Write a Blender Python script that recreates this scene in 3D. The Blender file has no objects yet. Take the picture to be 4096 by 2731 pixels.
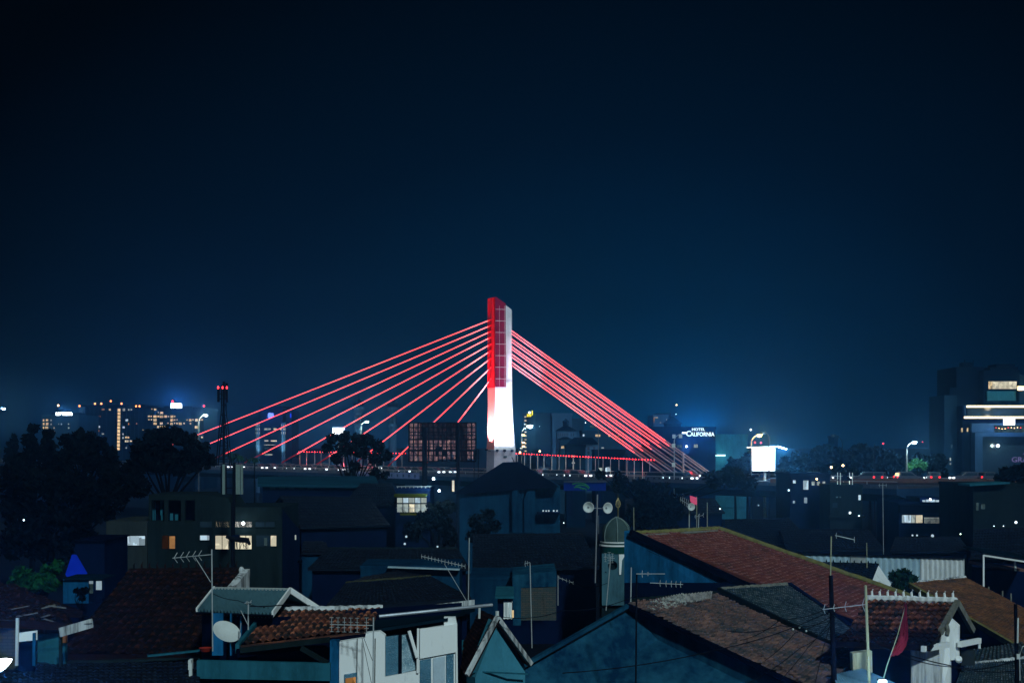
import bpy, math, random
from mathutils import Vector as V, Matrix
random.seed(7)
R = random.random
U = random.uniform
C = bpy.context.scene.collection
sc = bpy.context.scene
F = 5689.0; YH = 1780.0; EYE = 20.0
HAZE = True

# ------------------------------------------------------------------ helpers
def at(px, py, D):
    """a point D metres ahead of the camera, from a photo pixel (4096 wide)"""
    return V(((px - 2048) / F * D, D, EYE - (py - YH) / F * D))

def mpp(D): return D / F

def ground_z(y):
    pts = [(-100, 9), (35, 9), (130, 5.5), (250, 2), (400, 0), (9000, 0)]
    for (a, za), (b, zb) in zip(pts, pts[1:]):
        if y <= b:
            return za + (zb - za) * max(0, (y - a)) / (b - a)
    return 0

ORG = {}
class MB:
    def __init__(s): s.v = []; s.f = []; s.uv = None
    def add(s, vs, fs):
        o = len(s.v); s.v += [V(x) for x in vs]; s.f += [tuple(i + o for i in f) for f in fs]; return s
    def hexa(s, b, t):
        n = len(b)
        fs = [tuple(range(n - 1, -1, -1)), tuple(range(n, 2 * n))]
        fs += [(i, (i + 1) % n, (i + 1) % n + n, i + n) for i in range(n)]
        return s.add(list(b) + list(t), fs)
    def box(s, c, sz, rz=0, rx=0, ry=0):
        m = Matrix.Rotation(rz, 3, 'Z') @ Matrix.Rotation(ry, 3, 'Y') @ Matrix.Rotation(rx, 3, 'X')
        x, y, z = sz[0] / 2, sz[1] / 2, sz[2] / 2
        P = lambda a, b, d: V(c) + m @ V((a, b, d))
        return s.hexa([P(-x, -y, -z), P(x, -y, -z), P(x, y, -z), P(-x, y, -z)],
                      [P(-x, -y, z), P(x, -y, z), P(x, y, z), P(-x, y, z)])
    def mm(s, a, b):
        a, b = V(a), V(b); return s.box((a + b) / 2, b - a)
    def prism(s, pts, off):
        pts = [V(q) for q in pts]; off = V(off)
        return s.hexa(pts, [q + off for q in pts])
    def bar(s, a, b, w, h, up=(0, 0, 1)):
        a, b = V(a), V(b); d = (b - a).normalized(); u = V(up)
        if abs(d.dot(u)) > .98: u = V((0, 1, 0))
        r = d.cross(u).normalized() * w / 2; u = r.cross(d).normalized() * h / 2
        return s.hexa([a - r - u, a + r - u, a + r + u, a - r + u], [b - r - u, b + r - u, b + r + u, b - r + u])
    def tube(s, pts, r, n=6, caps=True):
        pts = [V(q) for q in pts]
        rr = r if isinstance(r, (list, tuple)) else [r] * len(pts)
        o = len(s.v); fs = []
        for i, q in enumerate(pts):
            d = (pts[min(i + 1, len(pts) - 1)] - pts[max(i - 1, 0)]).normalized()
            u = V((0, 0, 1)) if abs(d.z) < .95 else V((1, 0, 0))
            a = d.cross(u).normalized(); b = a.cross(d)
            for k in range(n):
                t = 2 * math.pi * k / n
                s.v.append(q + (a * math.cos(t) + b * math.sin(t)) * rr[i])
        for i in range(len(pts) - 1):
            for k in range(n):
                fs.append((o + i * n + k, o + i * n + (k + 1) % n, o + (i + 1) * n + (k + 1) % n, o + (i + 1) * n + k))
        if caps:
            fs.append(tuple(o + k for k in range(n - 1, -1, -1)))
            fs.append(tuple(o + (len(pts) - 1) * n + k for k in range(n)))
        s.f += fs; return s
    def lathe(s, c, prof, n=20, axis=None):
        """prof = [(radius, height)] about an axis through c"""
        c = V(c); m = Matrix.Identity(3)
        if axis is not None: m = V((0, 0, 1)).rotation_difference(V(axis)).to_matrix()
        o = len(s.v)
        for r, h in prof:
            for k in range(n):
                t = 2 * math.pi * k / n
                s.v.append(c + m @ V((r * math.cos(t), r * math.sin(t), h)))
        for i in range(len(prof) - 1):
            for k in range(n):
                s.f.append((o + i * n + k, o + i * n + (k + 1) % n, o + (i + 1) * n + (k + 1) % n, o + (i + 1) * n + k))
        s.f.append(tuple(o + k for k in range(n - 1, -1, -1)))
        s.f.append(tuple(o + (len(prof) - 1) * n + k for k in range(n)))
        return s
    def ball(s, c, r, n=10, sq=1.0):
        pr = [(r * math.sin(math.pi * i / n) + 1e-4, -r * sq * math.cos(math.pi * i / n)) for i in range(n + 1)]
        return s.lathe(c, pr, n=max(8, n))
    def pan(s, px0, px1, py0, py1, D, depth):
        a = at(px0, py1, D); b = at(px1, py0, D)
        return s.mm((a.x, D, a.z), (b.x, D + depth, b.z))
    def build(s, name, m, parent=None, smooth=False, origin=None):
        me = bpy.data.meshes.new(name)
        o0 = V((0, 0, 0))
        if parent is not None: o0 = ORG[parent.name]
        elif origin is not None: o0 = V(origin)
        elif s.v:
            o0 = V((sum(v.x for v in s.v) / len(s.v), sum(v.y for v in s.v) / len(s.v), min(v.z for v in s.v)))
        me.from_pydata([tuple(v - o0) for v in s.v], [], s.f)
        if s.uv:
            l = me.uv_layers.new(name='tile')
            for li, lp in enumerate(me.loops): l.data[li].uv = s.uv[lp.vertex_index]
        if smooth:
            for q in me.polygons: q.use_smooth = True
        me.update()
        o = bpy.data.objects.new(name, me); C.objects.link(o)
        if m: me.materials.append(m)
        if parent is not None: o.parent = parent
        else: o.location = o0
        ORG[o.name] = o0
        return o

def tag(o, label, cat, group=None):
    o['label'] = label; o['category'] = cat
    if group: o['group'] = group
    return o
def thing(name, label, cat, loc, group=None):
    o = bpy.data.objects.new(name, None); C.objects.link(o)
    o.empty_display_size = .3
    o.location = loc; ORG[o.name] = V(loc)
    return tag(o, label, cat, group)
def struct(o): o['kind'] = 'structure'; return o
def dup(root, off, label=None, group=None, rz=0):
    """copy a thing with its parts and sub-parts"""
    r = root.copy(); C.objects.link(r); r.location = root.location + V(off); r.rotation_euler.z = root.rotation_euler.z + rz
    ORG[r.name] = V(r.location)
    if label: r['label'] = label
    if group: r['group'] = group
    for ch in list(root.children):
        c = ch.copy(); C.objects.link(c); c.parent = r
        for g in list(ch.children):
            d = g.copy(); C.objects.link(d); d.parent = c
    return r
def light(kind, loc, col, W, parent=None, size=.3, **k):
    l = bpy.data.lights.new('bulb', kind); l.energy = W; l.color = col
    if kind != 'SUN': l.shadow_soft_size = size
    for a, b in k.items(): setattr(l, a, b)
    o = bpy.data.objects.new('bulb', l); C.objects.link(o)
    if parent is not None: o.parent = parent; o.location = V(loc) - ORG[parent.name]
    else: o.location = loc
    return o

# ------------------------------------------------------------------ materials
def nodes(name):
    m = bpy.data.materials.new(name); m.use_nodes = True
    nt = m.node_tree; nt.nodes.clear()
    out = nt.nodes.new('ShaderNodeOutputMaterial')
    return m, nt, out
def N(nt, t, **k):
    n = nt.nodes.new(t)
    for a, b in k.items():
        if a in n.inputs.keys(): n.inputs[a].default_value = b
        else: setattr(n, a, b)
    return n
def c4(c): return (c[0], c[1], c[2], 1)
def paint(name, col, var=.35, scale=1.2, rough=.85, dark=None, streak=1.0, lo=.45, hi=.8, bump=.15, metal=0, spec=.0):
    """weathered surface: two noises mix the colour with a dirtier one"""
    m, nt, out = nodes(name)
    b = N(nt, 'ShaderNodeBsdfPrincipled', Roughness=rough, Metallic=metal)
    b.inputs['Specular IOR Level'].default_value = spec
    tc = N(nt, 'ShaderNodeTexCoord'); mp = N(nt, 'ShaderNodeMapping')
    mp.inputs['Scale'].default_value = (1, 1, streak)
    nt.links.new(tc.outputs['Object'], mp.inputs['Vector'])
    n1 = N(nt, 'ShaderNodeTexNoise', Scale=scale, Detail=6, Roughness=.65)
    n2 = N(nt, 'ShaderNodeTexNoise', Scale=scale * 9, Detail=3, Roughness=.6)
    nt.links.new(mp.outputs[0], n1.inputs['Vector']); nt.links.new(mp.outputs[0], n2.inputs['Vector'])
    ad = N(nt, 'ShaderNodeMath', operation='MULTIPLY_ADD'); ad.inputs[1].default_value = .35
    nt.links.new(n2.outputs[0], ad.inputs[0]); nt.links.new(n1.outputs[0], ad.inputs[2])
    if streak < 1:
        m2 = N(nt, 'ShaderNodeMapping'); m2.inputs['Scale'].default_value = (1, 1, .06); nt.links.new(tc.outputs['Object'], m2.inputs['Vector'])
        n3 = N(nt, 'ShaderNodeTexNoise', Scale=scale * 5, Detail=4); nt.links.new(m2.outputs[0], n3.inputs['Vector'])
        a2 = N(nt, 'ShaderNodeMath', operation='MULTIPLY_ADD'); a2.inputs[1].default_value = .5
        nt.links.new(n3.outputs[0], a2.inputs[0]); nt.links.new(ad.outputs[0], a2.inputs[2])
        a3 = N(nt, 'ShaderNodeMath', operation='SUBTRACT'); a3.inputs[1].default_value = .25; nt.links.new(a2.outputs[0], a3.inputs[0]); ad = a3
    rp = N(nt, 'ShaderNodeValToRGB')
    d = dark or [c * (1 - var) for c in col]
    rp.color_ramp.elements[0].position = lo; rp.color_ramp.elements[0].color = c4(d)
    rp.color_ramp.elements[1].position = hi; rp.color_ramp.elements[1].color = c4(col)
    nt.links.new(ad.outputs[0], rp.inputs[0]); nt.links.new(rp.outputs[0], b.inputs['Base Color'])
    if bump:
        bp = N(nt, 'ShaderNodeBump', Strength=bump, Distance=.05)
        nt.links.new(n2.outputs[0], bp.inputs['Height']); nt.links.new(bp.outputs[0], b.inputs['Normal'])
    nt.links.new(b.outputs[0], out.inputs[0])
    return m
def emit(name, col, s):
    m, nt, out = nodes(name)
    e = N(nt, 'ShaderNodeEmission', Strength=s); e.inputs[0].default_value = c4(col)
    nt.links.new(e.outputs[0], out.inputs[0]); return m
def lit(name, col, s, sx=3.0, sz=1.0, lo=.35):
    """a lit room behind glass: soft vertical patches of brighter and dimmer light"""
    m, nt, out = nodes(name)
    tc = N(nt, 'ShaderNodeTexCoord'); mp = N(nt, 'ShaderNodeMapping'); mp.inputs['Scale'].default_value = (sx, sx, sz)
    nt.links.new(tc.outputs['Object'], mp.inputs[0])
    v = N(nt, 'ShaderNodeTexVoronoi', Scale=1.0, distance='CHEBYCHEV'); nt.links.new(mp.outputs[0], v.inputs['Vector'])
    bw = N(nt, 'ShaderNodeSeparateColor'); nt.links.new(v.outputs['Color'], bw.inputs[0])
    mr = N(nt, 'ShaderNodeMapRange'); mr.inputs['To Min'].default_value = lo * s; mr.inputs['To Max'].default_value = s * 1.15
    nt.links.new(bw.outputs[0], mr.inputs[0])
    e = N(nt, 'ShaderNodeEmission'); e.inputs[0].default_value = c4(col)
    nt.links.new(mr.outputs[0], e.inputs[1]); nt.links.new(e.outputs[0], out.inputs[0]); return m
def tiles(name, cols, moss=(.02, .025, .02), mossy=.4, rough=.8, lip=(.1, .05, .04), lipf=.5):
    """clay tiles: every tile its own tone (from the tile grid), plus grimy patches"""
    m, nt, out = nodes(name)
    b = N(nt, 'ShaderNodeBsdfPrincipled', Roughness=rough); b.inputs['Specular IOR Level'].default_value = .1
    uv = N(nt, 'ShaderNodeUVMap', uv_map='tile')
    fl = N(nt, 'ShaderNodeVectorMath', operation='FLOOR'); nt.links.new(uv.outputs[0], fl.inputs[0])
    wn = N(nt, 'ShaderNodeTexWhiteNoise', noise_dimensions='2D'); nt.links.new(fl.outputs[0], wn.inputs['Vector'])
    rp = N(nt, 'ShaderNodeValToRGB'); el = rp.color_ramp.elements
    el[0].color = c4(cols[0]); el[1].color = c4(cols[-1])
    for i, c in enumerate(cols[1:-1]):
        e = el.new((i + 1) / (len(cols) - 1)); e.color = c4(c)
    nt.links.new(wn.outputs[0], rp.inputs[0])
    tc = N(nt, 'ShaderNodeTexCoord'); n1 = N(nt, 'ShaderNodeTexNoise', Scale=.9, Detail=8, Roughness=.7)
    nt.links.new(tc.outputs['Object'], n1.inputs['Vector'])
    mr = N(nt, 'ShaderNodeMapRange'); mr.inputs['From Min'].default_value = .62 - mossy * .4; mr.inputs['From Max'].default_value = .72 - mossy * .2
    nt.links.new(n1.outputs[0], mr.inputs[0])
    mx = N(nt, 'ShaderNodeMix', data_type='RGBA'); nt.links.new(mr.outputs[0], mx.inputs[0])
    nt.links.new(rp.outputs[0], mx.inputs[6]); mx.inputs[7].default_value = c4(moss)
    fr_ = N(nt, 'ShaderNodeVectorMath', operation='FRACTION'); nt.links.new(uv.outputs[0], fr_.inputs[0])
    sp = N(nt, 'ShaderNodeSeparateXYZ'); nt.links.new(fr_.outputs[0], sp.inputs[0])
    g1 = N(nt, 'ShaderNodeMath', operation='GREATER_THAN'); g1.inputs[1].default_value = .68; nt.links.new(sp.outputs[1], g1.inputs[0])  # worn lower lips and their highlights, painted into the tile colour
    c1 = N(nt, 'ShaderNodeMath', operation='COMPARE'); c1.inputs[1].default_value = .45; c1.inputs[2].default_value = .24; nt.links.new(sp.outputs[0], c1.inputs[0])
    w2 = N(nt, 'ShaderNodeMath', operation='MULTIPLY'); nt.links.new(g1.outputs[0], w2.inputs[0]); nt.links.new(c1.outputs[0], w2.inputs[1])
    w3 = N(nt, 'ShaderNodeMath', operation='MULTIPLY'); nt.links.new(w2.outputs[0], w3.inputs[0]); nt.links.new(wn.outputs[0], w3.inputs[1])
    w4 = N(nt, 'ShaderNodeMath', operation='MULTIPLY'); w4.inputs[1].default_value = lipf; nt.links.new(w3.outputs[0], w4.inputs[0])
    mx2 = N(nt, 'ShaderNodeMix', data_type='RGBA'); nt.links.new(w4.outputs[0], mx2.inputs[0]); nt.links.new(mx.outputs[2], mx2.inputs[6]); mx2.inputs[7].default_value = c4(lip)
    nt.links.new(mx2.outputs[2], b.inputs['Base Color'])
    n2 = N(nt, 'ShaderNodeTexNoise', Scale=25, Detail=3); nt.links.new(tc.outputs['Object'], n2.inputs['Vector'])
    bp = N(nt, 'ShaderNodeBump', Strength=.3, Distance=.02); nt.links.new(n2.outputs[0], bp.inputs['Height'])
    nt.links.new(bp.outputs[0], b.inputs['Normal'])
    nt.links.new(b.outputs[0], out.inputs[0]); return m
def leafmat(name, a, bcol):
    m, nt, out = nodes(name)
    b = N(nt, 'ShaderNodeBsdfPrincipled', Roughness=.7); b.inputs['Specular IOR Level'].default_value = .02
    g = N(nt, 'ShaderNodeNewGeometry'); rp = N(nt, 'ShaderNodeValToRGB')
    rp.color_ramp.elements[0].color = c4(a); rp.color_ramp.elements[1].color = c4(bcol)
    nt.links.new(g.outputs['Random Per Island'], rp.inputs[0]); nt.links.new(rp.outputs[0], b.inputs['Base Color'])
    nt.links.new(b.outputs[0], out.inputs[0]); return m

M = dict(
    ground=paint('ground_soil', (.008, .012, .02), scale=.3, bump=.3),
    asphalt=paint('asphalt', (.05, .05, .055), scale=2),
    concrete=paint('concrete', (.06, .07, .1), scale=.8, streak=.3),
    girder=paint('girder_concrete', (.01, .028, .065), scale=.5, streak=.3),
    pylon_white=paint('pylon_white', (.62, .64, .72), var=.15, scale=.5, streak=.2, bump=.03),
    pylon_red=paint('pylon_red', (.6, .012, .02), var=.2, scale=.5, bump=.03, rough=.5),
    pylon_clad=paint('pylon_cladding', (.26, .012, .055), var=.3, scale=.6, bump=.03, rough=.4),
    pylon_strip=paint('pylon_strip', (.62, .2, .19), var=.15, scale=.6, bump=.03, rough=.5),
    joint=paint('pale_joint', (.7, .66, .75), var=.2),
    plinth=paint('plinth_concrete', (.3, .28, .36), var=.25, scale=.6),
    pipe=paint('anchor_pipe', (.42, .3, .33), rough=.5),
    redpipe=paint('anchor_pipe_red', (.5, .03, .05), rough=.5),
    steel=paint('dark_steel', (.006, .008, .015), rough=.6),
    lamp_steel=paint('lamp_post_grey', (.1, .12, .13), rough=.6),
    grey_steel=paint('grey_steel', (.35, .38, .42), rough=.45, metal=.4),
    alu=paint('aluminium', (.55, .6, .62), rough=.4, metal=.3, bump=0),
    white_paint=paint('white_paint', (.86, .88, .87), var=.4, scale=1.1, streak=.4, lo=.3, hi=.6),
    old_white=paint('old_white_wall', (.6, .63, .64), var=.85, scale=1.4, streak=.15, lo=.5, hi=.75),
    teal_wall=paint('teal_wall', (.02, .12, .17), var=.4, scale=1.0, streak=.4),
    blue_wall=paint('blue_wall', (.012, .13, .3), var=.6, scale=.7, streak=.35),
    gable_blue=paint('stained_blue_plaster', (.014, .082, .14), dark=(.003, .024, .06), scale=.5, streak=.6, bump=.3, lo=.5, hi=.85),
    navy_wall=paint('navy_wall', (.003, .009, .034), var=.4, scale=.6),
    dim_wall=paint('dim_wall', (.010, .019, .022), var=.4, scale=.6, streak=.3),
    olive_wall=paint('olive_wall', (.026, .036, .037), var=.35, scale=.7, streak=.4),
    black_roof=paint('black_roof', (.002, .004, .014), var=.5, scale=.8),
    dark_roof=paint('dark_sheet_roof', (.004, .016, .028), var=.5, scale=1.0),
    far_wall=paint('far_wall', (.012, .04, .075), var=.25, scale=.1, streak=.3),
    far_dark=paint('far_dark', (.0015, .008, .022), var=.3, scale=.1),
    far_pale=paint('far_pale', (.035, .09, .17), var=.25, scale=.1, streak=.3),
    glass=paint('dark_glass', (.02, .04, .06), rough=.15, bump=0, spec=.6),
    blue_glass=paint('plastic_sheet_glass', (.08, .22, .32), rough=.2, bump=.5, spec=.7, scale=2.5),
    wood=paint('weathered_wood', (.2, .2, .17), var=.5, scale=3, streak=.3),
    moss_wood=paint('mossy_ridge', (.2, .19, .07), var=.5, scale=3),
    brick_red=paint('brick_red', (.25, .1, .06), var=.4, scale=3),
    bamboo=paint('bamboo', (.42, .42, .28), var=.35, scale=3, streak=.3),
    flag=paint('flag_cloth', (.42, .04, .07), var=.35, scale=3),
    dish=paint('dish_grey', (.62, .66, .64), var=.15, scale=1.5),
    trunk=paint('bark', (.003, .003, .004), scale=2),
    leaf=leafmat('leaf_black_green', (.0008, .0016, .002), (.003, .006, .007)),
    leaf_mid=leafmat('leaf_dark_green', (.004, .018, .014), (.016, .06, .035)),
    leaf_far=leafmat('leaf_far', (.0008, .003, .008), (.003, .008, .014)),
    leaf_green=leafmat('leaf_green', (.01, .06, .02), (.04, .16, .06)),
    tarp=paint('blue_tarp', (.006, .03, .5), var=.2, scale=.8),
    rubber=paint('rubber', (.01, .01, .01)),
    wire=paint('wire', (.008, .01, .016), bump=0),
    warm=lit('window_warm', (1, .78, .42), .75), warm2=lit('window_amber', (1, .45, .13), .42),
    cool=lit('window_cool', (.62, .85, 1), .75), cream=lit('window_cream', (1, .93, .68), .85, 1.4, .8, .5),
    pale=lit('window_pale', (.75, .9, .85), .45), dimwin=lit('window_dim', (.3, .55, .6), .12),
    stair=lit('window_stair', (1, .72, .38), 1.0, lo=.8),
    head_l=emit('headlight_glow', (.8, .92, 1), 3.0), white_s=emit('small_lamp_glow', (.75, .92, 1), 3.0), tail_l=emit('tail_glow', (1, .03, .04), 2.5),
    white_l=emit('lamp_white', (.85, .95, 1), 9), warm_l=emit('lamp_warm', (1, .62, .25), 7),
    red_l=emit('lamp_red', (1, .03, .04), 6), orange_l=emit('lamp_orange', (1, .25, .06), 6),
    green_l=emit('lamp_green', (.75, 1, .72), 7), yellow_l=emit('sign_yellow', (1, .85, .05), 1.6),
    sign_blue=emit('sign_blue', (.18, .3, 1), 1.6), sign_deep=emit('sign_deep_blue', (.01, .05, 1), 1.0),
    sign_w=emit('sign_white', (.75, .92, 1), 5), screen=emit('billboard_white', (.9, .97, 1), 3.2),
    strip=emit('strip_warm', (1, .83, .5), 3.0), strip_c=emit('strip_cool', (.6, 1, .95), 1.8),
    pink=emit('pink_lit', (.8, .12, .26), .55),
)
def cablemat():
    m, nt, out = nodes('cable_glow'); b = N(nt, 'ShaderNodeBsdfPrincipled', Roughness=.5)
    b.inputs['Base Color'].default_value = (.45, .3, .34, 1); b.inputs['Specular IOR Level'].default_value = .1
    b.inputs['Emission Color'].default_value = (1, .065, .07, 1); b.inputs['Emission Strength'].default_value = 2.3  # emission stands in for the red floodlighting on the cables
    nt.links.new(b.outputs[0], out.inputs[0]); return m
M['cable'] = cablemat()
M['hip_wall'] = paint('hip_house_plaster', (.006, .04, .085), dark=(.002, .014, .04), scale=.5, streak=.4)
M['dull_moss'] = paint('dull_moss', (.05, .055, .035), var=.6, scale=4)
M['sign_h'] = emit('hotel_letter_glow', (.7, .92, 1), 1.7)
def corr(name, col, per=8.0):
    return paint(name, col, var=.3, scale=1.0, rough=.5, metal=.15, streak=.4)
M['sheet'] = corr('zinc_sheet', (.085, .19, .23))
M['sheet_w'] = corr('white_sheet', (.75, .78, .78))
M['sheet_d'] = corr('grey_sheet', (.4, .56, .64))
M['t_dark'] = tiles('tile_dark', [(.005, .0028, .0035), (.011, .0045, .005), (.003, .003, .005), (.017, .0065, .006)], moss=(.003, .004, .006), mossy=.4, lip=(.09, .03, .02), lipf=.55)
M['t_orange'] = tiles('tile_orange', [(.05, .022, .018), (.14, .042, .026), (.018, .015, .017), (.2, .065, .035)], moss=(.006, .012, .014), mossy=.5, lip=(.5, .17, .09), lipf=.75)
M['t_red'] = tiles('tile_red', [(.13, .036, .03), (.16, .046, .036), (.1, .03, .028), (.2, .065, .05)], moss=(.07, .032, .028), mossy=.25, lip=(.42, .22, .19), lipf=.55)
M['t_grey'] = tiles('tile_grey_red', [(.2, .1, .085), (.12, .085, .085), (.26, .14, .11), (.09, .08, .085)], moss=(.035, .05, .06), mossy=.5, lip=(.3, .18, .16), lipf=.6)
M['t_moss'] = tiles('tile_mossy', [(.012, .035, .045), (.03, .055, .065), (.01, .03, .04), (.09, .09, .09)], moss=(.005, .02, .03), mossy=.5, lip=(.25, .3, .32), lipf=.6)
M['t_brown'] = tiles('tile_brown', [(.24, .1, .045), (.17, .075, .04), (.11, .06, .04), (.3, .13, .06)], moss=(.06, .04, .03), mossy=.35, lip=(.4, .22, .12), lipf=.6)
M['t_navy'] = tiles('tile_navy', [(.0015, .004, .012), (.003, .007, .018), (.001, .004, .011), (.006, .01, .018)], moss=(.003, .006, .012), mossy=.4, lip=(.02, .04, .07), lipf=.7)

# ------------------------------------------------------------------ camera, world, moonlight
cam = bpy.data.cameras.new('camera'); co = bpy.data.objects.new('camera', cam); C.objects.link(co)
co.location = (0, 0, EYE); co.rotation_euler = (math.pi / 2, 0, 0)
cam.lens = 50.0; cam.sensor_width = 36; cam.shift_y = (YH - 1365.5) / 4096; cam.clip_end = 20000; cam.clip_start = .5
sc.camera = co
w = bpy.data.worlds.new('World'); sc.world = w; w.use_nodes = True
nt = w.node_tree; nt.nodes.clear()
out = nt.nodes.new('ShaderNodeOutputWorld'); bg = nt.nodes.new('ShaderNodeBackground')
sky = nt.nodes.new('ShaderNodeTexSky'); sky.sky_type = 'NISHITA'; sky.sun_disc = False
sky.sun_elevation = math.radians(1); sky.sun_rotation = math.radians(200)
tc = nt.nodes.new('ShaderNodeTexCoord'); sx = nt.nodes.new('ShaderNodeSeparateXYZ')
nt.links.new(tc.outputs['Generated'], sx.inputs[0])
rp = nt.nodes.new('ShaderNodeValToRGB'); el = rp.color_ramp.elements
el[0].position = 0; el[0].color = (.00005, .030, .072, 1)
el[1].position = .6; el[1].color = (.00002, .0004, .001, 1)
for pos, c in ((.05, (.00005, .0205, .052)), (.1, (.00005, .0145, .039)), (.17, (.00005, .0092, .0275)), (.21, (.00005, .0060, .018)), (.3, (.00003, .0033, .0092)), (.37, (.00002, .0010, .0022))):
    e = el.new(pos); e.color = c4(c)
# city glow: strongest on the horizon right of the bridge, fading with the angle from there
def mth(op, a, b):
    n = nt.nodes.new('ShaderNodeMath'); n.operation = op
    for i, v in enumerate((a, b)):
        if hasattr(v, 'links'): nt.links.new(v, n.inputs[i])
        elif v is not None: n.inputs[i].default_value = v
    return n.outputs[0]
dx = mth('MULTIPLY', mth('SUBTRACT', sx.outputs[0], .07), .72)
gl = mth('SQRT', mth('ADD', mth('MULTIPLY', sx.outputs[2], sx.outputs[2]), mth('MULTIPLY', dx, dx)), None)
nt.links.new(gl, rp.inputs[0])
# a little of the physical sky under the city glow
mul = nt.nodes.new('ShaderNodeMix'); mul.data_type = 'RGBA'; mul.blend_type = 'ADD'; mul.inputs[0].default_value = .00002
nt.links.new(rp.outputs[0], mul.inputs[6]); nt.links.new(sky.outputs[0], mul.inputs[7])
nt.links.new(mul.outputs[2], bg.inputs[0]); bg.inputs[1].default_value = .96
nt.links.new(bg.outputs[0], out.inputs[0])
sun = bpy.data.lights.new('moonlight', 'SUN'); sun.energy = 1.8; sun.angle = math.radians(3); sun.color = (.72, .95, 1)
so = bpy.data.objects.new('moonlight', sun); C.objects.link(so)
so.rotation_euler = V((-.36, 1, -.72)).to_track_quat('-Z', 'Y').to_euler()

# ------------------------------------------------------------------ ground
mb = MB(); ys = [-60, 0, 35, 60, 90, 130, 170, 210, 250, 300, 350, 400, 600, 1000, 2000, 4500, 9000]
xs = [-6000, -1500, -400, -150, -60, 0, 60, 150, 400, 1500, 6000]
for y in ys:
    for x in xs: mb.v.append(V((x, y, ground_z(y))))
nx = len(xs)
for j in range(len(ys) - 1):
    for i in range(nx - 1): mb.f.append((j * nx + i, j * nx + i + 1, (j + 1) * nx + i + 1, (j + 1) * nx + i))
struct(mb.build('ground', M['ground'], origin=(0, 0, 0)))

# ------------------------------------------------------------------ builders
def tile_roof(par, P, nu, nv, m, amp=.035, step=.03, name='roof', wav=.02, thick=.12, sub=4, jit=.012):
    P00, P10, P11, P01 = [V(q) for q in P]
    n = (P10 - P00).cross(P01 - P00).normalized()
    if n.z < 0: n = -n
    b = MB(); b.uv = []
    cols = nu * sub + 1; prof = [0, .75, 1, .55][:sub] if sub == 4 else [0, 1]
    ph = U(0, 6)
    jt = {}
    for r in range(nv):
        for e in (0, 1):
            vv = (r + e) / nv
            for c in range(cols):
                u = c / (cols - 1); k = c % sub
                h = prof[k] * amp + (step if e else 0)
                tcol = min(nu - 1, c // sub)
                h += jt.setdefault((r, tcol), U(-jit, jit))
                h += wav * (math.sin(u * 7 + ph) * math.cos(vv * 5 + ph) + .5 * math.sin(u * 17 + vv * 9))
                q = (P00 * (1 - u) + P10 * u) * (1 - vv) + (P01 * (1 - u) + P11 * u) * vv
                b.v.append(q + n * h); b.uv.append((u * nu * .9995 + .0002, r + (.985 if e else .015)))
    L = 2 * nv
    for l in range(L - 1):
        for c in range(cols - 1):
            b.f.append((l * cols + c, l * cols + c + 1, (l + 1) * cols + c + 1, (l + 1) * cols + c))
    o = len(b.v)
    under = [q - n * thick for q in (P00, P10, P11, P01)]
    for q in under: b.v.append(q); b.uv.append((.5, .5))
    a00, a10, a11, a01 = 0, cols - 1, L * cols - 1, (L - 1) * cols
    b.f += [(o, o + 1, o + 2, o + 3), (a00, o, o + 3, a01), (a10, a11, o + 2, o + 1), (a01, o + 3, o + 2, a11), (a00, a10, o + 1, o)]
    return b.build(name, m, par)
def body(par, P, m, zb=None, ins=.05, drop=.18, name='wall'):
    """walls standing under a roof quad"""
    P = [V(q) for q in P]; c = sum(P, V()) / 4
    t = [q.lerp(c, ins) for q in P]
    t = [V((q.x, q.y, q.z - drop)) for q in t]
    if zb is None: zb = ground_z(c.y) - .4
    return MB().hexa([V((q.x, q.y, zb)) for q in t], t).build(name, m, par)
def ridge(par, A, B, r, m, knobs=0, kmat=None, kh=.16):
    A, B = V(A), V(B); b = MB(); n = 24; pts = [A.lerp(B, i / n) + V((0, 0, U(-.012, .012))) for i in range(n + 1)]
    b.tube(pts, [r * (1.12 if i % 2 else .95) for i in range(n + 1)], 8)
    o = b.build('ridge_cap', m, par)
    d = (B - A).normalized()
    for i in range(knobs):
        q = A.lerp(B, (i + .6) / knobs)
        k = MB(); k.tube([q + V((0, 0, r * .6)), q + V((0, 0, r + kh * .6)) - d * .015, q + V((0, 0, r + kh)) + d * .03 + V((U(-.01, .01), 0, U(-.02, .02)))], [.055, .045, .03], 6)
        k.build('finial', kmat or m, o)
    return o
def win(par, px0, px1, py0, py1, D, m, name='window', depth=.12, frame=None, nm=0, nh=0):
    f = MB().pan(px0, px1, py0, py1, D - .03, depth).build(name, m, par)
    if frame:
        b = MB(); a = at(px0, py1, D); c = at(px1, py0, D); t = max(.05, (c.x - a.x) * .02); y = D - .055
        for x in [a.x, c.x] + [a.x + (c.x - a.x) * (i + 1) / (nm + 1) for i in range(nm)]:
            b.mm((x - t / 2, y - .03, a.z - t), (x + t / 2, y + .02, c.z + t))
        for i, z in enumerate([a.z, c.z] + [a.z + (c.z - a.z) * (i + 1) / (nh + 1) for i in range(nh)]):
            b.mm((a.x - t, y - .036, z - t / 2), (c.x + t, y + .014, z + t / 2))
        b.build('window_frame', frame, f)
    return f
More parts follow.
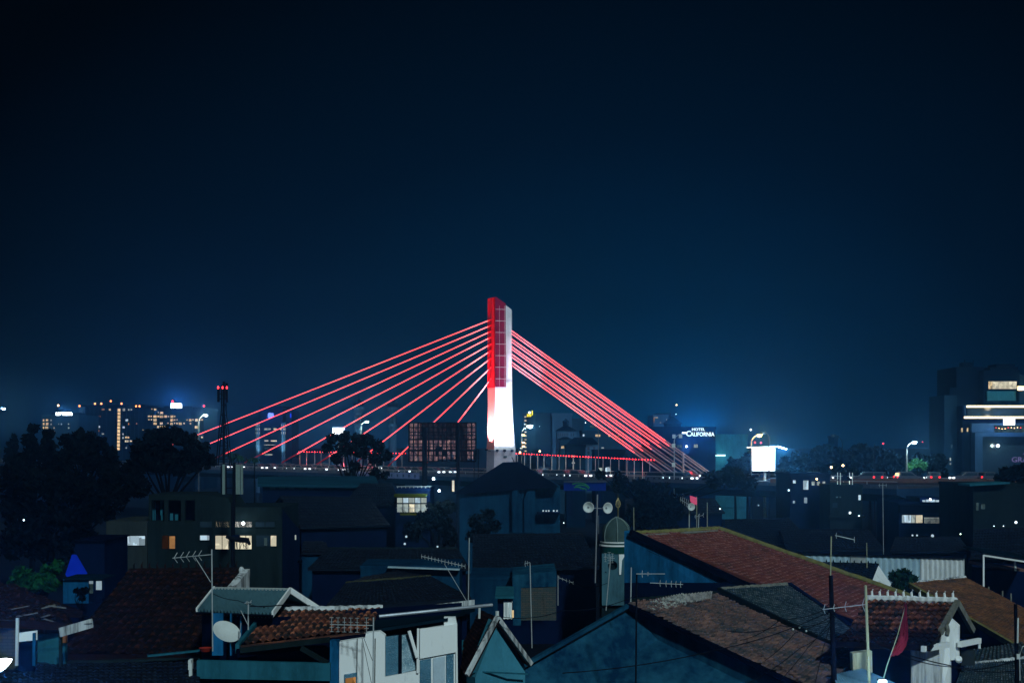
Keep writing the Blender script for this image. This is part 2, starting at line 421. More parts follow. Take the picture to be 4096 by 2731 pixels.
def block(name, label, px0, px1, py, D, depth, m, cat='building', group=None, floors=0, fins=0, par=None, zb=None, parapet=True, bandm=None):
    a = at(px0, py, D); b = at(px1, py, D); z0 = ground_z(D) - .5 if zb is None else zb
    o = par
    if par is None: o = thing(name, label, cat, ((a.x + b.x) / 2, D + depth / 2, z0), group)
    mb = MB().mm((a.x, D, z0), (b.x, D + depth, a.z))
    h = a.z - z0; W = b.x - a.x; s = .0015 * D
    if parapet: mb.mm((a.x - s * .3, D - s * .3, a.z), (b.x + s * .3, D + depth + s * .3, a.z + s * 1.2))
    for i in range(floors):
        z = z0 + h * (i + 1) / (floors + 1)
        mb.mm((a.x - .25, D - .35, z - .15), (b.x + .25, D + .01, z + .15))
    for i in range(fins):
        x = a.x + W * (i + .5) / fins
        mb.mm((x - W / fins * .12, D - .5, z0), (x + W / fins * .12, D - .003, a.z - .2))
    mb.build('wall', m, o)
    return o
def clutter(par, px0, px1, py, D, n, m):
    """tanks and plant on a flat roof"""
    for i in range(n):
        px = U(px0, px1); q = at(px, py, D + 2); s = .004 * D
        MB().mm((q.x - s * U(.4, 1), D + 1.5, q.z - .1), (q.x + s * U(.4, 1), D + 4, q.z + s * U(.5, 1.3))).build('roof_plant', m, par)
def tree(name, label, blobs, D, base, m, leaf=.5, k=14, group=None, zb=None, rt=.35, cat='tree', dj=.5, limbs=True):
    zb = ground_z(D) - .2 if zb is None else zb
    bx = at(base, 1800, D).x
    t = thing(name, label, cat, (bx, D, zb), group)
    cr = MB(); tr = MB(); cs = []
    for (px, py, rp) in blobs:
        c = at(px, py, D); rr = rp * mpp(D); c.y += U(-dj, dj) * rr; cs.append((c, rr))
        n = int(max(60, min(5200, 2.6 * k * rr * rr / leaf / leaf)))
        lump = [(V((U(-1, 1), U(-1, 1), U(-1, 1))).normalized(), U(.75, 1.12)) for _ in range(9)]
        for _ in range(n):
            d = V((U(-1, 1), U(-1, 1), U(-1, 1)))
            if d.length < .05: continue
            d.normalize()
            f = max(s * max(0, d.dot(a)) ** 2 for a, s in lump) * .55 + .5
            rad = rr * f * (R() ** .38)
            q = c + V((d.x * rad, d.y * rad, d.z * rad * .9))
            a = V((U(-1, 1), U(-1, 1), U(-1, 1))).normalized(); b2 = a.cross(V((U(-1, 1), U(-1, 1), U(-1, 1)))).normalized()
            s = leaf * U(.45, .95)
            cr.add([q - a * s, q + b2 * s * .5, q + a * s, q - b2 * s * .5], [(0, 1, 2, 3)])
    top = max(c.z for c, r in cs); low = min(c.z - r * .5 for c, r in cs)
    fork = V((bx, D, zb + (low - zb) * .75 if low > zb + 1 else zb + (top - zb) * .3))
    tr.tube([(bx, D, zb), (bx + U(-.1, .1), D, (zb + fork.z) / 2), fork], [rt, rt * .8, rt * .65], 7)
    if limbs:
        for c, r in cs[:14]:
            md = fork.lerp(c, .5) + V((U(-.3, .3), U(-.3, .3), U(0, .4)))
            tr.tube([fork, md, c], [rt * .5, rt * .3, rt * .08], 5)
    cr.build('crown', m, t); tr.build('trunk', M['trunk'], t)
    return t
def street_lamp(label, bpx, hpx, hpy, D, col, W, glow, zb=None, r=.1, size=.45, pan=True, steel='lamp_steel', group='street lamps', head=True):
    zb = ground_z(D) if zb is None else zb
    h = at(hpx, hpy, D); bx = at(bpx, 0, D).x
    t = thing('street_lamp', label, 'street lamp', (bx, D, zb), group)
    dx = h.x - bx
    pts = [V((bx, D, zb)), V((bx, D, zb + (h.z - zb) * .5)), V((bx, D, h.z - abs(dx) * .9))]
    pts += [V((bx + dx * (1 - math.cos(a)), D, h.z - abs(dx) * .9 + (abs(dx) * .9 + .12) * math.sin(a))) for a in (.4, .8, 1.15, 1.45)]
    MB().tube(pts, [r, r * .9, r * .8, r * .7, r * .6, r * .6, r * .55], 6).build('pole', M[steel], t)
    hd = MB().box((h.x, D, h.z + size * .35), (size * 2.2, size, size * .3)); hd.build('lamp_head', M[steel], t)
    MB().ball(h, size * .8, 8, .7).build('bulb_glass', M[glow], t)
    if W: light('POINT', h + V((0, -1.1, -.2)), col, W * 1.8, t, size)
    return t
def small_lamp(label, px, py, D, m, rpx=5, W=0, col=(1, 1, 1), group=None, bx=0):
    q = at(px, py, D); r = rpx * mpp(D)
    t = thing('wall_lamp', label, 'lamp', (q.x, D, q.z - r), group)
    MB().ball(q, r, 8).build('bulb_glass', m, t)
    MB().bar(q + V((0, r * .3, r * .7)), q + V((0, r * 2.5, r * 1.6)), r * .3, r * .3).build('bracket', M['steel'], t)
    if W: light('POINT', q + V((0, -r * 2, 0)), col, W, t, max(.1, r))
    return t
def text(body_, name, m, par, loc, size, ext=.1, sx=1.0, align='LEFT', rz=0):
    cu = bpy.data.curves.new(name, 'FONT'); cu.body = body_; cu.size = size; cu.extrude = ext; cu.offset = size * .012; cu.align_x = align
    tmp = bpy.data.objects.new(name, cu); C.objects.link(tmp)
    bpy.context.view_layer.update()
    me = bpy.data.meshes.new_from_object(tmp.evaluated_get(bpy.context.evaluated_depsgraph_get()))
    bpy.data.objects.remove(tmp)
    o = bpy.data.objects.new(name, me); C.objects.link(o); me.materials.clear(); me.materials.append(m)
    o.parent = par; o.location = V(loc) - ORG[par.name]; o.rotation_euler = (math.pi / 2, 0, rz); o.scale = (sx, 1, 1)
    return o
def wire(label, pts, r=.012, sag=.0, group='overhead wires'):
    b = MB(); out = []
    for a, c in zip(pts, pts[1:]):
        for i in range(14):
            t = i / 14; q = V(a).lerp(V(c), t); q.z -= sag * 4 * t * (1 - t); out.append(q)
    out.append(V(pts[-1]))
    o = b.tube(out, r, 5).build('overhead_wire', M['wire']); return tag(o, label, 'wire', group)
def yagi(label, mast, D, boom, els, zb=None, brace=None, mr=.022, vee=True, refl=True, m='alu', mastm='alu', style='v'):
    """mast=(px_top,py_top,px_bot,py_bot); boom=(x0,y0,x1,y1) in photo pixels; els=[(t, half px)]"""
    a = at(mast[0], mast[1], D); b = at(mast[2], mast[3], D)
    t = thing('tv_antenna', label, 'antenna', b, 'rooftop aerials')
    MB().tube([b, a], mr, 6).build('mast', M[mastm], t)
    A = at(boom[0], boom[1], D - .06); B = at(boom[2], boom[3], D - .06)
    bo = MB().tube([A, B], .013, 5).build('boom', M[m], t)
    for f, hp in els:
        q = A.lerp(B, f); s = hp * mpp(D); e = MB()
        if style == 'v':
            e.tube([q + V((s * .42, .1, s)), q + V((-.01, -.02, 0)), q + V((s * .45, .1, -s))], .013, 5)
        elif style == 'i':
            e.tube([q + V((s * .12, -.02, s)), q + V((-s * .05, -.02, 0)), q + V((s * .12, -.02, -s))], .011, 5)
        elif style == 'h':
            for dz in (-.5, -.2, .2, .5):
                e.tube([q + V((-s * .28, -.02, s * dz * 2)), q + V((s * .28, -.02, s * dz * 2))], .008, 4)
            e.tube([q + V((0, -.02, -s)), q + V((0, -.02, s))], .009, 4)
        e.build('element', M[m], bo)
    if brace:
        MB().tube([at(brace[0], brace[1], D - .04), at(brace[2], brace[3], D - .03)], .013, 5).build('brace', M[m], t)
    return t

# ------------------------------------------------------------------ the cable-stayed bridge
def axis(t, w=0, z=14.0):
    """a point on the bridge: t metres along it, w metres across (negative = our side)"""
    return V((-49.2 + .635 * t + .773 * w, 337.6 - .773 * t + .635 * w, z))
def t_of(px):
    k = (px - 2048) / F
    return (49.2 + 337.6 * k) / (.635 + .773 * k)
dirv = V((.635, -.773, 0)); perp = V((.773, .635, 0))
TP = 74.0
pyl = axis(TP, 0)
br = thing('cable_stayed_bridge', 'cable-stayed road bridge with red glowing cables and a red and white pylon', 'bridge', (pyl.x, pyl.y, ground_z(pyl.y)))
def along(prof, t0, t1, step=10):
    """sweep a cross-section (w, z) along the bridge"""
    b = MB(); n = int((t1 - t0) / step); k = len(prof)
    for i in range(n + 1):
        t = t0 + (t1 - t0) * i / n
        for w_, z in prof: b.v.append(axis(t, w_, z))
    for i in range(n):
        for j in range(k):
            b.f.append((i * k + j, i * k + (j + 1) % k, (i + 1) * k + (j + 1) % k, (i + 1) * k + j))
    b.f += [tuple(range(k - 1, -1, -1)), tuple(n * k + j for j in range(k))]
    return b
T0, T1 = -330, 175
along([(-12, 14), (12, 14), (12, 13.2), (7, 12), (-7, 12), (-12, 13.2)], T0, T1).build('deck', M['girder'], br)
along([(-11.4, 14.004), (-1.2, 14.004), (-1.2, 14.03), (-11.4, 14.03)], T0, T1).build('road_surface', M['asphalt'], br)
along([(1.2, 14.004), (11.4, 14.004), (11.4, 14.03), (1.2, 14.03)], T0, T1).build('road_surface', M['asphalt'], br)
for w0 in (-12, 11.7):
    along([(w0, 14.0), (w0 + .3, 14.0), (w0 + .22, 14.55), (w0 + .08, 14.55)], T0, T1).build('parapet', M['concrete'], br)
    b = along([(w0 + .1, 14.95), (w0 + .2, 14.95), (w0 + .2, 15.03), (w0 + .1, 15.03)], T0, T1)
    for i in range(int((T1 - T0) / 4)):
        q = axis(T0 + i * 4, w0 + .15, 14.55); b.mm(q - V((.04, .04, 0)), q + V((.04, .04, .42)))
    b.build('railing', M['grey_steel'], br)
for t in (-300, -240, -180, -120, -60, 0, 37, 74, 110, 150):
    q = axis(t); zb = ground_z(q.y) - .5
    b = MB(); b.lathe((q.x, q.y, zb), [(1.7, 0), (1.7, 10.2 - zb), (2.6, 11.6 - zb), (3.4, 12.1 - zb)], 14); b.build('pier', M['girder'], br)
# pylon: plan corners (left face, front face, right face), measured on the photo
PD = pyl.y
def ppt(px, z, dy): return V(((px - 2048) / F * (PD + dy), PD + dy, z))
zt = lambda py: at(0, py, PD).z
def pylring(lx, mx, rx, z, zr=None):
    zr = z if zr is None else zr
    return [ppt(lx, z, 1.1), ppt(mx, z, -1.3), ppt(rx, zr, -.5), ppt(rx + 3, zr, 1.6), ppt(mx + 6, z, 3.2)]
rings = [pylring(1947, 1977, 2060, zt(1799)), pylring(1950, 1979, 2057, zt(1770)), pylring(1951.5, 1980, 2052, zt(1700)),
         pylring(1953, 1981, 2048, zt(1600)), pylring(1953, 1981, 2046, zt(1450)), pylring(1954, 1981, 2045, zt(1192), zt(1238))]
b = MB()
for r in rings: b.v += r
for i in range(len(rings) - 1):
    for j in range(5): b.f.append((i * 5 + j, i * 5 + (j + 1) % 5, (i + 1) * 5 + (j + 1) % 5, (i + 1) * 5 + j))
b.f.append((25, 26, 27, 28, 29))
py_o = b.build('pylon', M['pylon_white'], br)
# left face: red bands either side of the cable groove, then lower half with its pink light painted in
def face_pt(i, s, z):  # left face, s from the outer corner to the front corner
    for a, c in zip(rings, rings[1:]):
        if a[0].z <= z <= c[0].z + 1e-3:
            f = (z - a[0].z) / (c[0].z - a[0].z)
            L = a[0].lerp(c[0], f); Rr = a[1].lerp(c[1], f); q = L.lerp(Rr, s); return V((q.x, q.y, z))
    return rings[-1][0].lerp(rings[-1][1], s)
nrm = V((-.72, -.69, 0))
def strip(s0, s1, z0, z1, m, name, th=.12, n=8):
    b = MB(); k = []
    for i in range(n + 1):
        z = z0 + (z1 - z0) * i / n
        a, c = face_pt(0, s0, z), face_pt(0, s1, z)
        k.append([a, c, c + nrm * th, a + nrm * th])
    for i in range(n): 
        b.hexa(k[i], k[i + 1])
    return b.build(name, m, py_o)
strip(0, .46, zt(1551), zt(1189), M['pylon_red'], 'red_band', .25)
strip(.58, 1.0, zt(1551), zt(1186), M['pylon_red'], 'red_band', .25)
strip(.0, 1.0, zt(1797), zt(1552), M['pylon_strip'], 'pink_band', .1)
b = MB(); zz = zt(1510)
while zz < zt(1290):
    a, c = face_pt(0, .475, zz), face_pt(0, .565, zz); b.prism([a, c, c + V((0, 0, .85)), a + V((0, 0, .85))], nrm * .1); zz += 1.15
b.build('anchor_slots', M['pylon_red'], py_o)
# red cladding box on the front face, with pale joints
def fr(i, s, z, th=0):
    for a, c in zip(rings, rings[1:]):
        if a[1].z <= z <= max(c[1].z, c[2].z) + .01:
            f = (z - a[1].z) / (c[1].z - a[1].z); f = min(f, 1)
            L = a[1].lerp(c[1], f); Rr = a[2].lerp(c[2], f); q = L.lerp(Rr, s); return V((q.x + .05 * th, q.y - th, z))
    q = rings[-1][1].lerp(rings[-1][2], s); return V((q.x + .05 * th, q.y - th, z))
zc0, zcl, zcr = zt(1548), zt(1189), zt(1217)
b = MB(); th = .5; s1 = .64
lo = [fr(0, .005, zc0), fr(0, s1, zc0), fr(0, s1, zc0, th), fr(0, .005, zc0, th)]
lo2 = []
hi = [fr(0, .005, zt(1260)), fr(0, s1, zt(1260)), fr(0, s1, zt(1260), th), fr(0, .005, zt(1260), th)]
tp = [V((q.x, q.y, zcl if i in (0, 3) else zcr)) for i, q in enumerate(hi)]
b.hexa(lo, hi); b.hexa(hi, tp)
cl = b.build('red_cladding', M['pylon_clad'], py_o)
b = MB()
for py in range(1240, 1540, 46):
    a, c = fr(0, .005, zt(py), th), fr(0, s1, zt(py), th); b.bar(a, c, .07, .07)
for s in (.25, .57):
    a, c = fr(0, s, zc0 + .1, th), fr(0, s, zt(1225), th); b.bar(a, c, .04, .04, (0, 1, 0))
b.build('panel_joints', M['joint'], cl)
b = MB()
for py in (1275, 1348, 1415, 1528):
    a, c = fr(0, .66 if py < 1550 else .01, zt(py)), fr(0, .995, zt(py)); b.bar(a, c, .1, .05)
b.build('concrete_joint', M['joint'], py_o)
# plinth under the lit shaft, with floodlights on its ledge
p0 = pylring(1945, 1975, 2063, 14.03); p1 = pylring(1947.5, 1977, 2060, zt(1799) - .02)
b = MB(); b.hexa(p0, p1); pl = b.build('plinth', M['plinth'], br)
q = at(2021, 1826, PD - 1.2); MB().box(q, (.62, .1, .32)).build('notice_plate', M['glass'], pl)
floods = []
for s, dy, wd in ((.14, 2.2, 1), (.5, 2.4, 1), (.86, 2.2, 1)):
    q = fr(0, s, zt(1799)); c = V((q.x, q.y - 1.2, zt(1801)))
    f = MB().box(c, (.55, .4, .32), rx=-.5); f.bar(c + V((0, .1, -.15)), c + V((0, 1.1, -.35)), .12, .12); f.build('floodlight', M['steel'], br)
    l = light('SPOT', c + V((0, 0, .3)), (.72, .76, 1), 30000, br, .25, spot_size=math.radians(66), spot_blend=1.0)
    l.rotation_euler = (V((q.x, q.y - .05, c.z + 11)) - c).to_track_quat('-Z', 'Y').to_euler()
    l = light('SPOT', c + V((0, -.2, .2)), (.8, .8, 1), 1600, br, .25, spot_size=math.radians(110), spot_blend=1.0)
    l.rotation_euler = (V((q.x, q.y, c.z + 2.5)) - c).to_track_quat('-Z', 'Y').to_euler()
q = face_pt(0, .5, zt(1798)); c = q + nrm * 1.1
f = MB().box(c, (.5, .5, .3)); f.bar(c, q - V((0, 0, .3)), .12, .12); f.build('floodlight', M['steel'], br)
l = light('SPOT', c + V((0, 0, .3)), (1, .8, .82), 60000, br, .25, spot_size=math.radians(70), spot_blend=1)
l.rotation_euler = (q + nrm * .05 + V((0, 0, 17)) - c).to_track_quat('-Z', 'Y').to_euler()
c2 = axis(TP - 14, -4, 15); f = MB().box(c2, (.8, .8, .6)); f.build('floodlight', M['steel'], br)
l = light('SPOT', c2 + V((0, 0, .5)), (1, .1, .1), 220000, br, .3, spot_size=math.radians(34), spot_blend=.8)
l.rotation_euler = (face_pt(0, .5, zt(1370)) - c2).to_track_quat('-Z', 'Y').to_euler()
c3 = axis(TP + 7, -10.5, 15); f = MB().box(c3, (.7, .7, .6)); f.build('floodlight', M['steel'], br)
l = light('SPOT', c3 + V((0, 0, .5)), (.9, .85, 1), 110000, br, .3, spot_size=math.radians(30), spot_blend=.7)  # unseen spot added by the near parapet to whiten the cable tops
l.rotation_euler = (V((pyl.x + 7.5, pyl.y - 2, zt(1420))) - c3).to_track_quat('-Z', 'Y').to_euler()
# cables
left = [(1277.5, 519, 1845), (1300.5, 662, 1848), (1324, 826, 1848), (1347, 979, 1850), (1374.5, 1128, 1849), (1401, 1263, 1859), (1431, 1418, 1853), (1467, 1546, 1870), (1513.5, 1690, 1872)]
for (ty, ex, ey) in left:
    A = face_pt(0, .52, zt(ty)) + nrm * .08
    e = axis(t_of(ex)); E = at(ex, ey, e.y); E.z = max(E.z, 14.2)
    k = A.lerp(E, .91)
    o = MB().tube([A, k], .105, 8).build('cable', M['cable'], br)
    MB().tube([k, E], .17, 8).build('anchor_pipe', M['redpipe'], o)
    MB().tube([A - (E - A).normalized() * .1, A + (E - A).normalized() * .9], .24, 8).build('anchor_socket', M['pylon_red'], o)
right = [(1322, 1334, 2831, 2845), (1355, 1367, 2790, 2810), (1385, 1396, 2742, 2760), (1415, 1427, 2698, 2715), (1447, 1460, 2654, 2671)]
for (ya, yb, xa, xb) in right:
    for ty, ex in ((ya, xb), (yb, xa)):
        A = at(2046, ty, PD + .3)
        e = axis(t_of(ex), -.5 if ty == yb else .5); E = at(ex, 1893, e.y)
        k = A.lerp(E, .80 if ty == ya else .83)
        o = MB().tube([A, k], .10, 8).build('cable', M['cable'], br)
        MB().tube([k, E], .13, 8).build('anchor_pipe', M['pipe'], o)
# decorated near parapet, lilac light painted on, and red lamps among the anchors
b = along([(-12.06, 13.3), (-12.03, 13.3), (-12.03, 14.5), (-12.06, 14.5)], t_of(1535) + 6, t_of(1800) + 6, 6); pp = b.build('parapet_panel', paint('lilac_light_panel', (.16, .2, .42), var=.3, scale=.7), br)
for i in range(11):
    q = axis(t_of(1550) + 7 + i * (t_of(1795) - t_of(1550)) / 11, -12.09, 13.9); b = MB()
    for k_ in range(3 + i % 2):
        a_ = k_ * 1.05; d_ = (dirv * math.cos(a_) + V((0, 0, math.sin(a_)))) * .34; b.bar(q - d_, q + d_, .1, .05)
    b.build('motif', M['girder'], pp)
for px_, w_, W_ in ((2640, -4, 300), (1130, 0, 900), (1270, 0, 900), (1420, 0, 700), (1560, 0, 500)):
    q = axis(t_of(px_) - 4, w_, 15.2); MB().box(q - V((0, 0, .6)), (.4, .4, .4)).build('red_floodlight', M['steel'], br); light('POINT', q, (1, .04, .06), W_ * 2, br, .2)
# median light fences: posts, rail, red lamps
def light_fence(label, px0, px1, y0, y1, npost, nl):
    a = axis(t_of(px0)); b_ = axis(t_of(px1)); A = at(px0, y0, a.y); B = at(px1, y1, b_.y)
    t = thing('light_fence', label, 'fence', (A.x, A.y, 14.03), 'red light fences on the bridge median')
    MB().bar(A - V((0, 0, .12)), B - V((0, 0, .12)), .1, .1).build('rail', M['steel'], t)
    for i in range(npost):
        q = A.lerp(B, (i + .3 + U(-.1, .1)) / npost); MB().tube([(q.x, q.y, 14.03), q - V((0, 0, .15))], .06, 6).build('post', M['grey_steel'], t)
    for i in range(nl):
        q = A.lerp(B, (i + .5) / nl); r = U(.07, .13)
        MB().ball(q - V((.08, .08, 0)), r, 6).build('red_lamp', M['red_l'], t)
light_fence('steel post fence topped with red lamps left of the pylon', 1192, 1630, 1806, 1813, 14, 38)
light_fence('steel post fence topped with red lamps right of the pylon', 2062, 2625, 1813, 1840, 19, 50)

# ------------------------------------------------------------------ cars on the bridge
def make_car(label):
    t = thing('parked_car' if 0 else 'car', label, 'car', (0, 0, 0), 'cars on the bridge')
    b = MB()
    low = [(-2.1, .35), (-2.15, .8), (-1.95, .98), (1.0, 1.0), (1.95, .82), (2.15, .6), (2.1, .33)]
    b.prism([(x, -.83, z) for x, z in low], (0, 1.66, 0))
    cab = [(-1.9, .985), (-1.75, 1.5), (-1.2, 1.62), (.1, 1.6), (.95, .99)]
    b.hexa([V((x, -.78, z)) for x, z in cab], [V((x, .78, z)) for x, z in cab])
    b.build('body', CARP, t)
    g = MB(); gl = [(-1.65, 1.02), (-1.55, 1.43), (-.1, 1.45), (.7, 1.02)]
    g.prism([(x, -.785, z) for x, z in gl], (0, 1.57, 0)); g.prism([(.86, -.66, 1.07), (.86, .66, 1.07), (.22, .62, 1.53), (.22, -.62, 1.53)], (.04, 0, .03))
    g.prism([(-1.9, -.6, 1.1), (-1.9, .6, 1.1), (-1.8, .55, 1.45), (-1.8, -.55, 1.45)], (-.03, 0, 0)); g.build('windows', M['glass'], t)
    for x in (-1.3, 1.3):
        for y in (-.8, .8):
            wv = MB(); wv.lathe((x, y - .1, .33), [(.33, 0), (.33, .2)], 14, (0, 1, 0)); wv.build('wheel', M['rubber'], t)
    for y in (-.6, .6):
        MB().box((2.12, y, .7), (.14, .5, .26)).build('headlight', M['head_l'], t)
        MB().box((-2.12, y, .84), (.1, .26, .26)).build('tail_light', M['tail_l'], t)
    return t
CARP = paint('car_paint', (.05, .06, .09), rough=.3, spec=.6, bump=0)
car = make_car('')
ang = math.atan2(-.773, .635)
CARS = [  # px, lane w, heads toward the viewer
    (905, -9.5, 1, 'car with white headlights on the bridge beside the cell tower'),
    (1040, -9.5, 1, 'first car on the bridge right of the white antenna panels'),
    (1090, -6.2, 1, 'car in the inner near lane where the third red cable meets the bridge'),
    (1210, -9.5, 1, 'car with headlights on the bridge below the start of the red lamp row'),
    (1255, -6.2, 1, 'car in the inner lane below the left red lamp row'),
    (1345, -9.5, 1, 'car on the bridge seen just left of the dark tree by the deck'),
    (1585, -9.5, 1, 'car on the bridge between the dark tree and the steel billboard'),
    (1625, -9.5, 1, 'car with headlights at the left foot of the steel billboard'),
    (1740, -9.5, 1, 'car with headlights on the bridge under the steel billboard'),
    (1785, -6.2, 1, 'car in the inner lane under the right half of the steel billboard'),
    (1150, 5, 0, 'car with red tail lights in the far lane under the leftmost lamp row'),
    (1300, 5, 0, 'car with red tail lights in the far lane left of the dark tree'),
    (1500, 8, 0, 'car with red tail lights in the far lane behind the dark tree'),
    (2155, -9.5, 1, 'leftmost of the headlit cars right of the pylon'),
    (2210, -9.5, 1, 'car with bright headlights below the pale building right of the pylon'),
    (2262, -9.5, 1, 'car in the near lane below the building with a cupola'),
    (2320, -9.5, 1, 'car in the near lane left of the pale roadside boards'),
    (2190, 6, 0, 'car with red tail lights in the far lane just right of the pylon'),
    (2400, -6, 1, 'car beside the low trees under the red cables'),
    (2655, -9.5, 1, 'car with headlights below the lowest cable anchors'),
    (2705, -9.5, 1, 'car with headlights below the middle cable anchors'),
    (2775, 5, 0, 'car with red tail lights beyond the cable anchors'),
    (950, -6.2, 1, 'car in the inner lane just right of the cell tower foot'),
    (1140, -9.5, 1, 'car in the near lane below the two lower left cables'),
    (1170, -9.5, 1, 'car following close in the near lane left of the red lamp row'),
    (1295, -9.5, 1, 'car in the near lane midway along the left red lamp row'),
    (1680, -9.5, 1, 'car behind the left post of the steel billboard'),
    (1710, -6.2, 1, 'car in the inner lane beside the left billboard post'),
    (1560, -6.2, 1, 'car in the inner lane right of the dark tree'),
    (2180, -6.2, 1, 'car in the inner lane at the right foot of the pylon'),
    (2240, -9.5, 1, 'car in the near lane close to the hip roof'),
    (2290, -6.2, 1, 'car in the inner lane under the two white sign plates'),
    (2630, -9.5, 1, 'car in the near lane just before the first cable anchor'),
    (2680, -6.2, 1, 'car in the inner lane behind the pole of white boxes'),
    (2740, -9.5, 1, 'car in the near lane at the reddish pole'),
    (2850, -9.5, 1, 'rightmost car on the bridge past the last cable'),
]
for i, (px, w_, h, lab) in enumerate(CARS):
    k = (px - 2048) / F
    t = (49.2 - .773 * w_ + k * (337.6 + .635 * w_)) / (.635 + .773 * k)
    q = axis(t, w_, 14.03)
    if i == 0: o = car; o['label'] = lab; o.location = q
    else: o = dup(car, q - car.location, lab); 
    o.rotation_euler.z = ang if h else ang
    if i == 0: continue
car.rotation_euler.z = ang

# ------------------------------------------------------------------ far left: hotel and apartment towers
def dots(par, lst, D, m, name='window', frame=None):
    for (x0, y0, w_, h_, mm) in lst:
        MB().pan(x0, x0 + w_, y0, y0 + h_, D - .12, .3).build(name, mm, par)
s3 = 3.36
def c(x, y): return 150 + x / s3, 1560 + y / s3
D = 620
o = block('hotel_building', 'low pale hotel at far left with two warm window columns', 166, 314, 1668, D, 30, M['far_wall'], floors=8)
L = []
for (x, y, ww, hh) in ((70, 390, 20, 30), (112, 390, 32, 24), (70, 440, 22, 34), (112, 436, 34, 34), (70, 488, 18, 30), (105, 488, 36, 30), (172, 392, 18, 22), (176, 446, 12, 22), (280, 446, 8, 20), (314, 446, 14, 20), (410, 446, 14, 18), (410, 496, 18, 22), (216, 498, 12, 18), (216, 548, 16, 20)):
    X, Y = c(x, y); L.append((X, Y, ww / s3, hh / s3, M['warm'] if x < 150 or x == 216 else M['pale']))
dots(o, L, D, None)
MB().pan(206, 312, 1650, 1668, D + 3, 10).build('roof_plant', M['far_dark'], o)
def scrawl(name, label, px0, px1, py0, py1, D, m, n, seed, words=((0, 1),), post_py=None):
    """an illuminated rooftop sign whose letters are too far off to read: blurred strokes"""
    rr = random.Random(seed); a = at(px0, py1, D); b_ = at(px1, py0, D)
    t = thing(name, label, 'sign', ((a.x + b_.x) / 2, D, a.z), 'lit rooftop signs')
    W, H = b_.x - a.x, b_.z - a.z
    fr_ = MB(); pb = at(px0, post_py or py1 + 8, D).z
    for f in (.1, .5, .9): fr_.mm((a.x + W * f - .15, D + .3, pb), (a.x + W * f + .15, D + .6, b_.z))
    fr_.build('support_frame', M['steel'], t)
    for w0, w1 in words:
        k = max(1, int(n * (w1 - w0)))
        for i in range(k):
            x0 = a.x + W * (w0 + (w1 - w0) * i / k); x1 = a.x + W * (w0 + (w1 - w0) * (i + .86) / k); g = MB(); th = H * .22
            sh = rr.choice((0, 1, 2, 3))
            g.mm((x0, D - .3, a.z), (x0 + th, D, b_.z))
            if sh != 1: g.mm((x0 + th, D - .3, b_.z - th), (x1, D, b_.z))
            if sh != 2: g.mm((x0 + th, D - .3, a.z), (x1, D, a.z + th))
            if sh in (0, 2, 3): g.mm((x0 + th, D - .3, a.z + H * .42), (x1 - th * .3, D, a.z + H * .42 + th))
            if sh in (0, 1): g.mm((x1 - th, D - .3, a.z + th), (x1, D, b_.z - th))
            g.build('letter', m, t)
    return t
t = scrawl('rooftop_sign', 'long white illuminated sign of two words on the low far left hotel', 224, 290, 1648, 1661, D - 1, M['sign_w'], 10, 3, ((0, .36), (.4, 1)), 1668)
light('POINT', at(257, 1645, D + 3), (.4, .75, 1), 14000, t, 2)  # unseen lamp added behind the sign for its haze glow
D = 680
o = block('apartment_tower', 'wide dark apartment tower with one full column of lit stair windows', 318, 578, 1628, D, 32, M['far_dark'], floors=0, fins=16)
MB().pan(316, 332, 1626, 1900, D - 4, 10).build('wall', M['far_pale'], o)
MB().pan(400, 466, 1619, 1628, D + 6, 10).build('roof_plant', M['far_dark'], o)
for i in range(12):
    X, Y = c(1078 - i * .8, 248 + 47.2 * i); win(o, X, X + 10.5, Y, Y + 11, D - .6, M['stair'])
L = []
for (x, y, ww, hh, mm) in ((862, 248, 36, 20, 'warm2'), (956, 250, 26, 22, 'warm'), (1146, 244, 30, 34, 'pale'), (1216, 250, 18, 24, 'pale'), (1250, 252, 20, 18, 'pale'), (818, 344, 10, 18, 'warm2'), (836, 342, 10, 20, 'warm2'), (700, 388, 26, 22, 'cool'), (740, 390, 52, 20, 'cool'), (740, 480, 98, 24, 'cool'), (806, 532, 24, 26, 'warm2'), (862, 578, 30, 18, 'pale'), (1184, 390, 32, 26, 'cool'), (1218, 438, 14, 28, 'warm2'), (1324, 440, 14, 18, 'warm2'), (1142, 486, 26, 26, 'cool'), (1140, 578, 14, 24, 'cool'), (1140, 628, 18, 24, 'cool'), (1178, 622, 54, 24, 'warm'), (1175, 672, 46, 26, 'cream'), (1240, 674, 28, 18, 'cream'), (1182, 766, 18, 18, 'pale'), (1410, 528, 10, 10, 'warm')):
    X, Y = c(x, y); L.append((X, Y, ww / s3, hh / s3, M[mm]))
dots(o, L, D - .6, None)
D = 650
o = block('apartment_tower', 'stepped apartment tower with many warm lit windows under a white sign', 578, 815, 1640, D, 30, M['far_dark'], fins=14)
MB().pan(655, 768, 1624, 1900, D - 1.6, 20).build('wall', M['far_dark'], o)
L = []
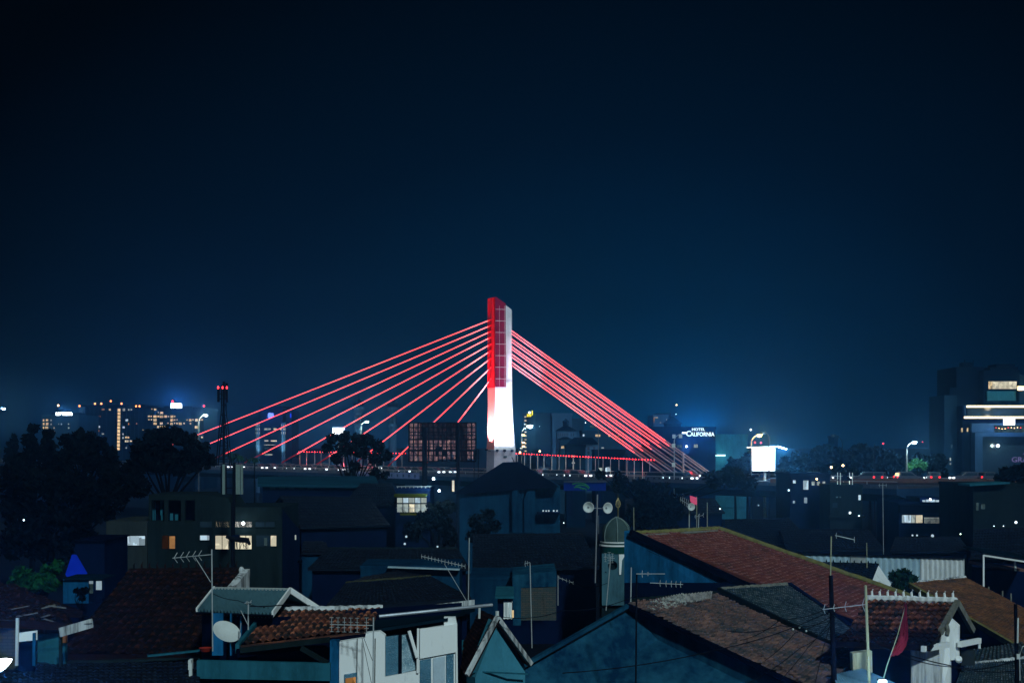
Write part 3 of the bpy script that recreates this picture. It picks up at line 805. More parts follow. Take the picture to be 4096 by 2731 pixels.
for (x, y, ww, hh) in ((1532, 246, 10, 16), (1566, 246, 30, 26), (1618, 290, 10, 18), (1648, 290, 40, 28), (1484, 340, 24, 20), (1520, 342, 16, 18), (1558, 338, 40, 32), (1610, 340, 24, 22), (1644, 338, 44, 32), (1704, 338, 32, 30), (1750, 344, 18, 18), (1786, 338, 36, 32), (1830, 342, 22, 20), (1486, 388, 18, 14), (1522, 388, 16, 14), (1558, 384, 40, 32), (1786, 386, 36, 32), (1830, 390, 22, 18), (1868, 390, 14, 16), (1998, 392, 20, 16), (2036, 386, 32, 32), (2082, 388, 14, 18), (2118, 386, 34, 32), (2168, 388, 18, 20), (2200, 388, 22, 18), (1558, 432, 42, 32), (1646, 432, 34, 28), (1746, 436, 14, 14), (1786, 434, 30, 32), (1834, 436, 14, 14), (1866, 436, 20, 20), (1898, 434, 38, 32), (1960, 436, 18, 18), (2044, 436, 18, 24), (1608, 478, 24, 28), (1646, 478, 36, 30), (1704, 480, 20, 20), (2112, 480, 42, 34), (2112, 620, 42, 34), (2198, 622, 24, 20)):
    X, Y = c(x, y); L.append((X, Y, ww / s3, hh / s3, M['warm'] if R() < .75 else M['cream']))
dots(o, L, D - 1.8, None)
t = scrawl('rooftop_sign', 'square bright white illuminated sign atop the stepped apartment tower', 684, 729, 1612, 1632, D - 3, M['sign_w'], 5, 5, ((0, 1),), 1640)
light('POINT', at(706, 1613, D + 3), (.2, .5, 1), 40000, t, 2)  # unseen lamp over the roof, added for the sign's blue halo
for i, (px, py, mm, D, lab) in enumerate(((233, 1621, 'warm_l', 625, 'pale aviation light above the low far left hotel'), (318, 1623, 'orange_l', 676, 'orange aviation light on the left corner of the wide dark tower'),
        (380, 1614, 'orange_l', 676, 'orange light left of centre on the wide dark tower roof'), (405, 1614, 'orange_l', 676, 'second orange light left of centre on the wide dark tower'),
        (443, 1604, 'orange_l', 676, 'topmost orange light above the wide dark tower'), (486, 1614, 'orange_l', 676, 'orange light above the lit stair column'),
        (544, 1624, 'orange_l', 676, 'orange light at the right end of the dark tower roof'), (558, 1624, 'orange_l', 676, 'rightmost orange light of the dark tower roof'),
        (690, 1604, 'red_l', 646, 'tiny red light above the square white sign'), (816, 1623, 'red_l', 646, 'tiny red light right of the stepped tower'))):
    q = at(px, py, D); t = thing('aviation_light', lab, 'light', q - V((0, 0, 2.5)), 'roof warning lights')
    MB().ball(q, .42, 6).build('bulb_glass', M[mm], t); MB().tube([q - V((0, 0, 2.6)), q - V((0, 0, .4))], .09, 5).build('pole', M['steel'], t)

# bank tower with corner cylinders and a blue logo
D = 600
t0 = at(1025, 1636, D); zb = 0
o = block('office_tower', 'dark office tower with round lit corners and a blue logo', 1040, 1130, 1634, D, 26, M['far_dark'], floors=0)
for px in (1035, 1132):
    q = at(px, 1700, D + 1); rr = 11.5 * mpp(D)
    MB().lathe((q.x, D + 1, -1), [(rr, 0), (rr, at(0, 1690, D).z + 1)], 18).build('corner_shaft', M['far_pale'], o)
    l = light('SPOT', (q.x, D - 5, at(0, 1846, D).z), (.8, .95, .85), 22000, o, .4, spot_size=math.radians(60), spot_blend=1); l.rotation_euler = (V((q.x, D + .0, at(0, 1740, D).z)) - l.location - ORG[o.name]).to_track_quat('-Z', 'Y').to_euler()
    for r in range(10):
        for i in range(4):
            a = math.radians(-150 + 40 * i); y = 1700 + r * 15.4
            MB().box((q.x + rr * math.cos(a), D + 1 + rr * math.sin(a), at(0, y, D).z), (.3, .3, .9), rz=a).build('window', M['glass'] if r > 2 else M['pale'], o)
for (x0, y0, x1, y1, m) in ((1057, 1712, 1083, 1719, 'pale'), (1094, 1712, 1107, 1719, 'cream'), (1120, 1712, 1138, 1719, 'cream'), (1057, 1759, 1074, 1765, 'pale'), (1083, 1760, 1107, 1765, 'cream'), (1056, 1777, 1102, 1780, 'pale'), (1058, 1790, 1076, 1794, 'dimwin'), (1058, 1815, 1090, 1820, 'pale'), (1064, 1805, 1075, 1808, 'dimwin')):
    win(o, x0, x1, y0, y1, D, M[m])
for px0, px1, s in ((1044, 1062, 1), (1125, 1139, -1)):
    a = at(px0, 1634, D + 2); b_ = at(px1, 1622, D + 2)
    MB().prism([(a.x, D + 1, a.z), (b_.x, D + 1, a.z), (b_.x if s > 0 else a.x + .3, D + 1, b_.z), (a.x + (1.2 if s > 0 else 0), D + 1, b_.z)], (0, 4, 0)).build('roof_fin', M['far_pale'], o)
t = thing('bank_sign', 'blue glowing square logo of slanting strokes on the round-cornered tower', 'sign', at(1083, 1668, D - 1))
def lp(x, y): return at(1000 + x / 7.84, 1600 + y / 7.84, D - .4)
def stroke(b, pts, w_=.85):
    for p_, q_ in zip(pts, pts[1:]): b.bar(lp(*p_), lp(*q_), .3, w_, (0, 1, 0)) if False else b.tube([lp(*p_), lp(*q_)], w_ * .5, 6)
b = MB()
stroke(b, [(588, 540), (588, 430), (606, 420), (640, 420), (655, 445), (630, 480), (660, 540)]); stroke(b, [(620, 470), (600, 490)])
stroke(b, [(660, 422), (690, 440), (668, 478), (700, 540)]); stroke(b, [(700, 420), (714, 432), (714, 505), (704, 525)]); stroke(b, [(588, 545), (640, 548)])
b.build('logo_strokes', M['sign_blue'], t); light('POINT', lp(650, 480) + V((0, -5, 0)), (.05, .15, 1), 2200, t, 1)
a = at(1160, 1653, D); t = thing('edge_sign', 'narrow deep blue light strip right of the round-cornered tower', 'sign', at(1162, 1671, D))
MB().pan(1160, 1164.5, 1653, 1670, D, .5).build('light_strip', M['sign_deep'], t); MB().pan(1158, 1167, 1650, 1672, D + .6, .5).build('mounting', M['far_dark'], t)
MB().pan(1145, 1166, 1640, 1830, D + 3, 20).build('wall', M['far_dark'], o)

# minarets
def minaret(px, top, D, lab):
    q = at(px, top, D); z = lambda y: at(0, y, D).z; k = mpp(D)
    t = thing('minaret', lab, 'minaret', (q.x, D, 0), 'pair of minarets')
    b = MB(); b.lathe((q.x, D, 0), [(15 * k, 0), (15 * k, z(1712)), (18 * k, z(1708)), (18 * k, z(1702)), (13.5 * k, z(1698)), (13.5 * k, z(1652)), (22 * k, z(1640)), (24 * k, z(1634)), (24 * k, z(1628))], 8); b.build('shaft', M['far_pale'], t)
    b = MB(); b.lathe((q.x, D, 0), [(20 * k, z(1628)), (20 * k, z(1618)), (24 * k, z(1617)), (14 * k, z(1603)), (5 * k, z(1596)), (.8 * k, z(1580))], 8); b.build('roof', M['far_dark'], t)
    for i in range(8):
        a = i * math.pi / 4 + .39; MB().box((q.x + 13.6 * k * math.cos(a), D + 13.6 * k * math.sin(a), z(1676)), (.3, 1.0, 3), rz=a).build('window', M['glass'], t)
minaret(1434, 1580, 520, 'left dark minaret with flared balcony behind the red cables')
minaret(1571, 1590, 540, 'right dark minaret with flared balcony behind the red cables')

def billboard(label, px0, px1, py0, py1, D, m, post=None, zb=None, border=2.0, depth=.6):
    a = at(px0, py1, D); b_ = at(px1, py0, D); zb = ground_z(D) if zb is None else zb
    t = thing('billboard', label, 'billboard', ((a.x + b_.x) / 2, D, zb))
    MB().pan(px0, px1, py0, py1, D - .06, .1).build('screen', m, t)
    k = border
    MB().pan(px0 - k, px1 + k, py0 - k, py1 + k, D + .05, depth).build('frame', M['grey_steel'], t)
    x = (a.x + b_.x) / 2 if post is None else at(post, 0, D).x
    MB().tube([(x, D + depth + .5, zb), (x, D + depth + .5, b_.z)], (b_.x - a.x) * .06, 10).build('post', M['grey_steel'], t)
    return t
t = billboard('small white lit billboard behind the dark tree left of the minarets', 1331, 1376, 1711, 1736, 420, M['screen'])
light('POINT', at(1353, 1724, 414), (.7, .9, 1), 12000, t, 1)

# lattice back of the big billboard
D = 205
t = thing('lattice_billboard', 'big dark steel lattice billboard seen from behind, left of the pylon', 'billboard', (at(1770, 0, D).x, D, ground_z(D)))
zq = lambda y: at(0, y, D).z; xq = lambda x: at(x, 0, D).x
m_, nt_, out_ = nodes('billboard_back')
tcn = N(nt_, 'ShaderNodeTexCoord'); mpn = N(nt_, 'ShaderNodeMapping'); mpn.inputs['Scale'].default_value = (2.4, 1, .55); nt_.links.new(tcn.outputs['Object'], mpn.inputs[0])
vn = N(nt_, 'ShaderNodeTexNoise', Scale=1.1, Detail=7, Roughness=.7); nt_.links.new(mpn.outputs[0], vn.inputs['Vector'])
rpn = N(nt_, 'ShaderNodeValToRGB'); e_ = rpn.color_ramp.elements; e_[0].position = .36; e_[0].color = (.012, .012, .03, 1); e_[1].position = .66; e_[1].color = (.62, .4, .36, 1)
ee = e_.new(.52); ee.color = (.22, .13, .15, 1)
nt_.links.new(vn.outputs[0], rpn.inputs[0]); em = N(nt_, 'ShaderNodeEmission', Strength=.55); nt_.links.new(rpn.outputs[0], em.inputs[0]); nt_.links.new(em.outputs[0], out_.inputs[0])  # emission stands in for the light on the back sheets
M['bb_back'] = m_
m_ = m_.copy(); m_.name = 'billboard_back_dark'; m_.node_tree.nodes['Emission'].inputs[1].default_value = .05; M['bb_dark'] = m_  # same sheets with the light painted dimmer
Lx, Rx, Ty, By = 1635, 1903, 1690, 1845
for (x0, x1, y0, y1, mm) in ((1636, 1680, 1691, 1843, 'bb_back'), (1680, 1768, 1691, 1757, 'bb_dark'), (1768, 1866, 1691, 1757, 'bb_dark'), (1680, 1752, 1757, 1843, 'bb_back'), (1752, 1823, 1757, 1835, 'bb_back'), (1823, 1866, 1757, 1843, 'bb_dark'), (1866, 1902, 1691, 1835, 'bb_back')):
    MB().pan(x0, x1, y0, y1, D + 1.6, .08).build('glow_painted_sheet', M[mm], t)
b = MB()
rows = [1690, 1709, 1728, 1740, 1757, 1774, 1786, 1803, 1821, 1845]; cols = [1635, 1653, 1671, 1690, 1713, 1733, 1752, 1768, 1786, 1803, 1823, 1845, 1866, 1885, 1903]
for dy in (0, 1.2):
    for y in rows: b.bar((xq(Lx), D + dy, zq(y)), (xq(Rx), D + dy, zq(y)), .09, .13 if y not in (1690, 1845) else .16)
    for x in cols: b.bar((xq(x), D + dy + .05, zq(Ty)), (xq(x), D + dy + .05, zq(By)), .13, .09)
for i, x in enumerate(cols[:-1]):
    for j, y in enumerate(rows[:-1]):
        if R() < .62:
            s = (i + j) % 2; b.bar((xq(cols[i + s]), D + .1, zq(rows[j])), (xq(cols[i + 1 - s]), D + .1, zq(rows[j + 1])), .055, .055)
for y in (1757, 1800): b.bar((xq(Lx), D - .3, zq(y)), (xq(Rx), D - .3, zq(y)), .1, .22)
b.build('lattice', M['steel'], t)
for x0, x1, y0 in ((1690, 1710, 1712), (1826, 1840, 1690)):
    x = (xq(x0) + xq(x1)) / 2
    MB().tube([(x, D - .9, ground_z(D)), (x, D - .9, zq(y0))], (xq(x1) - xq(x0)) / 2, 12).build('post', M['steel'], t)
for x0, x1, y0, y1 in ((1742, 1751, 1790, 1825), (1755, 1768, 1788, 1803), (1770, 1785, 1805, 1825)): MB().pan(x0, x1, y0, y1, D - .8, .6).build('control_box', M['steel'], t)
t = thing('water_tank', 'dark round tank beside the right edge of the lattice billboard', 'tank', (xq(1906), D - 2, ground_z(D)))
MB().lathe((xq(1906), D - 2, zq(1836)), [(.42, 0), (.42, 1.35), (.2, 1.55)], 14).build('tank_body', M['steel'], t)
b = MB()
for dx in (-.3, .3): b.tube([(xq(1906) + dx, D - 2, ground_z(D)), (xq(1906) + dx, D - 2, zq(1836))], .05, 5)
b.build('stand', M['steel'], t)

# ------------------------------------------------------------------ skyline right of the pylon
D = 640
o = block('office_tower', 'slim tower with a lit window column and a yellow sign beside the pylon', 2092, 2142, 1662, D, 24, M['far_wall'], fins=5)
for i in range(10): win(o, 2098, 2106, 1664 + i * 15.2, 1669 + i * 15.2, D - .55, M['cream' if i % 3 else 'warm'])
for px, py in ((2134, 1738), (2131, 1768)): win(o, px, px + 3, py, py + 3, D - .55, M['dimwin'])
t = scrawl('rooftop_sign', 'small yellow illuminated sign on the slim tower beside the pylon', 2108, 2125, 1655, 1666, D - 2, M['yellow_l'], 4, 9, ((0, 1),), 1672)
MB().pan(2127, 2131, 1641, 1660, D - 2.3, .3).build('letter', M['yellow_l'], t); MB().pan(2114, 2122, 1646, 1653, D - 2.3, .3).build('letter', M['sign_w'], t)
block('office_tower', 'plain dark blue tower between the slim tower and the pale building', 2142, 2212, 1661, 660, 24, M['navy_wall'], fins=6)
o = block('office_building', 'broad pale building behind the house with a cupola', 2209, 2288, 1662, 600, 26, M['far_pale'], floors=5)
MB().pan(2288, 2334, 1672, 1900, 602, 20).build('wall', M['far_wall'], o)
D = 420; k = mpp(D)
o = thing('cupola_house', 'grey colonial building with a hipped roof and a round cupola', 'building', (at(2265, 0, D).x, D, 0))
z = lambda y: at(0, y, D).z; x = lambda p_: at(p_, 0, D).x
MB().mm((x(2228), D, -1), (x(2306), D + 8, z(1722))).build('wall', M['far_pale'], o)
MB().hexa([V((x(2223), D - .6, z(1722))), V((x(2308), D - .6, z(1722))), V((x(2308), D + 8.6, z(1722))), V((x(2223), D + 8.6, z(1722)))],
          [V((x(2252), D + 3, z(1704))), V((x(2278), D + 3, z(1704))), V((x(2278), D + 5, z(1704))), V((x(2252), D + 5, z(1704)))]).build('roof', M['far_dark'], o)
MB().lathe((x(2265), D + 4, 0), [(12 * k, z(1705)), (12 * k, z(1688)), (14 * k, z(1687)), (11 * k, z(1681)), (5 * k, z(1677)), (.6 * k, z(1672))], 12).build('cupola', M['far_dark'], o)
for px in (2233, 2240, 2248, 2255, 2262, 2269, 2283, 2292): win(o, px, px + 4, 1732, 1744, D, M['glass'])
MB().mm((x(2238), D - 4, -1), (x(2280), D - .01, z(1757))).build('wall', M['far_wall'], o)
MB().hexa([V((x(2230), D - 4.5, z(1757))), V((x(2288), D - 4.5, z(1757))), V((x(2288), D, z(1757))), V((x(2230), D, z(1757)))],
          [V((x(2250), D - 2.6, z(1747))), V((x(2268), D - 2.6, z(1747))), V((x(2268), D - 2, z(1747))), V((x(2250), D - 2, z(1747)))]).build('roof', M['far_dark'], o)
win(o, 2245, 2257, 1783, 1793, D - 4, M['warm'])
D = 380
o = thing('pale_house', 'two-storey pale house with a dark tiled roof below the cupola', 'house', (at(2350, 0, D).x, D, 0))
MB().mm((x(2330) , D, -1), (at(2394, 0, D).x, D + 9, at(0, 1776, D).z)).build('wall', M['far_pale'], o)
z = lambda y: at(0, y, D).z; x = lambda p_: at(p_, 0, D).x
MB().mm((x(2275), D + .3, -1), (x(2340), D + 8, z(1776))).build('wall', M['far_wall'], o)
MB().hexa([V((x(2270), D - .6, z(1776))), V((x(2398), D - .6, z(1776))), V((x(2398), D + 9.5, z(1776))), V((x(2270), D + 9.5, z(1776)))],
          [V((x(2300), D + 4, z(1748))), V((x(2372), D + 4, z(1748))), V((x(2372), D + 5, z(1748))), V((x(2300), D + 5, z(1748)))]).build('roof', M['far_dark'], o)
for px in (2350, 2372): win(o, px, px + 8, 1786, 1798, D, M['glass']); win(o, px, px + 8, 1804, 1816, D, M['glass'])
win(o, 2376, 2380, 1802, 1812, D - .1, M['warm'])
D = 460
o = block('long_building', 'long low building behind the red cables with a few warm windows', 2330, 2500, 1730, D, 20, M['far_wall'], floors=3)
for (x0, x1, y0, y1, m) in ((2382, 2401, 1737, 1746, 'warm'), (2331, 2338, 1736, 1744, 'cool'), (2434, 2440, 1738, 1746, 'warm'), (2470, 2478, 1740, 1745, 'warm2'), (2406, 2416, 1788, 1793, 'pale'), (2492, 2495, 1808, 1818, 'pale')): win(o, x0, x1, y0, y1, D - .4, M[m])
block('warehouse', 'low dark flat building right of the pale house behind the bridge', 2380, 2500, 1808, 350, 14, M['far_dark'])
block('warehouse', 'dark boxy building with rooftop tank in front of the cupola house', 2265, 2342, 1788, 330, 10, M['far_dark'])
D = 560
o = block('office_tower', 'distant hotel tower with one warm top-left lit corner', 2614, 2672, 1668, D, 22, M['far_pale'], floors=6)
MB().pan(2626, 2684, 1652, 1668, D + 4, 12).build('roof_plant', M['far_dark'], o)
for (x0, x1, y0, y1, m) in ((2616, 2632, 1666, 1671, 'warm'), (2614, 2618, 1671, 1690, 'warm2'), (2640, 2645, 1688, 1692, 'warm'), (2665, 2668, 1675, 1681, 'pale')): win(o, x0, x1, y0, y1, D, M[m])
D = 450
o = thing('pyramid_roof_house', 'dark building with a pointed pyramid roof left of the hotel sign', 'building', (at(2692, 0, D).x, D, 0))
z = lambda y: at(0, y, D).z; x = lambda p_: at(p_, 0, D).x
MB().mm((x(2662), D, -1), (x(2724), D + 5, z(1694))).build('wall', M['far_dark'], o)
MB().hexa([V((x(2655), D - .5, z(1694))), V((x(2730), D - .5, z(1694))), V((x(2730), D + 5.5, z(1694))), V((x(2655), D + 5.5, z(1694)))],
          [V((x(2690), D + 2.4, z(1664))), V((x(2698), D + 2.4, z(1664))), V((x(2698), D + 2.6, z(1664))), V((x(2690), D + 2.6, z(1664)))]).build('roof', M['black_roof'], o)
D = 330
o = block('hotel_block', 'dark blue hotel block under the white hotel lettering', 2600, 2862, 1716, D, 22, M['navy_wall'], floors=3)
for (x0, x1, y0, y1, m) in ((2775, 2791, 1776, 1790, 'pale'), (2707, 2728, 1779, 1790, 'dimwin'), (2627, 2642, 1778, 1788, 'dimwin'), (2683, 2700, 1779, 1789, 'dimwin')): win(o, x0, x1, y0, y1, D, M[m], frame=M['steel'], nm=1)
t = thing('hotel_sign', 'white illuminated HOTEL CALIFORNIA lettering on the hotel roof', 'sign', at(2800, 1746, D - 1))
q = at(2767, 1721.5, D - 1.2); text('HOTEL', 'lettering', M['sign_h'], t, q, .86, .1, 1.12)
q = at(2744, 1743.5, D - 1.2); text('C', 'lettering', M['sign_h'], t, q, 1.72, .1, 1.0)
q = at(2762, 1743.5, D - 1.2); text('ALIFORNIA', 'lettering', M['sign_h'], t, q, 1.28, .1, .86)
MB().pan(2729, 2746, 1728, 1733, D - 1.3, .25).build('flourish', M['sign_w'], t)
b = MB()
for px in (2750, 2785, 2820, 2845): b.tube([at(px, 1748, D - .8), at(px, 1720, D - .8)], .06, 5)
b.bar(at(2748, 1747, D - .7), at(2847, 1747, D - .7), .1, .1)
b.build('support_frame', M['steel'], t)
for px in (2765, 2820): light('POINT', at(px, 1738, D - 3), (.1, .5, 1), 700, t, .5)
for px in (2760, 2835): light('POINT', at(px, 1703, D + 3), (.1, .6, 1), 16000, t, .5)  # unseen lamps added behind the lettering to light the haze above
small_lamp('white floodlight on the hotel block wall', 2746, 1785, D - .5, M['white_l'], 4, 700, (.6, .85, 1))
D = 380
o = block('office_building', 'teal building right of the hotel with a glowing white canopy strip', 2862, 2990, 1746, D, 20, M['teal_wall'], floors=5)
MB().pan(2862, 2902, 1817.5, 1824, D - .5, .4).build('light_strip', M['strip_c'], o); light('POINT', at(2882, 1822, D - 3), (.5, 1, .95), 500, o, .5)
MB().pan(2862, 2990, 1690, 1746, D + 8, 10).build('roof_plant', M['far_dark'], o) if 0 else None

# lit white billboard
D = 240
t = billboard('large blank white glowing billboard on a post right of the hotel', 3010, 3099, 1792, 1882, D, M['screen'], post=3064)
light('POINT', at(3054, 1837, D - 3), (.4, .75, 1), 3500, t, 1.2)
b = MB(); b.bar(at(2985, 1789, D - 1), at(3110, 1785, D - 1), .2, .12); b.bar(at(2990, 1790, D - 1), at(2990, 1786, D), .1, .1); b.build('lamp_beam', M['grey_steel'], t)
f = MB().bar(at(3110, 1785, D - 1.5), at(3147, 1796, D - 1.5), .35, .2); f.build('floodlight', M['white_l'], t)
light('POINT', at(3130, 1792, D - 3), (.3, .8, 1), 9000, t, .6)

# street lamps that can be seen
street_lamp('street lamp with a white glow at the very left edge', -20, 15, 1635, 330, (.9, 1, .9), 3500, 'white_l')
street_lamp('white street lamp right of the stepped apartment tower', 795, 824, 1661, 300, (.95, 1, .85), 3500, 'white_l')
street_lamp('greenish street lamp in front of the left minaret', 1444, 1468, 1687, 330, (.8, 1, .7), 3500, 'green_l')
t = street_lamp('tall street lamp with a strong white glow right of the pylon', 2086, 2120, 1706, 262, (.8, 1, .9), 3600, 'white_l', zb=14.03, size=.55)
for i, py in enumerate((1739, 1769, 1784)): MB().pan(2089, 2099, py - 2, py + 3, 261.6, .3).build('banner_light', M['warm_l'], t)
MB().pan(2081, 2092, 1789, 1795, 261.7, .2).build('sign_plate', M['dish'], t)
street_lamp('orange street lamp above the white billboard', 3005, 3038, 1742, 236, (1, .5, .12), 4200, 'warm_l')
street_lamp('unlit dark street lamp curving left above the white billboard', 3076, 3052, 1732, 238, (1, .5, .1), 0, 'glass', steel='steel')
street_lamp('white street lamp standing alone before the right-hand trees', 3627, 3658, 1770, 250, (.8, 1, .95), 2600, 'white_l', r=.16)
street_lamp('dim street lamp above the tree line right of the billboard', 3369, 3332, 1741, 300, (.5, .9, .9), 160, 'dimwin', steel='steel')
street_lamp('pale unlit street lamp behind the red cables', 2394, 2368, 1706, 300, (1, 1, 1), 0, 'dimwin')
t = thing('lamp_pole', 'plain pole beside the trees left of the lone white lamp', 'pole', (at(3498, 0, 250).x, 250, 2)); MB().tube([(at(3498, 0, 250).x, 250, 2), at(3498, 1785, 250)], .1, 6).build('pole', M['steel'], t); MB().ball(at(3498, 1785, 250), .16, 6).build('cap', M['steel'], t)
# camera pole with white boxes at the cable ends
D = 228
t = thing('camera_pole', 'pole with four white boxes standing at the cable ends', 'pole', (at(2697, 0, D).x, D, 14.03))
MB().tube([(at(2697, 0, D).x, D, ground_z(D)), at(2697, 1760, D), at(2703, 1745, D), at(2716, 1738, D)], [.12, .1, .08, .06], 6).build('pole', M['grey_steel'], t)
for (x0, y0, x1, y1) in ((2690, 1737, 2702, 1752), (2688, 1774, 2701, 1790), (2688, 1850, 2701, 1867), (2716, 1736, 2729, 1751)): MB().pan(x0, x1, y0, y1, D - .3, .25).build('signal_box', M['dish'], t)
t = thing('gantry_pole', 'short stout reddish pole at the ends of the red cables', 'pole', (at(2733, 0, 232).x, 232, ground_z(232))); MB().tube([(at(2733, 0, 232).x, 232, ground_z(232)), at(2733, 1818, 232)], .16, 8).build('pole', M['pipe'], t); MB().ball(at(2733, 1817, 232), .2, 6).build('cap', M['pipe'], t)
t = thing('road_sign', 'pole with two small white plates right of the pylon', 'sign', (at(2292, 0, 268).x, 268, 14.03)); MB().tube([(at(2292, 0, 268).x, 268, 14.03), at(2292, 1818, 268)], .05, 5).build('pole', M['grey_steel'], t)
for y in (1822, 1848): MB().pan(2287, 2300, y, y + 5, 267.8, .1).build('sign_plate', M['pale'], t)

# ------------------------------------------------------------------ right-edge tower complex
D = 430
o = thing('tower_complex', 'stepped dark tower with glowing cream light lines at the right edge', 'building', (at(3960, 0, D).x, D, 0))
def pn(x0, x1, y0, y1, d, dep, m, nm='wall'): return MB().pan(x0, x1, y0, y1, d, dep).build(nm, M[m], o)
pn(3826, 3934, 1467, 1900, D + 8, 20, 'far_dark'); pn(3934, 4078, 1480, 1622, D + 4, 20, 'far_dark'); pn(3960, 4072, 1468, 1480, D + 6, 12, 'far_dark', 'roof_plant'); pn(3985, 4060, 1456, 1468, D + 8, 8, 'far_dark', 'roof_plant')
pn(4078, 4220, 1500, 1622, D + 4, 20, 'far_wall'); pn(3850, 4220, 1622, 1900, D + 2, 24, 'navy_wall')
b = MB(); b.tube([at(3859, 1466, D + 12), at(3859, 1438, D + 12)], .18, 5); b.tube([at(3893, 1466, D + 12), at(3893, 1440, D + 12)], .12, 5); b.mm(at(3853, 1466, D + 10), at(3874, 1452, D + 14)); b.build('roof_mast', M['far_dark'], o)
for i in range(7):
    x0 = 3954 + i * 16.2; win(o, x0, x0 + 15.6, 1525, 1555, D + 3.95, M['warm' if i < 1 else 'cream'])
pn(4075, 4095, 1544, 1560, D + 1, 1, 'warm_l', 'lamp_shade')
pn(3949, 4064, 1564, 1602, D + 3, 1, 'teal_wall', 'wall_panel')
for y in (1621, 1665): pn(3868 if y < 1650 else 3858, 4220, y, y + 8, D - .6, .5, 'strip', 'light_line')
for y in (1625, 1669): light('POINT', at(3990, y, D - 4), (1, .8, .5), 500, o, 1)
pn(3870, 4220, 1629, 1665, D + .4, 1, 'glass', 'glazing'); pn(3858, 3864, 1621, 1665, D - .4, 1, 'far_pale', 'edge_post')
pn(4017, 4060, 1669, 1699, D - 2, .8, 'screen', 'lit_cube'); light('POINT', at(4038, 1684, D - 6), (.2, .45, 1), 1600, o, 1)
pn(3887, 3976, 1692, 1728, D - 1, 2, 'far_pale', 'wall_panel'); pn(3976, 4220, 1696, 1729, D + 1, 1, 'dimwin', 'balcony_glass'); pn(3976, 4220, 1692, 1700, D - 1, 2, 'far_pale', 'balcony_edge')
for i in range(9):
    x0 = 3984 + i * 12.3; q = at(x0, 1712 + U(-3, 3), D); MB().ball(q, .12, 6).build('balcony_lamp', M['warm_l' if i % 4 else 'red_l'], o)
pn(3900, 4220, 1729, 1746, D - 3, 4, 'far_pale', 'portal_beam'); pn(3900, 3931, 1746, 1900, D - 3, 4, 'far_pale', 'portal_leg'); light('POINT', at(3960, 1715, D - 7), (.7, .85, 1), 500, o, 1)
pn(3931, 4220, 1746, 1900, D + .6, 1, 'glass', 'glazing')
for x0, y0, y1, m in ((3846, 1711, 1728, 'warm'), (3868, 1710, 1726, 'warm'), (3805, 1778, 1792, 'dimwin'), (3799, 1830, 1842, 'pale'), (3799, 1850, 1858, 'pale')): pn(x0, x0 + 5, y0, y1, D + 1.7 if x0 > 3830 else D + 5.8, .4, m, 'window')
pn(3778, 3828, 1580, 1900, D + 6, 16, 'far_wall'); pn(3798, 3828, 1549, 1580, D + 8, 10, 'far_dark', 'roof_plant')
q = at(3992, 1782, D - 1); MB().ball(q, .45, 8).build('wall_lamp_globe', M['white_l'], o); light('POINT', q + V((0, -2, 0)), (.7, 1, .95), 500, o, .4)
t = thing('building_sign', 'dim violet letters GRA on the portal of the right-edge tower', 'sign', at(4070, 1848, D - .6))
text('GRA', 'lettering', emit('sign_violet', (.35, .33, .8), .3), t, at(4046, 1847, D - .2), 2.15, .1, 1.15)
MB().prism([at(4090, 1818, D), at(4104, 1818, D), at(4102, 1803, D)], (0, .2, 0)).build('emblem', emit('sign_violet_2', (.35, .33, .8), .22), t)
block('office_tower', 'distant slab seen faintly above the trees right of the billboard', 3337, 3352, 1752, 520, 10, M['far_dark'])

# ------------------------------------------------------------------ trees
def blobs(pts): return pts
tree('cypress_tree', 'pointed dark conifer at the far left edge', [(58, 1745, 9), (58, 1765, 15), (58, 1790, 21), (58, 1825, 28)], 210, 58, M['leaf_far'], .6, 18, 'far left conifers')
tree('cypress_tree', 'smaller dark conifer left of the pointed one', [(35, 1775, 10), (35, 1800, 17), (35, 1830, 24)], 215, 35, M['leaf_far'], .6, 18, 'far left conifers')
tree('broadleaf_tree', 'tall narrow black tree left of the low hotel', [(132, 1715, 26), (125, 1760, 36), (130, 1805, 44), (110, 1850, 60), (60, 1870, 60)], 165, 128, M['leaf'], .5, 16, 'dark trees at left')
tree('broadleaf_tree', 'narrow black tree in front of the low hotel', [(190, 1735, 28), (196, 1775, 36), (186, 1820, 46), (200, 1870, 60)], 168, 190, M['leaf'], .5, 16, 'dark trees at left')
tree('broadleaf_tree', 'wide black tree below the apartment tower', [(262, 1758, 34), (310, 1744, 36), (360, 1752, 34), (405, 1775, 36), (440, 1805, 32), (300, 1800, 60), (370, 1830, 66), (260, 1840, 55), (430, 1860, 50)], 160, 340, M['leaf'], .5, 16, 'dark trees at left')
tree('broadleaf_tree', 'big round black tree crown below the stepped tower', [(565, 1785, 42), (620, 1750, 52), (690, 1745, 54), (750, 1765, 50), (800, 1800, 48), (830, 1840, 40), (560, 1840, 60), (640, 1830, 90), (740, 1840, 80), (520, 1890, 60)], 150, 670, M['leaf'], .5, 16, 'dark trees at left')
tree('broadleaf_tree', 'dark mass of trees along the lower left edge', [(40, 1910, 80), (120, 1930, 90), (230, 1940, 100), (340, 1950, 90), (60, 2040, 90), (180, 2060, 90), (300, 2070, 80), (60, 2170, 80), (160, 2180, 70), (450, 1930, 70), (540, 1950, 60), (300, 2130, 90), (390, 2040, 85), (460, 1990, 70), (250, 2210, 80), (120, 2110, 90)], 145, 200, M['leaf'], .55, 12, 'dark trees at left')
tree('broadleaf_tree', 'lower left tree with a patch of lit green leaves', [(185, 2290, 40), (225, 2270, 36), (150, 2330, 50), (90, 2310, 55), (205, 2335, 40)], 95, 170, leafmat('leaf_lit_green', (.003, .02, .008), (.012, .1, .03)), .3, 14, 'dark trees at left')  # light on the leaves is put into this brighter leaf colour
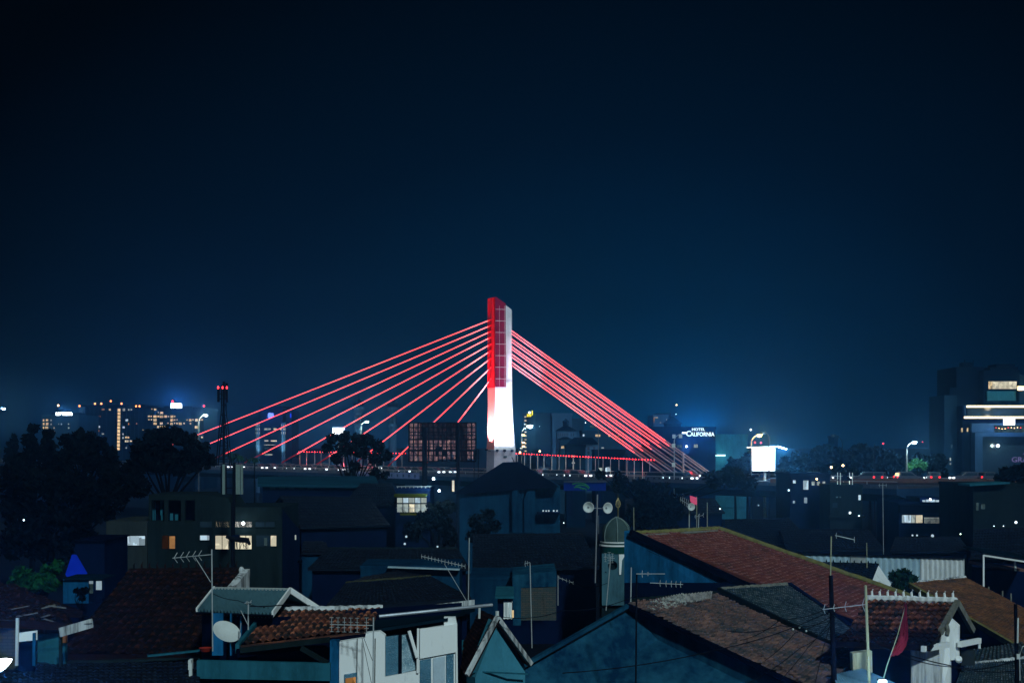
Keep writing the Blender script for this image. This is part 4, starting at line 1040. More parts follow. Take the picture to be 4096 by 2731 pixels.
tree('dark_tree', 'dark spreading tree in front of the bridge left of the steel billboard', [(1330, 1755, 30), (1375, 1745, 30), (1425, 1762, 34), (1470, 1760, 34), (1510, 1785, 34), (1545, 1820, 28), (1310, 1790, 26), (1380, 1795, 42), (1445, 1810, 40), (1500, 1835, 34), (1345, 1835, 26), (1420, 1865, 30), (1500, 1890, 30), (1540, 1900, 20), (1400, 1900, 20), (1380, 1915, 14)], 190, 1408, M['leaf'], .42, 13)
def palm(px, py, D, lab, h=7):
    q = at(px, py, D); t = thing('palm_tree', lab, 'palm tree', (q.x, D, ground_z(D)), 'small palms on the bridge ramp')
    MB().tube([(q.x, D, ground_z(D)), q], [.16, .1], 6).build('trunk', M['trunk'], t); b = MB()
    for i in range(16):
        a = U(0, 6.28); L = U(1.2, 1.9); d = V((math.cos(a), math.sin(a), 0)); pts = [q + d * L * f + V((0, 0, L * (.55 * f - .95 * f * f))) for f in (0, .35, .7, 1)]
        for p0_, p1_ in zip(pts, pts[1:]):
            s = d.cross(V((0, 0, 1))) * .16; b.add([p0_ - s, p0_ + s, p1_ + s * .8, p1_ - s * .8], [(0, 1, 2, 3)])
    b.build('crown', M['leaf_mid'], t)
palm(932, 1815, 235, 'small palm just right of the cell tower'); palm(955, 1826, 235, 'second small palm right of the cell tower'); palm(1018, 1833, 235, 'small palm left of the bank tower foot')
hz = [(3205, 1840, 46, 260), (3290, 1800, 38, 300), (3280, 1830, 55, 300), (3350, 1825, 50, 290), (3430, 1800, 48, 280), (3480, 1825, 55, 280), (3540, 1835, 55, 280), (3600, 1850, 44, 290), (3690, 1850, 50, 290), (3740, 1855, 46, 300), (3760, 1830, 24, 300), (2990, 1850, 44, 300), (2940, 1860, 40, 300), (3150, 1855, 40, 280)]
words = ['first', 'second', 'third', 'fourth', 'fifth', 'sixth', 'seventh', 'eighth', 'ninth', 'tenth', 'eleventh']
for i, (px, py, rp_, D) in enumerate(hz):
    lab = ('%s dark tree counted rightward along the tree line right of the billboard' % words[i]) if i < 11 else ('dark tree between the teal building and the white billboard', 'low dark tree right of the hotel block', 'low dark tree just right of the white billboard')[i - 11]
    tree('distant_tree', lab, [(px, py, rp_), (px - rp_ * .6, py + rp_ * .7, rp_ * .8), (px + rp_ * .6, py + rp_ * .8, rp_ * .8), (px, py + rp_ * 1.3, rp_)], D, px, M['leaf_far'], .75, 12, 'tree line at right')
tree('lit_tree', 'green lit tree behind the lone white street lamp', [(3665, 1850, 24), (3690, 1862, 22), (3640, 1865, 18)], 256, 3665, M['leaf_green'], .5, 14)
tree('near_tree', 'dark round tree at the right edge below the portal letters', [(4040, 1900, 45), (4090, 1895, 55), (4000, 1915, 30)], 200, 4050, M['leaf'], .5, 14)
tree('near_tree', 'low dark trees below the bridge right of the blue mural', [(2480, 1935, 45), (2560, 1950, 50), (2640, 1960, 45), (2860, 1920, 50), (2930, 1905, 55), (2990, 1930, 45), (2400, 1900, 26), (2470, 1895, 20)], 190, 2600, M['leaf'], .5, 12)
tree('near_tree', 'dark rounded tree behind the mosque loudspeakers', [(2600, 2010, 70), (2680, 2030, 70), (2550, 2060, 70), (2640, 2090, 80)], 150, 2620, M['leaf'], .45, 12)
tree('near_tree', 'dark tree before the white hip-roofed house wall', [(1905, 2085, 38), (1950, 2060, 34), (1930, 2120, 46), (1975, 2100, 34), (1900, 2150, 40)], 150, 1930, M['leaf'], .4, 14)
tree('near_tree', 'dark tree left of the lit blue gap in the middle', [(1740, 2040, 45), (1790, 2030, 40), (1700, 2080, 50), (1770, 2100, 50), (1800, 2150, 40), (1660, 2120, 50)], 150, 1750, M['leaf'], .42, 13)
tree('small_tree', 'small tree silhouette before the blue corrugated fence', [(320, 2370, 18), (340, 2362, 16), (305, 2362, 12), (330, 2390, 14)], 88, 322, M['leaf'], .25, 16, rt=.08)
tree('green_bush', 'dark green bush between the corrugated wall and brown roof', [(3580, 2305, 32), (3620, 2300, 34), (3650, 2320, 30), (3600, 2345, 34), (3640, 2350, 28)], 84, 3610, M['leaf_mid'], .22, 16, cat='bush')

PANEL = paint('panel_grey_green', (.17, .24, .23), var=.2)
# ------------------------------------------------------------------ cell tower and panels
D = 140
q = at(895, 1545, D); zb = 5.0
t = thing('cell_tower', 'black steel cell tower with three red lamps at its top', 'tower', (q.x, D, zb))
b = MB(); z = lambda y: at(0, y, D).z; x = lambda p_: at(p_, 0, D).x
for s in (-1, 1):
    for dy in (-.5, .5): b.tube([(x(895 + s * 27), D + dy, z(1862)), (x(895 + s * 12), D + dy, z(1700)), (x(895 + s * 5), D + dy, z(1640)), (x(895 + s * 4), D + dy, z(1540))], .06, 5)
for y, w_ in ((1835, 24), (1782, 19), (1740, 15), (1700, 12), (1660, 8), (1620, 6), (1580, 5)): b.bar((x(895 - w_), D, z(y)), (x(895 + w_), D, z(y)), .08, .08)
yy = [1835, 1782, 1740, 1700, 1660, 1620, 1580]; ww = [24, 19, 15, 12, 8, 6, 5]
for i in range(6):
    s = 1 if i % 2 else -1; b.bar((x(895 + s * ww[i]), D, z(yy[i])), (x(895 - s * ww[i + 1]), D, z(yy[i + 1])), .05, .05)
b.tube([(x(895), D, z(1862)), (x(895), D, z(1525))], .12, 6); b.tube([(x(895), D, zb), (x(895), D, z(1862))], .3, 8); b.build('mast', M['steel'], t)
for px, y0, y1 in ((878, 1548, 1608), (911, 1533, 1610), (900, 1552, 1600)):
    MB().box((x(px), D - .5, (z(y0) + z(y1)) / 2), (.22, .14, z(y0) - z(y1))).build('panel_antenna', M['steel'], t)
b = MB(); b.bar((x(876), D - .4, z(1575)), (x(913), D - .4, z(1575)), .07, .07); b.bar((x(876), D - .4, z(1595)), (x(913), D - .4, z(1595)), .07, .07); b.build('antenna_frame', M['steel'], t)
for px in (878.5, 896, 913): MB().ball((x(px), D - .7, z(1551)), .075, 8, 1.8).build('red_lamp', M['red_l'], t)
D = 118
t = thing('antenna_pole', 'pole carrying tall pale panel antennas over the flat building', 'antenna', (at(938, 0, D).x, D, 9))
z = lambda y: at(0, y, D).z; x = lambda p_: at(p_, 0, D).x
MB().tube([(x(933), D, ground_z(D)), (x(936), D, z(1990)), (x(938), D, z(1850))], [.13, .12, .09], 8).build('pole', M['steel'], t)
for x0, x1 in ((889, 899), (943, 960.5), (963, 971)): MB().pan(x0, x1, 1857, 1976, D - .6, .2).build('panel_antenna', PANEL, t)
b = MB()
for y in (1880, 1950): b.bar((x(893), D - .35, z(y)), (x(968), D - .35, z(y)), .06, .06)
b.build('antenna_frame', M['steel'], t)
t = thing('transformer_pole', 'dark utility pole with a cable bundle before the lit windows', 'pole', (at(931, 0, 100).x, 100, ground_z(100)))
D = 100; x = lambda p_: at(p_, 0, D).x; z = lambda y: at(0, y, D).z
MB().tube([(x(930), D, ground_z(D)), (x(931), D, z(2010))], [.16, .12], 8).build('pole', M['steel'], t)
MB().pan(928, 957, 2139, 2164, D - .35, .3).build('junction_box', M['navy_wall'], t)
b = MB(); b.tube([at(905, 2146, D - .2), at(925, 2152, D - .3), at(960, 2158, D - .3), at(990, 2160, D - .2), at(1000, 2178, D - .2)], [.1, .18, .2, .2, .08], 7)
for px in (912, 920, 943, 950, 958, 967, 975, 985, 995): b.tube([at(px, 2158, D - .3), at(px + U(-4, 8), 2175, D - .3), at(px + U(-6, 14), 2194, D - .25)], .02, 4)
b.build('cable_bundle', M['wire'], t)

# ------------------------------------------------------------------ left flat-roofed building
D = 125
o = thing('flat_roof_building', 'long dark flat-roofed building with scattered lit windows at left', 'building', (at(800, 0, D).x, D, ground_z(D) - .5))
z = lambda y: at(0, y, D).z; x = lambda p_: at(p_, 0, D).x; z0 = ground_z(D) - .5
W_ = MB()
W_.mm((x(425), D, z0), (x(588), D + 9, z(2084))); W_.build('wall', M['olive_wall'], o)
W2 = MB(); W2.mm((x(588), D + .3, z0), (x(1126), D + 10, z(2084))); W2.build('wall', M['dim_wall'], o)
W3 = MB(); W3.mm((x(797), D + .35, z(2084)), (x(1126), D + 9.9, z(2028))); W3.prism([(x(797), D + .4, z(2028)), (x(930), D + .4, z(2028)), (x(905), D + .4, z(1990)), (x(797), D + .4, z(1977))], (0, 6, 0)); W3.build('wall', M['dim_wall'], o)
# open balcony storey
b = MB(); b.mm((x(591), D + 2.2, z(2084)), (x(797), D + 8, z(1990))); b.build('back_wall', M['black_roof'], o)
b = MB(); b.mm((x(591), D + .32, z(2000)), (x(797), D + 8.1, z(1977)))
for x0, x1 in ((591, 602), (653, 669), (720, 736), (776, 797)): b.mm((x(x0), D + .34, z(2084)), (x(x1), D + .7, z(2000)))
b.build('balcony_frame', M['dim_wall'], o)
for x0, x1, y0, y1 in ((603, 606, 2003, 2080), (610, 614, 2003, 2080), (618, 622, 2003, 2080), (641, 650, 2003, 2060), (644, 653, 2058, 2080), (668, 676, 2058, 2080), (680, 692, 2052, 2080), (700, 712, 2056, 2080)):
    MB().pan(x0, x1, y0, y1, D + 1.6, .06).build('curtain', M['teal_wall'], o)
# slanting right wall
b = MB(); A = [at(1126, 2028, D + .3), at(1199, 2127, D + 5.5), at(1199, 2127, D + 5.5), at(1126, 2028, D + .3)]
b.hexa([V((A[0].x, A[0].y, z0)), V((A[1].x, A[1].y, z0)), V((A[1].x - 1, A[1].y + 6, z0)), V((A[0].x, A[0].y + 9, z0))], [A[0], A[1], A[1] + V((-1, 6, 0)), A[0] + V((0, 9, 0))]); b.build('side_wall', M['navy_wall'], o)
fw = M['dim_wall']
win(o, 479, 507, 2141, 2198, D, M['cool'], frame=fw); win(o, 508, 582, 2141, 2181, D, M['cool'], frame=fw); win(o, 438, 448, 2142, 2156, D, M['dimwin']); win(o, 450, 460, 2142, 2155, D, M['dimwin'])
win(o, 649, 676, 2141, 2194, D + .3, lit('window_ochre', (1, .4, .12), .025)); win(o, 677, 702, 2142, 2194, D + .3, lit('window_tan', (1, .5, .18), .33, 1, .5, .7), frame=fw)
win(o, 799, 839, 2139, 2160, D + .3, M['cool'], frame=fw); win(o, 861, 919, 2084, 2108, D + .33, M['cream'], frame=fw, nm=1); win(o, 935, 1009, 2084, 2108, D + .33, lit('window_white', (1, .98, .9), 1.0), frame=fw, nm=2)
win(o, 861, 917, 2140, 2196, D + .3, M['cream'], frame=fw, nm=1); win(o, 935, 1008, 2140, 2196, D + .3, M['cream'], frame=fw, nm=2)
win(o, 1025, 1081, 2140, 2184, D + .3, M['glass']); win(o, 1082, 1107, 2140, 2184, D + .3, M['cream'], frame=fw); win(o, 1056, 1068, 2150, 2182, D + .2, M['dimwin'])  # last slab paints the dark pane's blue reflection as a dim glow
win(o, 800, 848, 2085, 2108, D + .3, M['glass']); win(o, 1020, 1100, 2084, 2108, D + .3, M['glass'], frame=fw, nm=1); win(o, 437, 458, 2264, 2291, D - .1, M['cool'], frame=fw, nm=1, nh=1); win(o, 480, 488, 2299, 2311, D - .1, M['warm2'])
q = at(973, 2092, D - .2); MB().ball(q, .14, 8).build('lamp_globe', M['white_l'], o); light('POINT', q + V((0, -.4, 0)), (.8, .95, 1), 60, o, .1)
pq = at(1178, 2148, D + 4.2); MB().box(pq, (.2, .3, .42), rz=.6).build('window', M['pale'], o)

# navy house with tarp and corrugated fence, lower left
D = 100
o = thing('navy_shack', 'dark navy box house behind the blue tarpaulin at left', 'house', (at(340, 0, D).x, D, ground_z(D)))
MB().mm(at(300, 2330, D) * 1, at(418, 2164, D + 5)).build('wall', M['navy_wall'], o) if 0 else MB().pan(300, 418, 2164, 2450, D, 6).build('wall', M['navy_wall'], o)
MB().pan(296, 422, 2160, 2166, D - .2, 6.4).build('roof_slab', M['black_roof'], o)
D = 94
b = MB(); P = [at(287, 2217, D + 1), at(305, 2217, D + 1.2), at(349, 2292, D), at(308, 2318, D - .6), at(272, 2314, D - .6), at(261, 2296, D - .4)]
n_ = len(P); cc = sum(P, V()) / n_ + V((0, -.25, 0)); b.add(P + [cc] + [q + V((0, .06, 0)) for q in P], [(i, (i + 1) % n_, n_) for i in range(n_)] + [tuple(n_ + 1 + i for i in range(n_ - 1, -1, -1))] + [(i, n_ + 1 + i, n_ + 1 + (i + 1) % n_, (i + 1) % n_) for i in range(n_)])
tag(b.build('tarpaulin', M['tarp']), 'bright blue folded tarpaulin hung on the navy box house', 'tarpaulin')
light('POINT', at(300, 2300, D - 3), (.6, .7, 1), 30, None, .2) if 0 else None
def corrugated(par, P, n, m, name, amp=.03, th=.03):
    """corrugated sheet over the quad P00,P10,P11,P01 (ribs run P00->P01)"""
    P = [V(q) for q in P]; nn = (P[1] - P[0]).cross(P[3] - P[0]).normalized()
    if nn.y > 0 and abs(nn.y) > abs(nn.z): nn = -nn
    elif nn.z < 0 and abs(nn.z) >= abs(nn.y): nn = -nn
    b = MB(); k = n * 4
    for s in (0, 1):
        for i in range(k + 1):
            u = i / k; h = amp * math.sin(2 * math.pi * u * n); a = P[0].lerp(P[1], u); c_ = P[3].lerp(P[2], u)
            b.v += [a + nn * (h - s * th), c_ + nn * (h - s * th)]
    o_ = 2 * (k + 1)
    for i in range(k):
        b.f.append((2 * i, 2 * i + 1, 2 * i + 3, 2 * i + 2)); b.f.append((o_ + 2 * i, o_ + 2 * i + 2, o_ + 2 * i + 3, o_ + 2 * i + 1))
        b.f.append((2 * i, 2 * i + 2, o_ + 2 * i + 2, o_ + 2 * i)); b.f.append((2 * i + 1, o_ + 2 * i + 1, o_ + 2 * i + 3, 2 * i + 3))
    b.f.append((0, o_, o_ + 1, 1)); b.f.append((2 * k, 2 * k + 1, o_ + 2 * k + 1, o_ + 2 * k))
    return b.build(name, m, par)
D = 90
o = thing('corrugated_fence', 'blue corrugated fence hut with two lit door gaps at left', 'hut', (at(330, 0, D).x, D, ground_z(D)))
zf = ground_z(D)
corrugated(o, [at(252, 2318, D), at(354, 2318, D), at(354, 2412, D), at(252, 2412, D)], 26, M['blue_wall'], 'sheet_wall', .03)
MB().pan(355, 408, 2316, 2420, D + .8, .1).build('back_wall', M['navy_wall'], o); MB().pan(250, 410, 2312, 2319, D - .2, 3).build('roof_slab', M['dark_roof'], o)
MB().pan(253, 408, 2412, 2520, D + .1, 3).build('base_wall', M['navy_wall'], o)
win(o, 356, 372, 2323, 2334, D + .7, M['cool']); win(o, 358, 370, 2336, 2372, D + .7, M['dimwin']); win(o, 384, 405, 2323, 2358, D + .7, M['cool'])
MB().pan(373, 382, 2319, 2412, D, .1).build('door_post', M['navy_wall'], o)

# ------------------------------------------------------------------ middle distance
D = 170
o = thing('long_warehouse', 'long low warehouse with a pale blue roof below the bridge', 'warehouse', (at(1270, 0, D).x, D, ground_z(D)))
b = MB(); b.prism([at(1030, 1905, D + 14), at(1500, 1903, D + 14), at(1520, 1942, D), at(1030, 1936, D)], (0, 0, -.3)); b.build('roof', paint('slate_blue', (.008, .045, .075), var=.3, scale=.3), o)
MB().pan(1050, 1515, 1943, 2100, D + .6, 13).build('wall', M['navy_wall'], o)
for i in range(5): win(o, 1078 + i * 38, 1102 + i * 38, 1938 + 3, 1956, D + .5, M['glass'])
D = 150
o = block('veranda_house', 'house with a brightly lit glazed veranda below the bridge', 1582, 1720, 1962, D, 8, M['navy_wall'], cat='house')
for i in range(5): win(o, 1588 + i * 24, 1611 + i * 24, 1989, 2011, D, M['cool' if i % 2 else 'pale'], frame=M['steel'])
for i in range(5): win(o, 1588 + i * 24, 1611 + i * 24, 2014, 2048, D, M['pale'] if i != 2 else M['cream'], frame=M['steel'])
MB().pan(1576, 1706, 1975, 1987, D - 1.5, 1.5).build('yellow_fascia', paint('yellow_fascia', (.035, .045, .006)), o); b = MB()
for i in range(12): b.pan(1588 + i * 10, 1589 + i * 10, 2030, 2050, D - .8, .05)
b.pan(1584, 1712, 2029, 2031, D - .8, .06); b.build('railing', M['grey_steel'], o); MB().pan(1600, 1665, 2053, 2060, D - 1.2, .5).build('yellow_awning', paint('yellow_awning', (.06, .06, .006)), o)
b = MB()
for i in range(9): b.pan(1590 + i * 16, 1592 + i * 16, 1945, 1962, D + .5, .06)
b.pan(1586, 1725, 1944, 1946, D + .5, .06); b.build('roof_railing', M['grey_steel'], o)
small_lamp('bright white lamp on a post over the veranda house', 1734, 1914, D - 1, M['white_l'], 5, 500, (.6, .9, 1)); small_lamp('white lamp in the yard beside the hip-roofed house', 1757, 1962, D - 2, M['white_l'], 5, 700, (.7, .95, 1))
b = MB(); b.pan(1808, 1817, 1921, 1965, D + 6, .2); t = thing('door_light', 'tall cream lit doorway left of the hip-roofed house', 'doorway', at(1812, 1965, D + 6)); b.build('door_panel', M['cream'], t); MB().pan(1805, 1820, 1918, 1967, D + 6.3, .3).build('door_frame', M['steel'], t)
D = 175
o = thing('hip_roof_house', 'large house with a dark hipped roof in front of the pylon base', 'house', (at(2030, 0, D).x, D, ground_z(D)))
z = lambda y: at(0, y, D).z; x = lambda p_: at(p_, 0, D).x
P = [V((x(1812), D - .8, z(1975))), V((x(2232), D - .8, z(1945))), V((x(2232), D + 14, z(1945))), V((x(1825), D + 14, z(1970)))]
T_ = [at(1988, 1858, D + 6), at(2086, 1856, D + 6), at(2086, 1856, D + 8), at(1988, 1858, D + 8)]
T_ = [at(2012, 1848, D + 6), at(2076, 1846, D + 6), at(2076, 1846, D + 7.5), at(2012, 1848, D + 7.5)]
MB().hexa(P, T_).build('roof', M['black_roof'], o)
HW = MB().hexa([V((x(1838), D, 3)), V((x(2095), D, 3)), V((x(2095), D + 12, 3)), V((x(1838), D + 12, 3))], [V((x(1838), D, z(1972))), V((x(2095), D, z(1955))), V((x(2095), D + 12, z(1955))), V((x(1838), D + 12, z(1972)))]).build('wall', M['hip_wall'], o)
MB().pan(2095, 2240, 1944, 2150, D + 1.2, 10).build('wall', M['hip_wall'], o)
for i in range(7): MB().pan(2143 + i * 13, 2149 + i * 13, 1958, 1964, D + 1.1, .3).build('vent_block', M['glass'], o)
b = MB(); b.prism([at(2048, 1963, D - 1), at(2070, 1960, D - 1), at(2090, 2000, D - 1), at(2090, 2130, D - 1), at(2048, 2130, D - 1)], (0, 1, 0)); b.prism([at(2110, 1963, D - 1), at(2140, 1963, D - 1), at(2140, 2130, D - 1), at(2096, 2130, D - 1), at(2096, 1990, D - 1)], (0, 2, 0)); b.build('buttress', M['hip_wall'], o)
for i, px in enumerate((2170, 2182, 2192, 2212, 2225)): win(o, px, px + 6, 2039, 2045, D + 1, M['cool'])
MB().pan(2150, 2240, 2048, 2056, D - .6, 1.8).build('awning', M['navy_wall'], o)
b = MB(); b.tube([at(2056, 1846, D + 6), at(2047, 1828, D + 6)], .05, 5); b.build('roof_spike', M['steel'], o)
D = 200
t = thing('mural_wall', 'blue painted wall with green swirls below the bridge', 'wall', (at(2345, 0, D).x, D, ground_z(D)))
MB().pan(2255, 2424, 1928, 1962, D, .4).build('wall', paint('mural_blue', (.004, .02, .2), var=.4, scale=.5), t)
b = MB()
for k_, (cx, cy, rr) in enumerate(((2315, 1958, 44), (2322, 1960, 34), (2310, 1962, 24), (2330, 1962, 16))):
    b.tube([at(cx + rr * math.cos(a), cy - rr * .62 * math.sin(a), D - .05) for a in (0.25, .6, 1, 1.4, 1.8, 2.2)], .1, 5)
b.build('swirl', paint('mural_green', (.03, .2, .08)), t); light('POINT', at(2340, 1915, D - 5), (.5, .7, 1), 500, t, .3) if 0 else None
MB().pan(2255, 2430, 1924, 1928, D - .3, 1).build('coping', M['concrete'], t); MB().pan(2270, 2290, 1962, 2060, D + .1, .4).build('pillar', M['navy_wall'], t); MB().pan(2390, 2410, 1962, 2060, D + .1, .4).build('pillar', M['navy_wall'], t)
o = thing('roadside_board', 'pale shop board under the bridge deck right of the mural', 'board', at(2410, 1890, 242)); MB().pan(2395, 2410, 1870, 1887, 241, .1).build('board_panel', M['pale'], o); MB().pan(2401, 2404, 1887, 1930, 241.2, .1).build('post', M['steel'], o)
o = thing('roadside_board', 'tilted pale blue board right of the pale shop board', 'board', at(2432, 1886, 242)); MB().prism([at(2422, 1870, 241), at(2437, 1866, 241), at(2445, 1884, 241), at(2420, 1887, 241)], (0, .1, 0)).build('board_panel', M['cool'], o); MB().pan(2431, 2434, 1887, 1930, 241.2, .1).build('post', M['steel'], o)

# right middle houses
D = 185
o = block('dark_house', 'dark block with scattered bright windows below the white billboard', 3161, 3320, 1903, D, 10, M['navy_wall'], cat='house')
for (x0, x1, y0, y1, m) in ((3172, 3183, 1920, 1932, 'cool'), (3212, 3234, 1920, 1958, 'cool'), (3247, 3259, 1925, 1940, 'pale'), (3268, 3280, 1925, 1940, 'pale'), (3290, 3301, 1925, 1940, 'pale'), (3172, 3180, 2002, 2012, 'cool'), (3215, 3229, 1988, 2012, 'cool')): win(o, x0, x1, y0, y1, D, M[m], frame=M['navy_wall'] if x1 - x0 > 12 else None)
small_lamp('warm lamp over the windows of the dark block', 3267, 1915, D - .4, M['warm_l'], 4, 60, (1, .7, .4))
D = 180
t = thing('gazebo', 'small rooftop gazebo with a dark pointed roof and lit inside', 'gazebo', at(3380, 1950, D)); k = mpp(D)
q = at(3380, 1921, D); MB().lathe((q.x, D, 0), [(37 * k, q.z), (12 * k, q.z + 16 * k), (1 * k, q.z + 24 * k)], 8).build('roof', M['black_roof'], t)
for dx, dy in ((-24, -24), (24, -24), (24, 24), (-24, 24)): MB().tube([(q.x + dx * k, D + dy * k, q.z - 26 * k), (q.x + dx * k, D + dy * k, q.z + 1)], .06, 5).build('post', M['white_paint'], t)
MB().box((q.x, D, q.z - 22 * k), (48 * k, 48 * k, 10 * k)).build('lit_counter', M['cream'], t); light('POINT', (q.x, D, q.z - 6 * k), (.9, 1, .85), 60, t, .1)
o = block('dark_house', 'wide dark house under the rooftop gazebo', 3320, 3450, 1948, D - 1, 12, M['dim_wall'], cat='house', floors=2)
for (x0, x1, y0, y1, m) in ((3434, 3443, 1979, 1999, 'cool'), (3344, 3352, 1985, 1990, 'dimwin'), (3357, 3364, 1985, 1990, 'dimwin'), (3270 + 60, 3290 + 60, 2010, 2030, 'glass')): win(o, x0, x1, y0, y1, D - 1, M[m])
D = 165
o = block('balcony_house', 'dark house with two blue-lit balconies at right', 3596, 3830, 2018, D, 10, M['navy_wall'], cat='house')
b = MB(); b.pan(3680, 3765, 1990, 2018, D + 1, 6); b.build('attic', M['navy_wall'], o)
win(o, 3690, 3702, 1999, 2014, D + 1, M['cool']); win(o, 3704, 3740, 1997, 2014, D + 1, M['cool']); win(o, 3742, 3756, 1999, 2012, D + 1, M['cool'])
MB().pan(3600, 3822, 2020, 2050, D - .9, .9).build('balcony_slab', M['black_roof'], o)
for (x0, x1, m) in ((3608, 3644, 'cool'), (3646, 3662, 'pale'), (3664, 3690, 'cream'), (3766, 3785, 'cream'), (3786, 3818, 'cool')): win(o, x0, x1, 2059, 2090, D, M[m])
b = MB()
for i in range(14): b.pan(3698 + i * 4.4, 3699 + i * 4.4, 2070, 2092, D - .5, .05)
b.pan(3696, 3760, 2069, 2071, D - .5, .06); b.build('railing', M['pale'], o); small_lamp('white lamp under the upper balcony roof', 3721, 1996, D + .4, M['white_l'], 4, 120, (.6, .8, 1))
D = 150
o = block('dark_house', 'dark unlit house at the right edge with a pale eave', 3893, 4150, 1946, D, 12, M['dim_wall'], cat='house')
MB().prism([at(3880, 1936, D - 1), at(4040, 1928, D - 1), at(4040, 1934, D - 1), at(3880, 1944, D - 1)], (0, 4, 0)).build('eave', M['teal_wall'], o)
win(o, 3905, 3915, 2010, 2040, D, M['dimwin']); win(o, 3925, 3940, 2015, 2035, D, M['dimwin'])
for i, (px, py, D, m, r_, W, lab) in enumerate(((3155, 1960, 180, 'white_l', 5, 400, 'bluish white lamp left of the dark block'), (3400, 2050, 160, 'white_l', 6, 200, 'white lamp on the ground below the gazebo house'), (3436, 2062, 160, 'white_l', 4, 80, 'small white lamp right of the ground lamp below the gazebo house'),
        (4064, 2088, 120, 'white_l', 7, 300, 'bright blue-white lamp above the white pipe frame'), (4014, 2103, 120, 'white_l', 3, 0, 'tiny lamp left of the bright lamp at the right edge'), (3976, 2103, 120, 'white_l', 3, 0, 'second tiny lamp left of the bright lamp at the right edge'),
        (3842, 2135, 120, 'green_l', 3, 0, 'tiny pale lamp left of the pipe frame'), (2255, 2090, 120, 'white_l', 3, 0, 'tiny white lamp below the hip-roofed house'), (2880, 2034, 140, 'white_l', 4, 60, 'small white lamp right of the rooftop loudspeaker'),
        (3034, 2020, 150, 'cool', 4, 0, 'faint lamp in the dark houses below the billboard'), (3650, 2140, 125, 'cool', 5, 0, 'first of three faint lamps under the balcony house'), (3668, 2140, 125, 'cool', 5, 0, 'second of three faint lamps under the balcony house'), (3730, 2142, 125, 'cool', 8, 0, 'third and widest of the faint lamps under the balcony house'),
        (95, 2079, 120, 'white_l', 5, 60, 'small white lamp in the dark trees at left'), (1625, 2145, 135, 'cool', 6, 0, 'blue glint left of the centre trees'), (1619, 2174, 135, 'cool', 6, 0, 'second blue glint left of the centre trees'), (1750, 2185, 135, 'cool', 5, 0, 'blue glint below the centre trees'),
        (2158, 1705, 640, 'white_l', 2, 0, 'tiny light high on the plain dark blue tower'), (2159, 1804, 330, 'warm_l', 5, 60, 'warm round lamp behind the red lamps right of the pylon'), (2080, 1809, 330, 'warm_l', 5, 60, 'warm lamp close to the right side of the pylon'), (2706, 1619, 600, 'warm_l', 4, 0, 'amber light high above the pyramid roof'), (2704, 1656, 600, 'white_l', 3, 0, 'white light on the mast above the pyramid roof'),
        (2342, 1690, 600, 'white_l', 3, 0, 'tiny white light above the long low building'), (3003, 1718, 420, 'white_l', 6, 900, 'white light left of the orange street lamp'), (3020, 1769, 300, 'red_l', 4, 0, 'left red light above the white billboard'), (3044, 1770, 300, 'red_l', 4, 0, 'right red light above the white billboard'),
        (3533, 1773, 400, 'red_l', 4, 0, 'red light above the trees left of the lone lamp'), (3446, 1778, 400, 'red_l', 3, 0, 'faint red light above the trees'), (3690, 1767, 400, 'red_l', 2.5, 0, 'tiny red light right of the lone lamp'), (3325, 1868, 260, 'warm_l', 6, 80, 'left warm lamp under the tree line'), (3372, 1861, 260, 'warm_l', 6, 80, 'right warm lamp under the tree line'))):
    small_lamp(lab, px, py, D, M['white_s' if m == 'white_l' else m], r_ * .75, W * .6, {'warm_l': (1, .7, .4), 'red_l': (1, .1, .1)}.get(m, (.6, .9, 1)), 'lamps among the dark houses')
# road traffic on the right: a lit road with a bus and cars
D = 215
rd = MB().mm((at(3060, 0, D).x, D - 4, 14.0), (at(4400, 0, D).x, D + 7, 14.4)); struct(rd.build('road', M['asphalt']))
b = MB().mm((at(3060, 0, D).x, D - 4.3, 14.41), (at(4400, 0, D).x, D - 4.02, 15.05)); tag(b.build('road_wall', paint('pale_barrier', (.1, .055, .045), scale=.6), origin=(at(3500, 0, D).x, D - 4.2, 13.4)), 'low pale concrete barrier along the right-hand road', 'barrier')
cl = [(3520, 'red tail-lit car left of the lone white lamp'), (3635, 'tail-lit car at the foot of the lone white lamp'), (3735, 'car with dim tail lights left of the tower complex'), (3860, 'car on the road below the tower complex'), (3960, 'car with orange lights below the portal'), (3270, 'car left of the gazebo on the right-hand road'), (3460, 'car right of the gazebo on the right-hand road')]
for px, lab in cl:
    q = V((at(px, 0, D - 1).x, D - 1, 14.4)); r_ = dup(car, q - car.location, lab, 'cars on the right-hand road'); r_.rotation_euler.z = math.radians({3520: 68, 3635: 12, 3735: 80, 3860: 190, 3960: 25, 3270: 8, 3460: 172}[px])

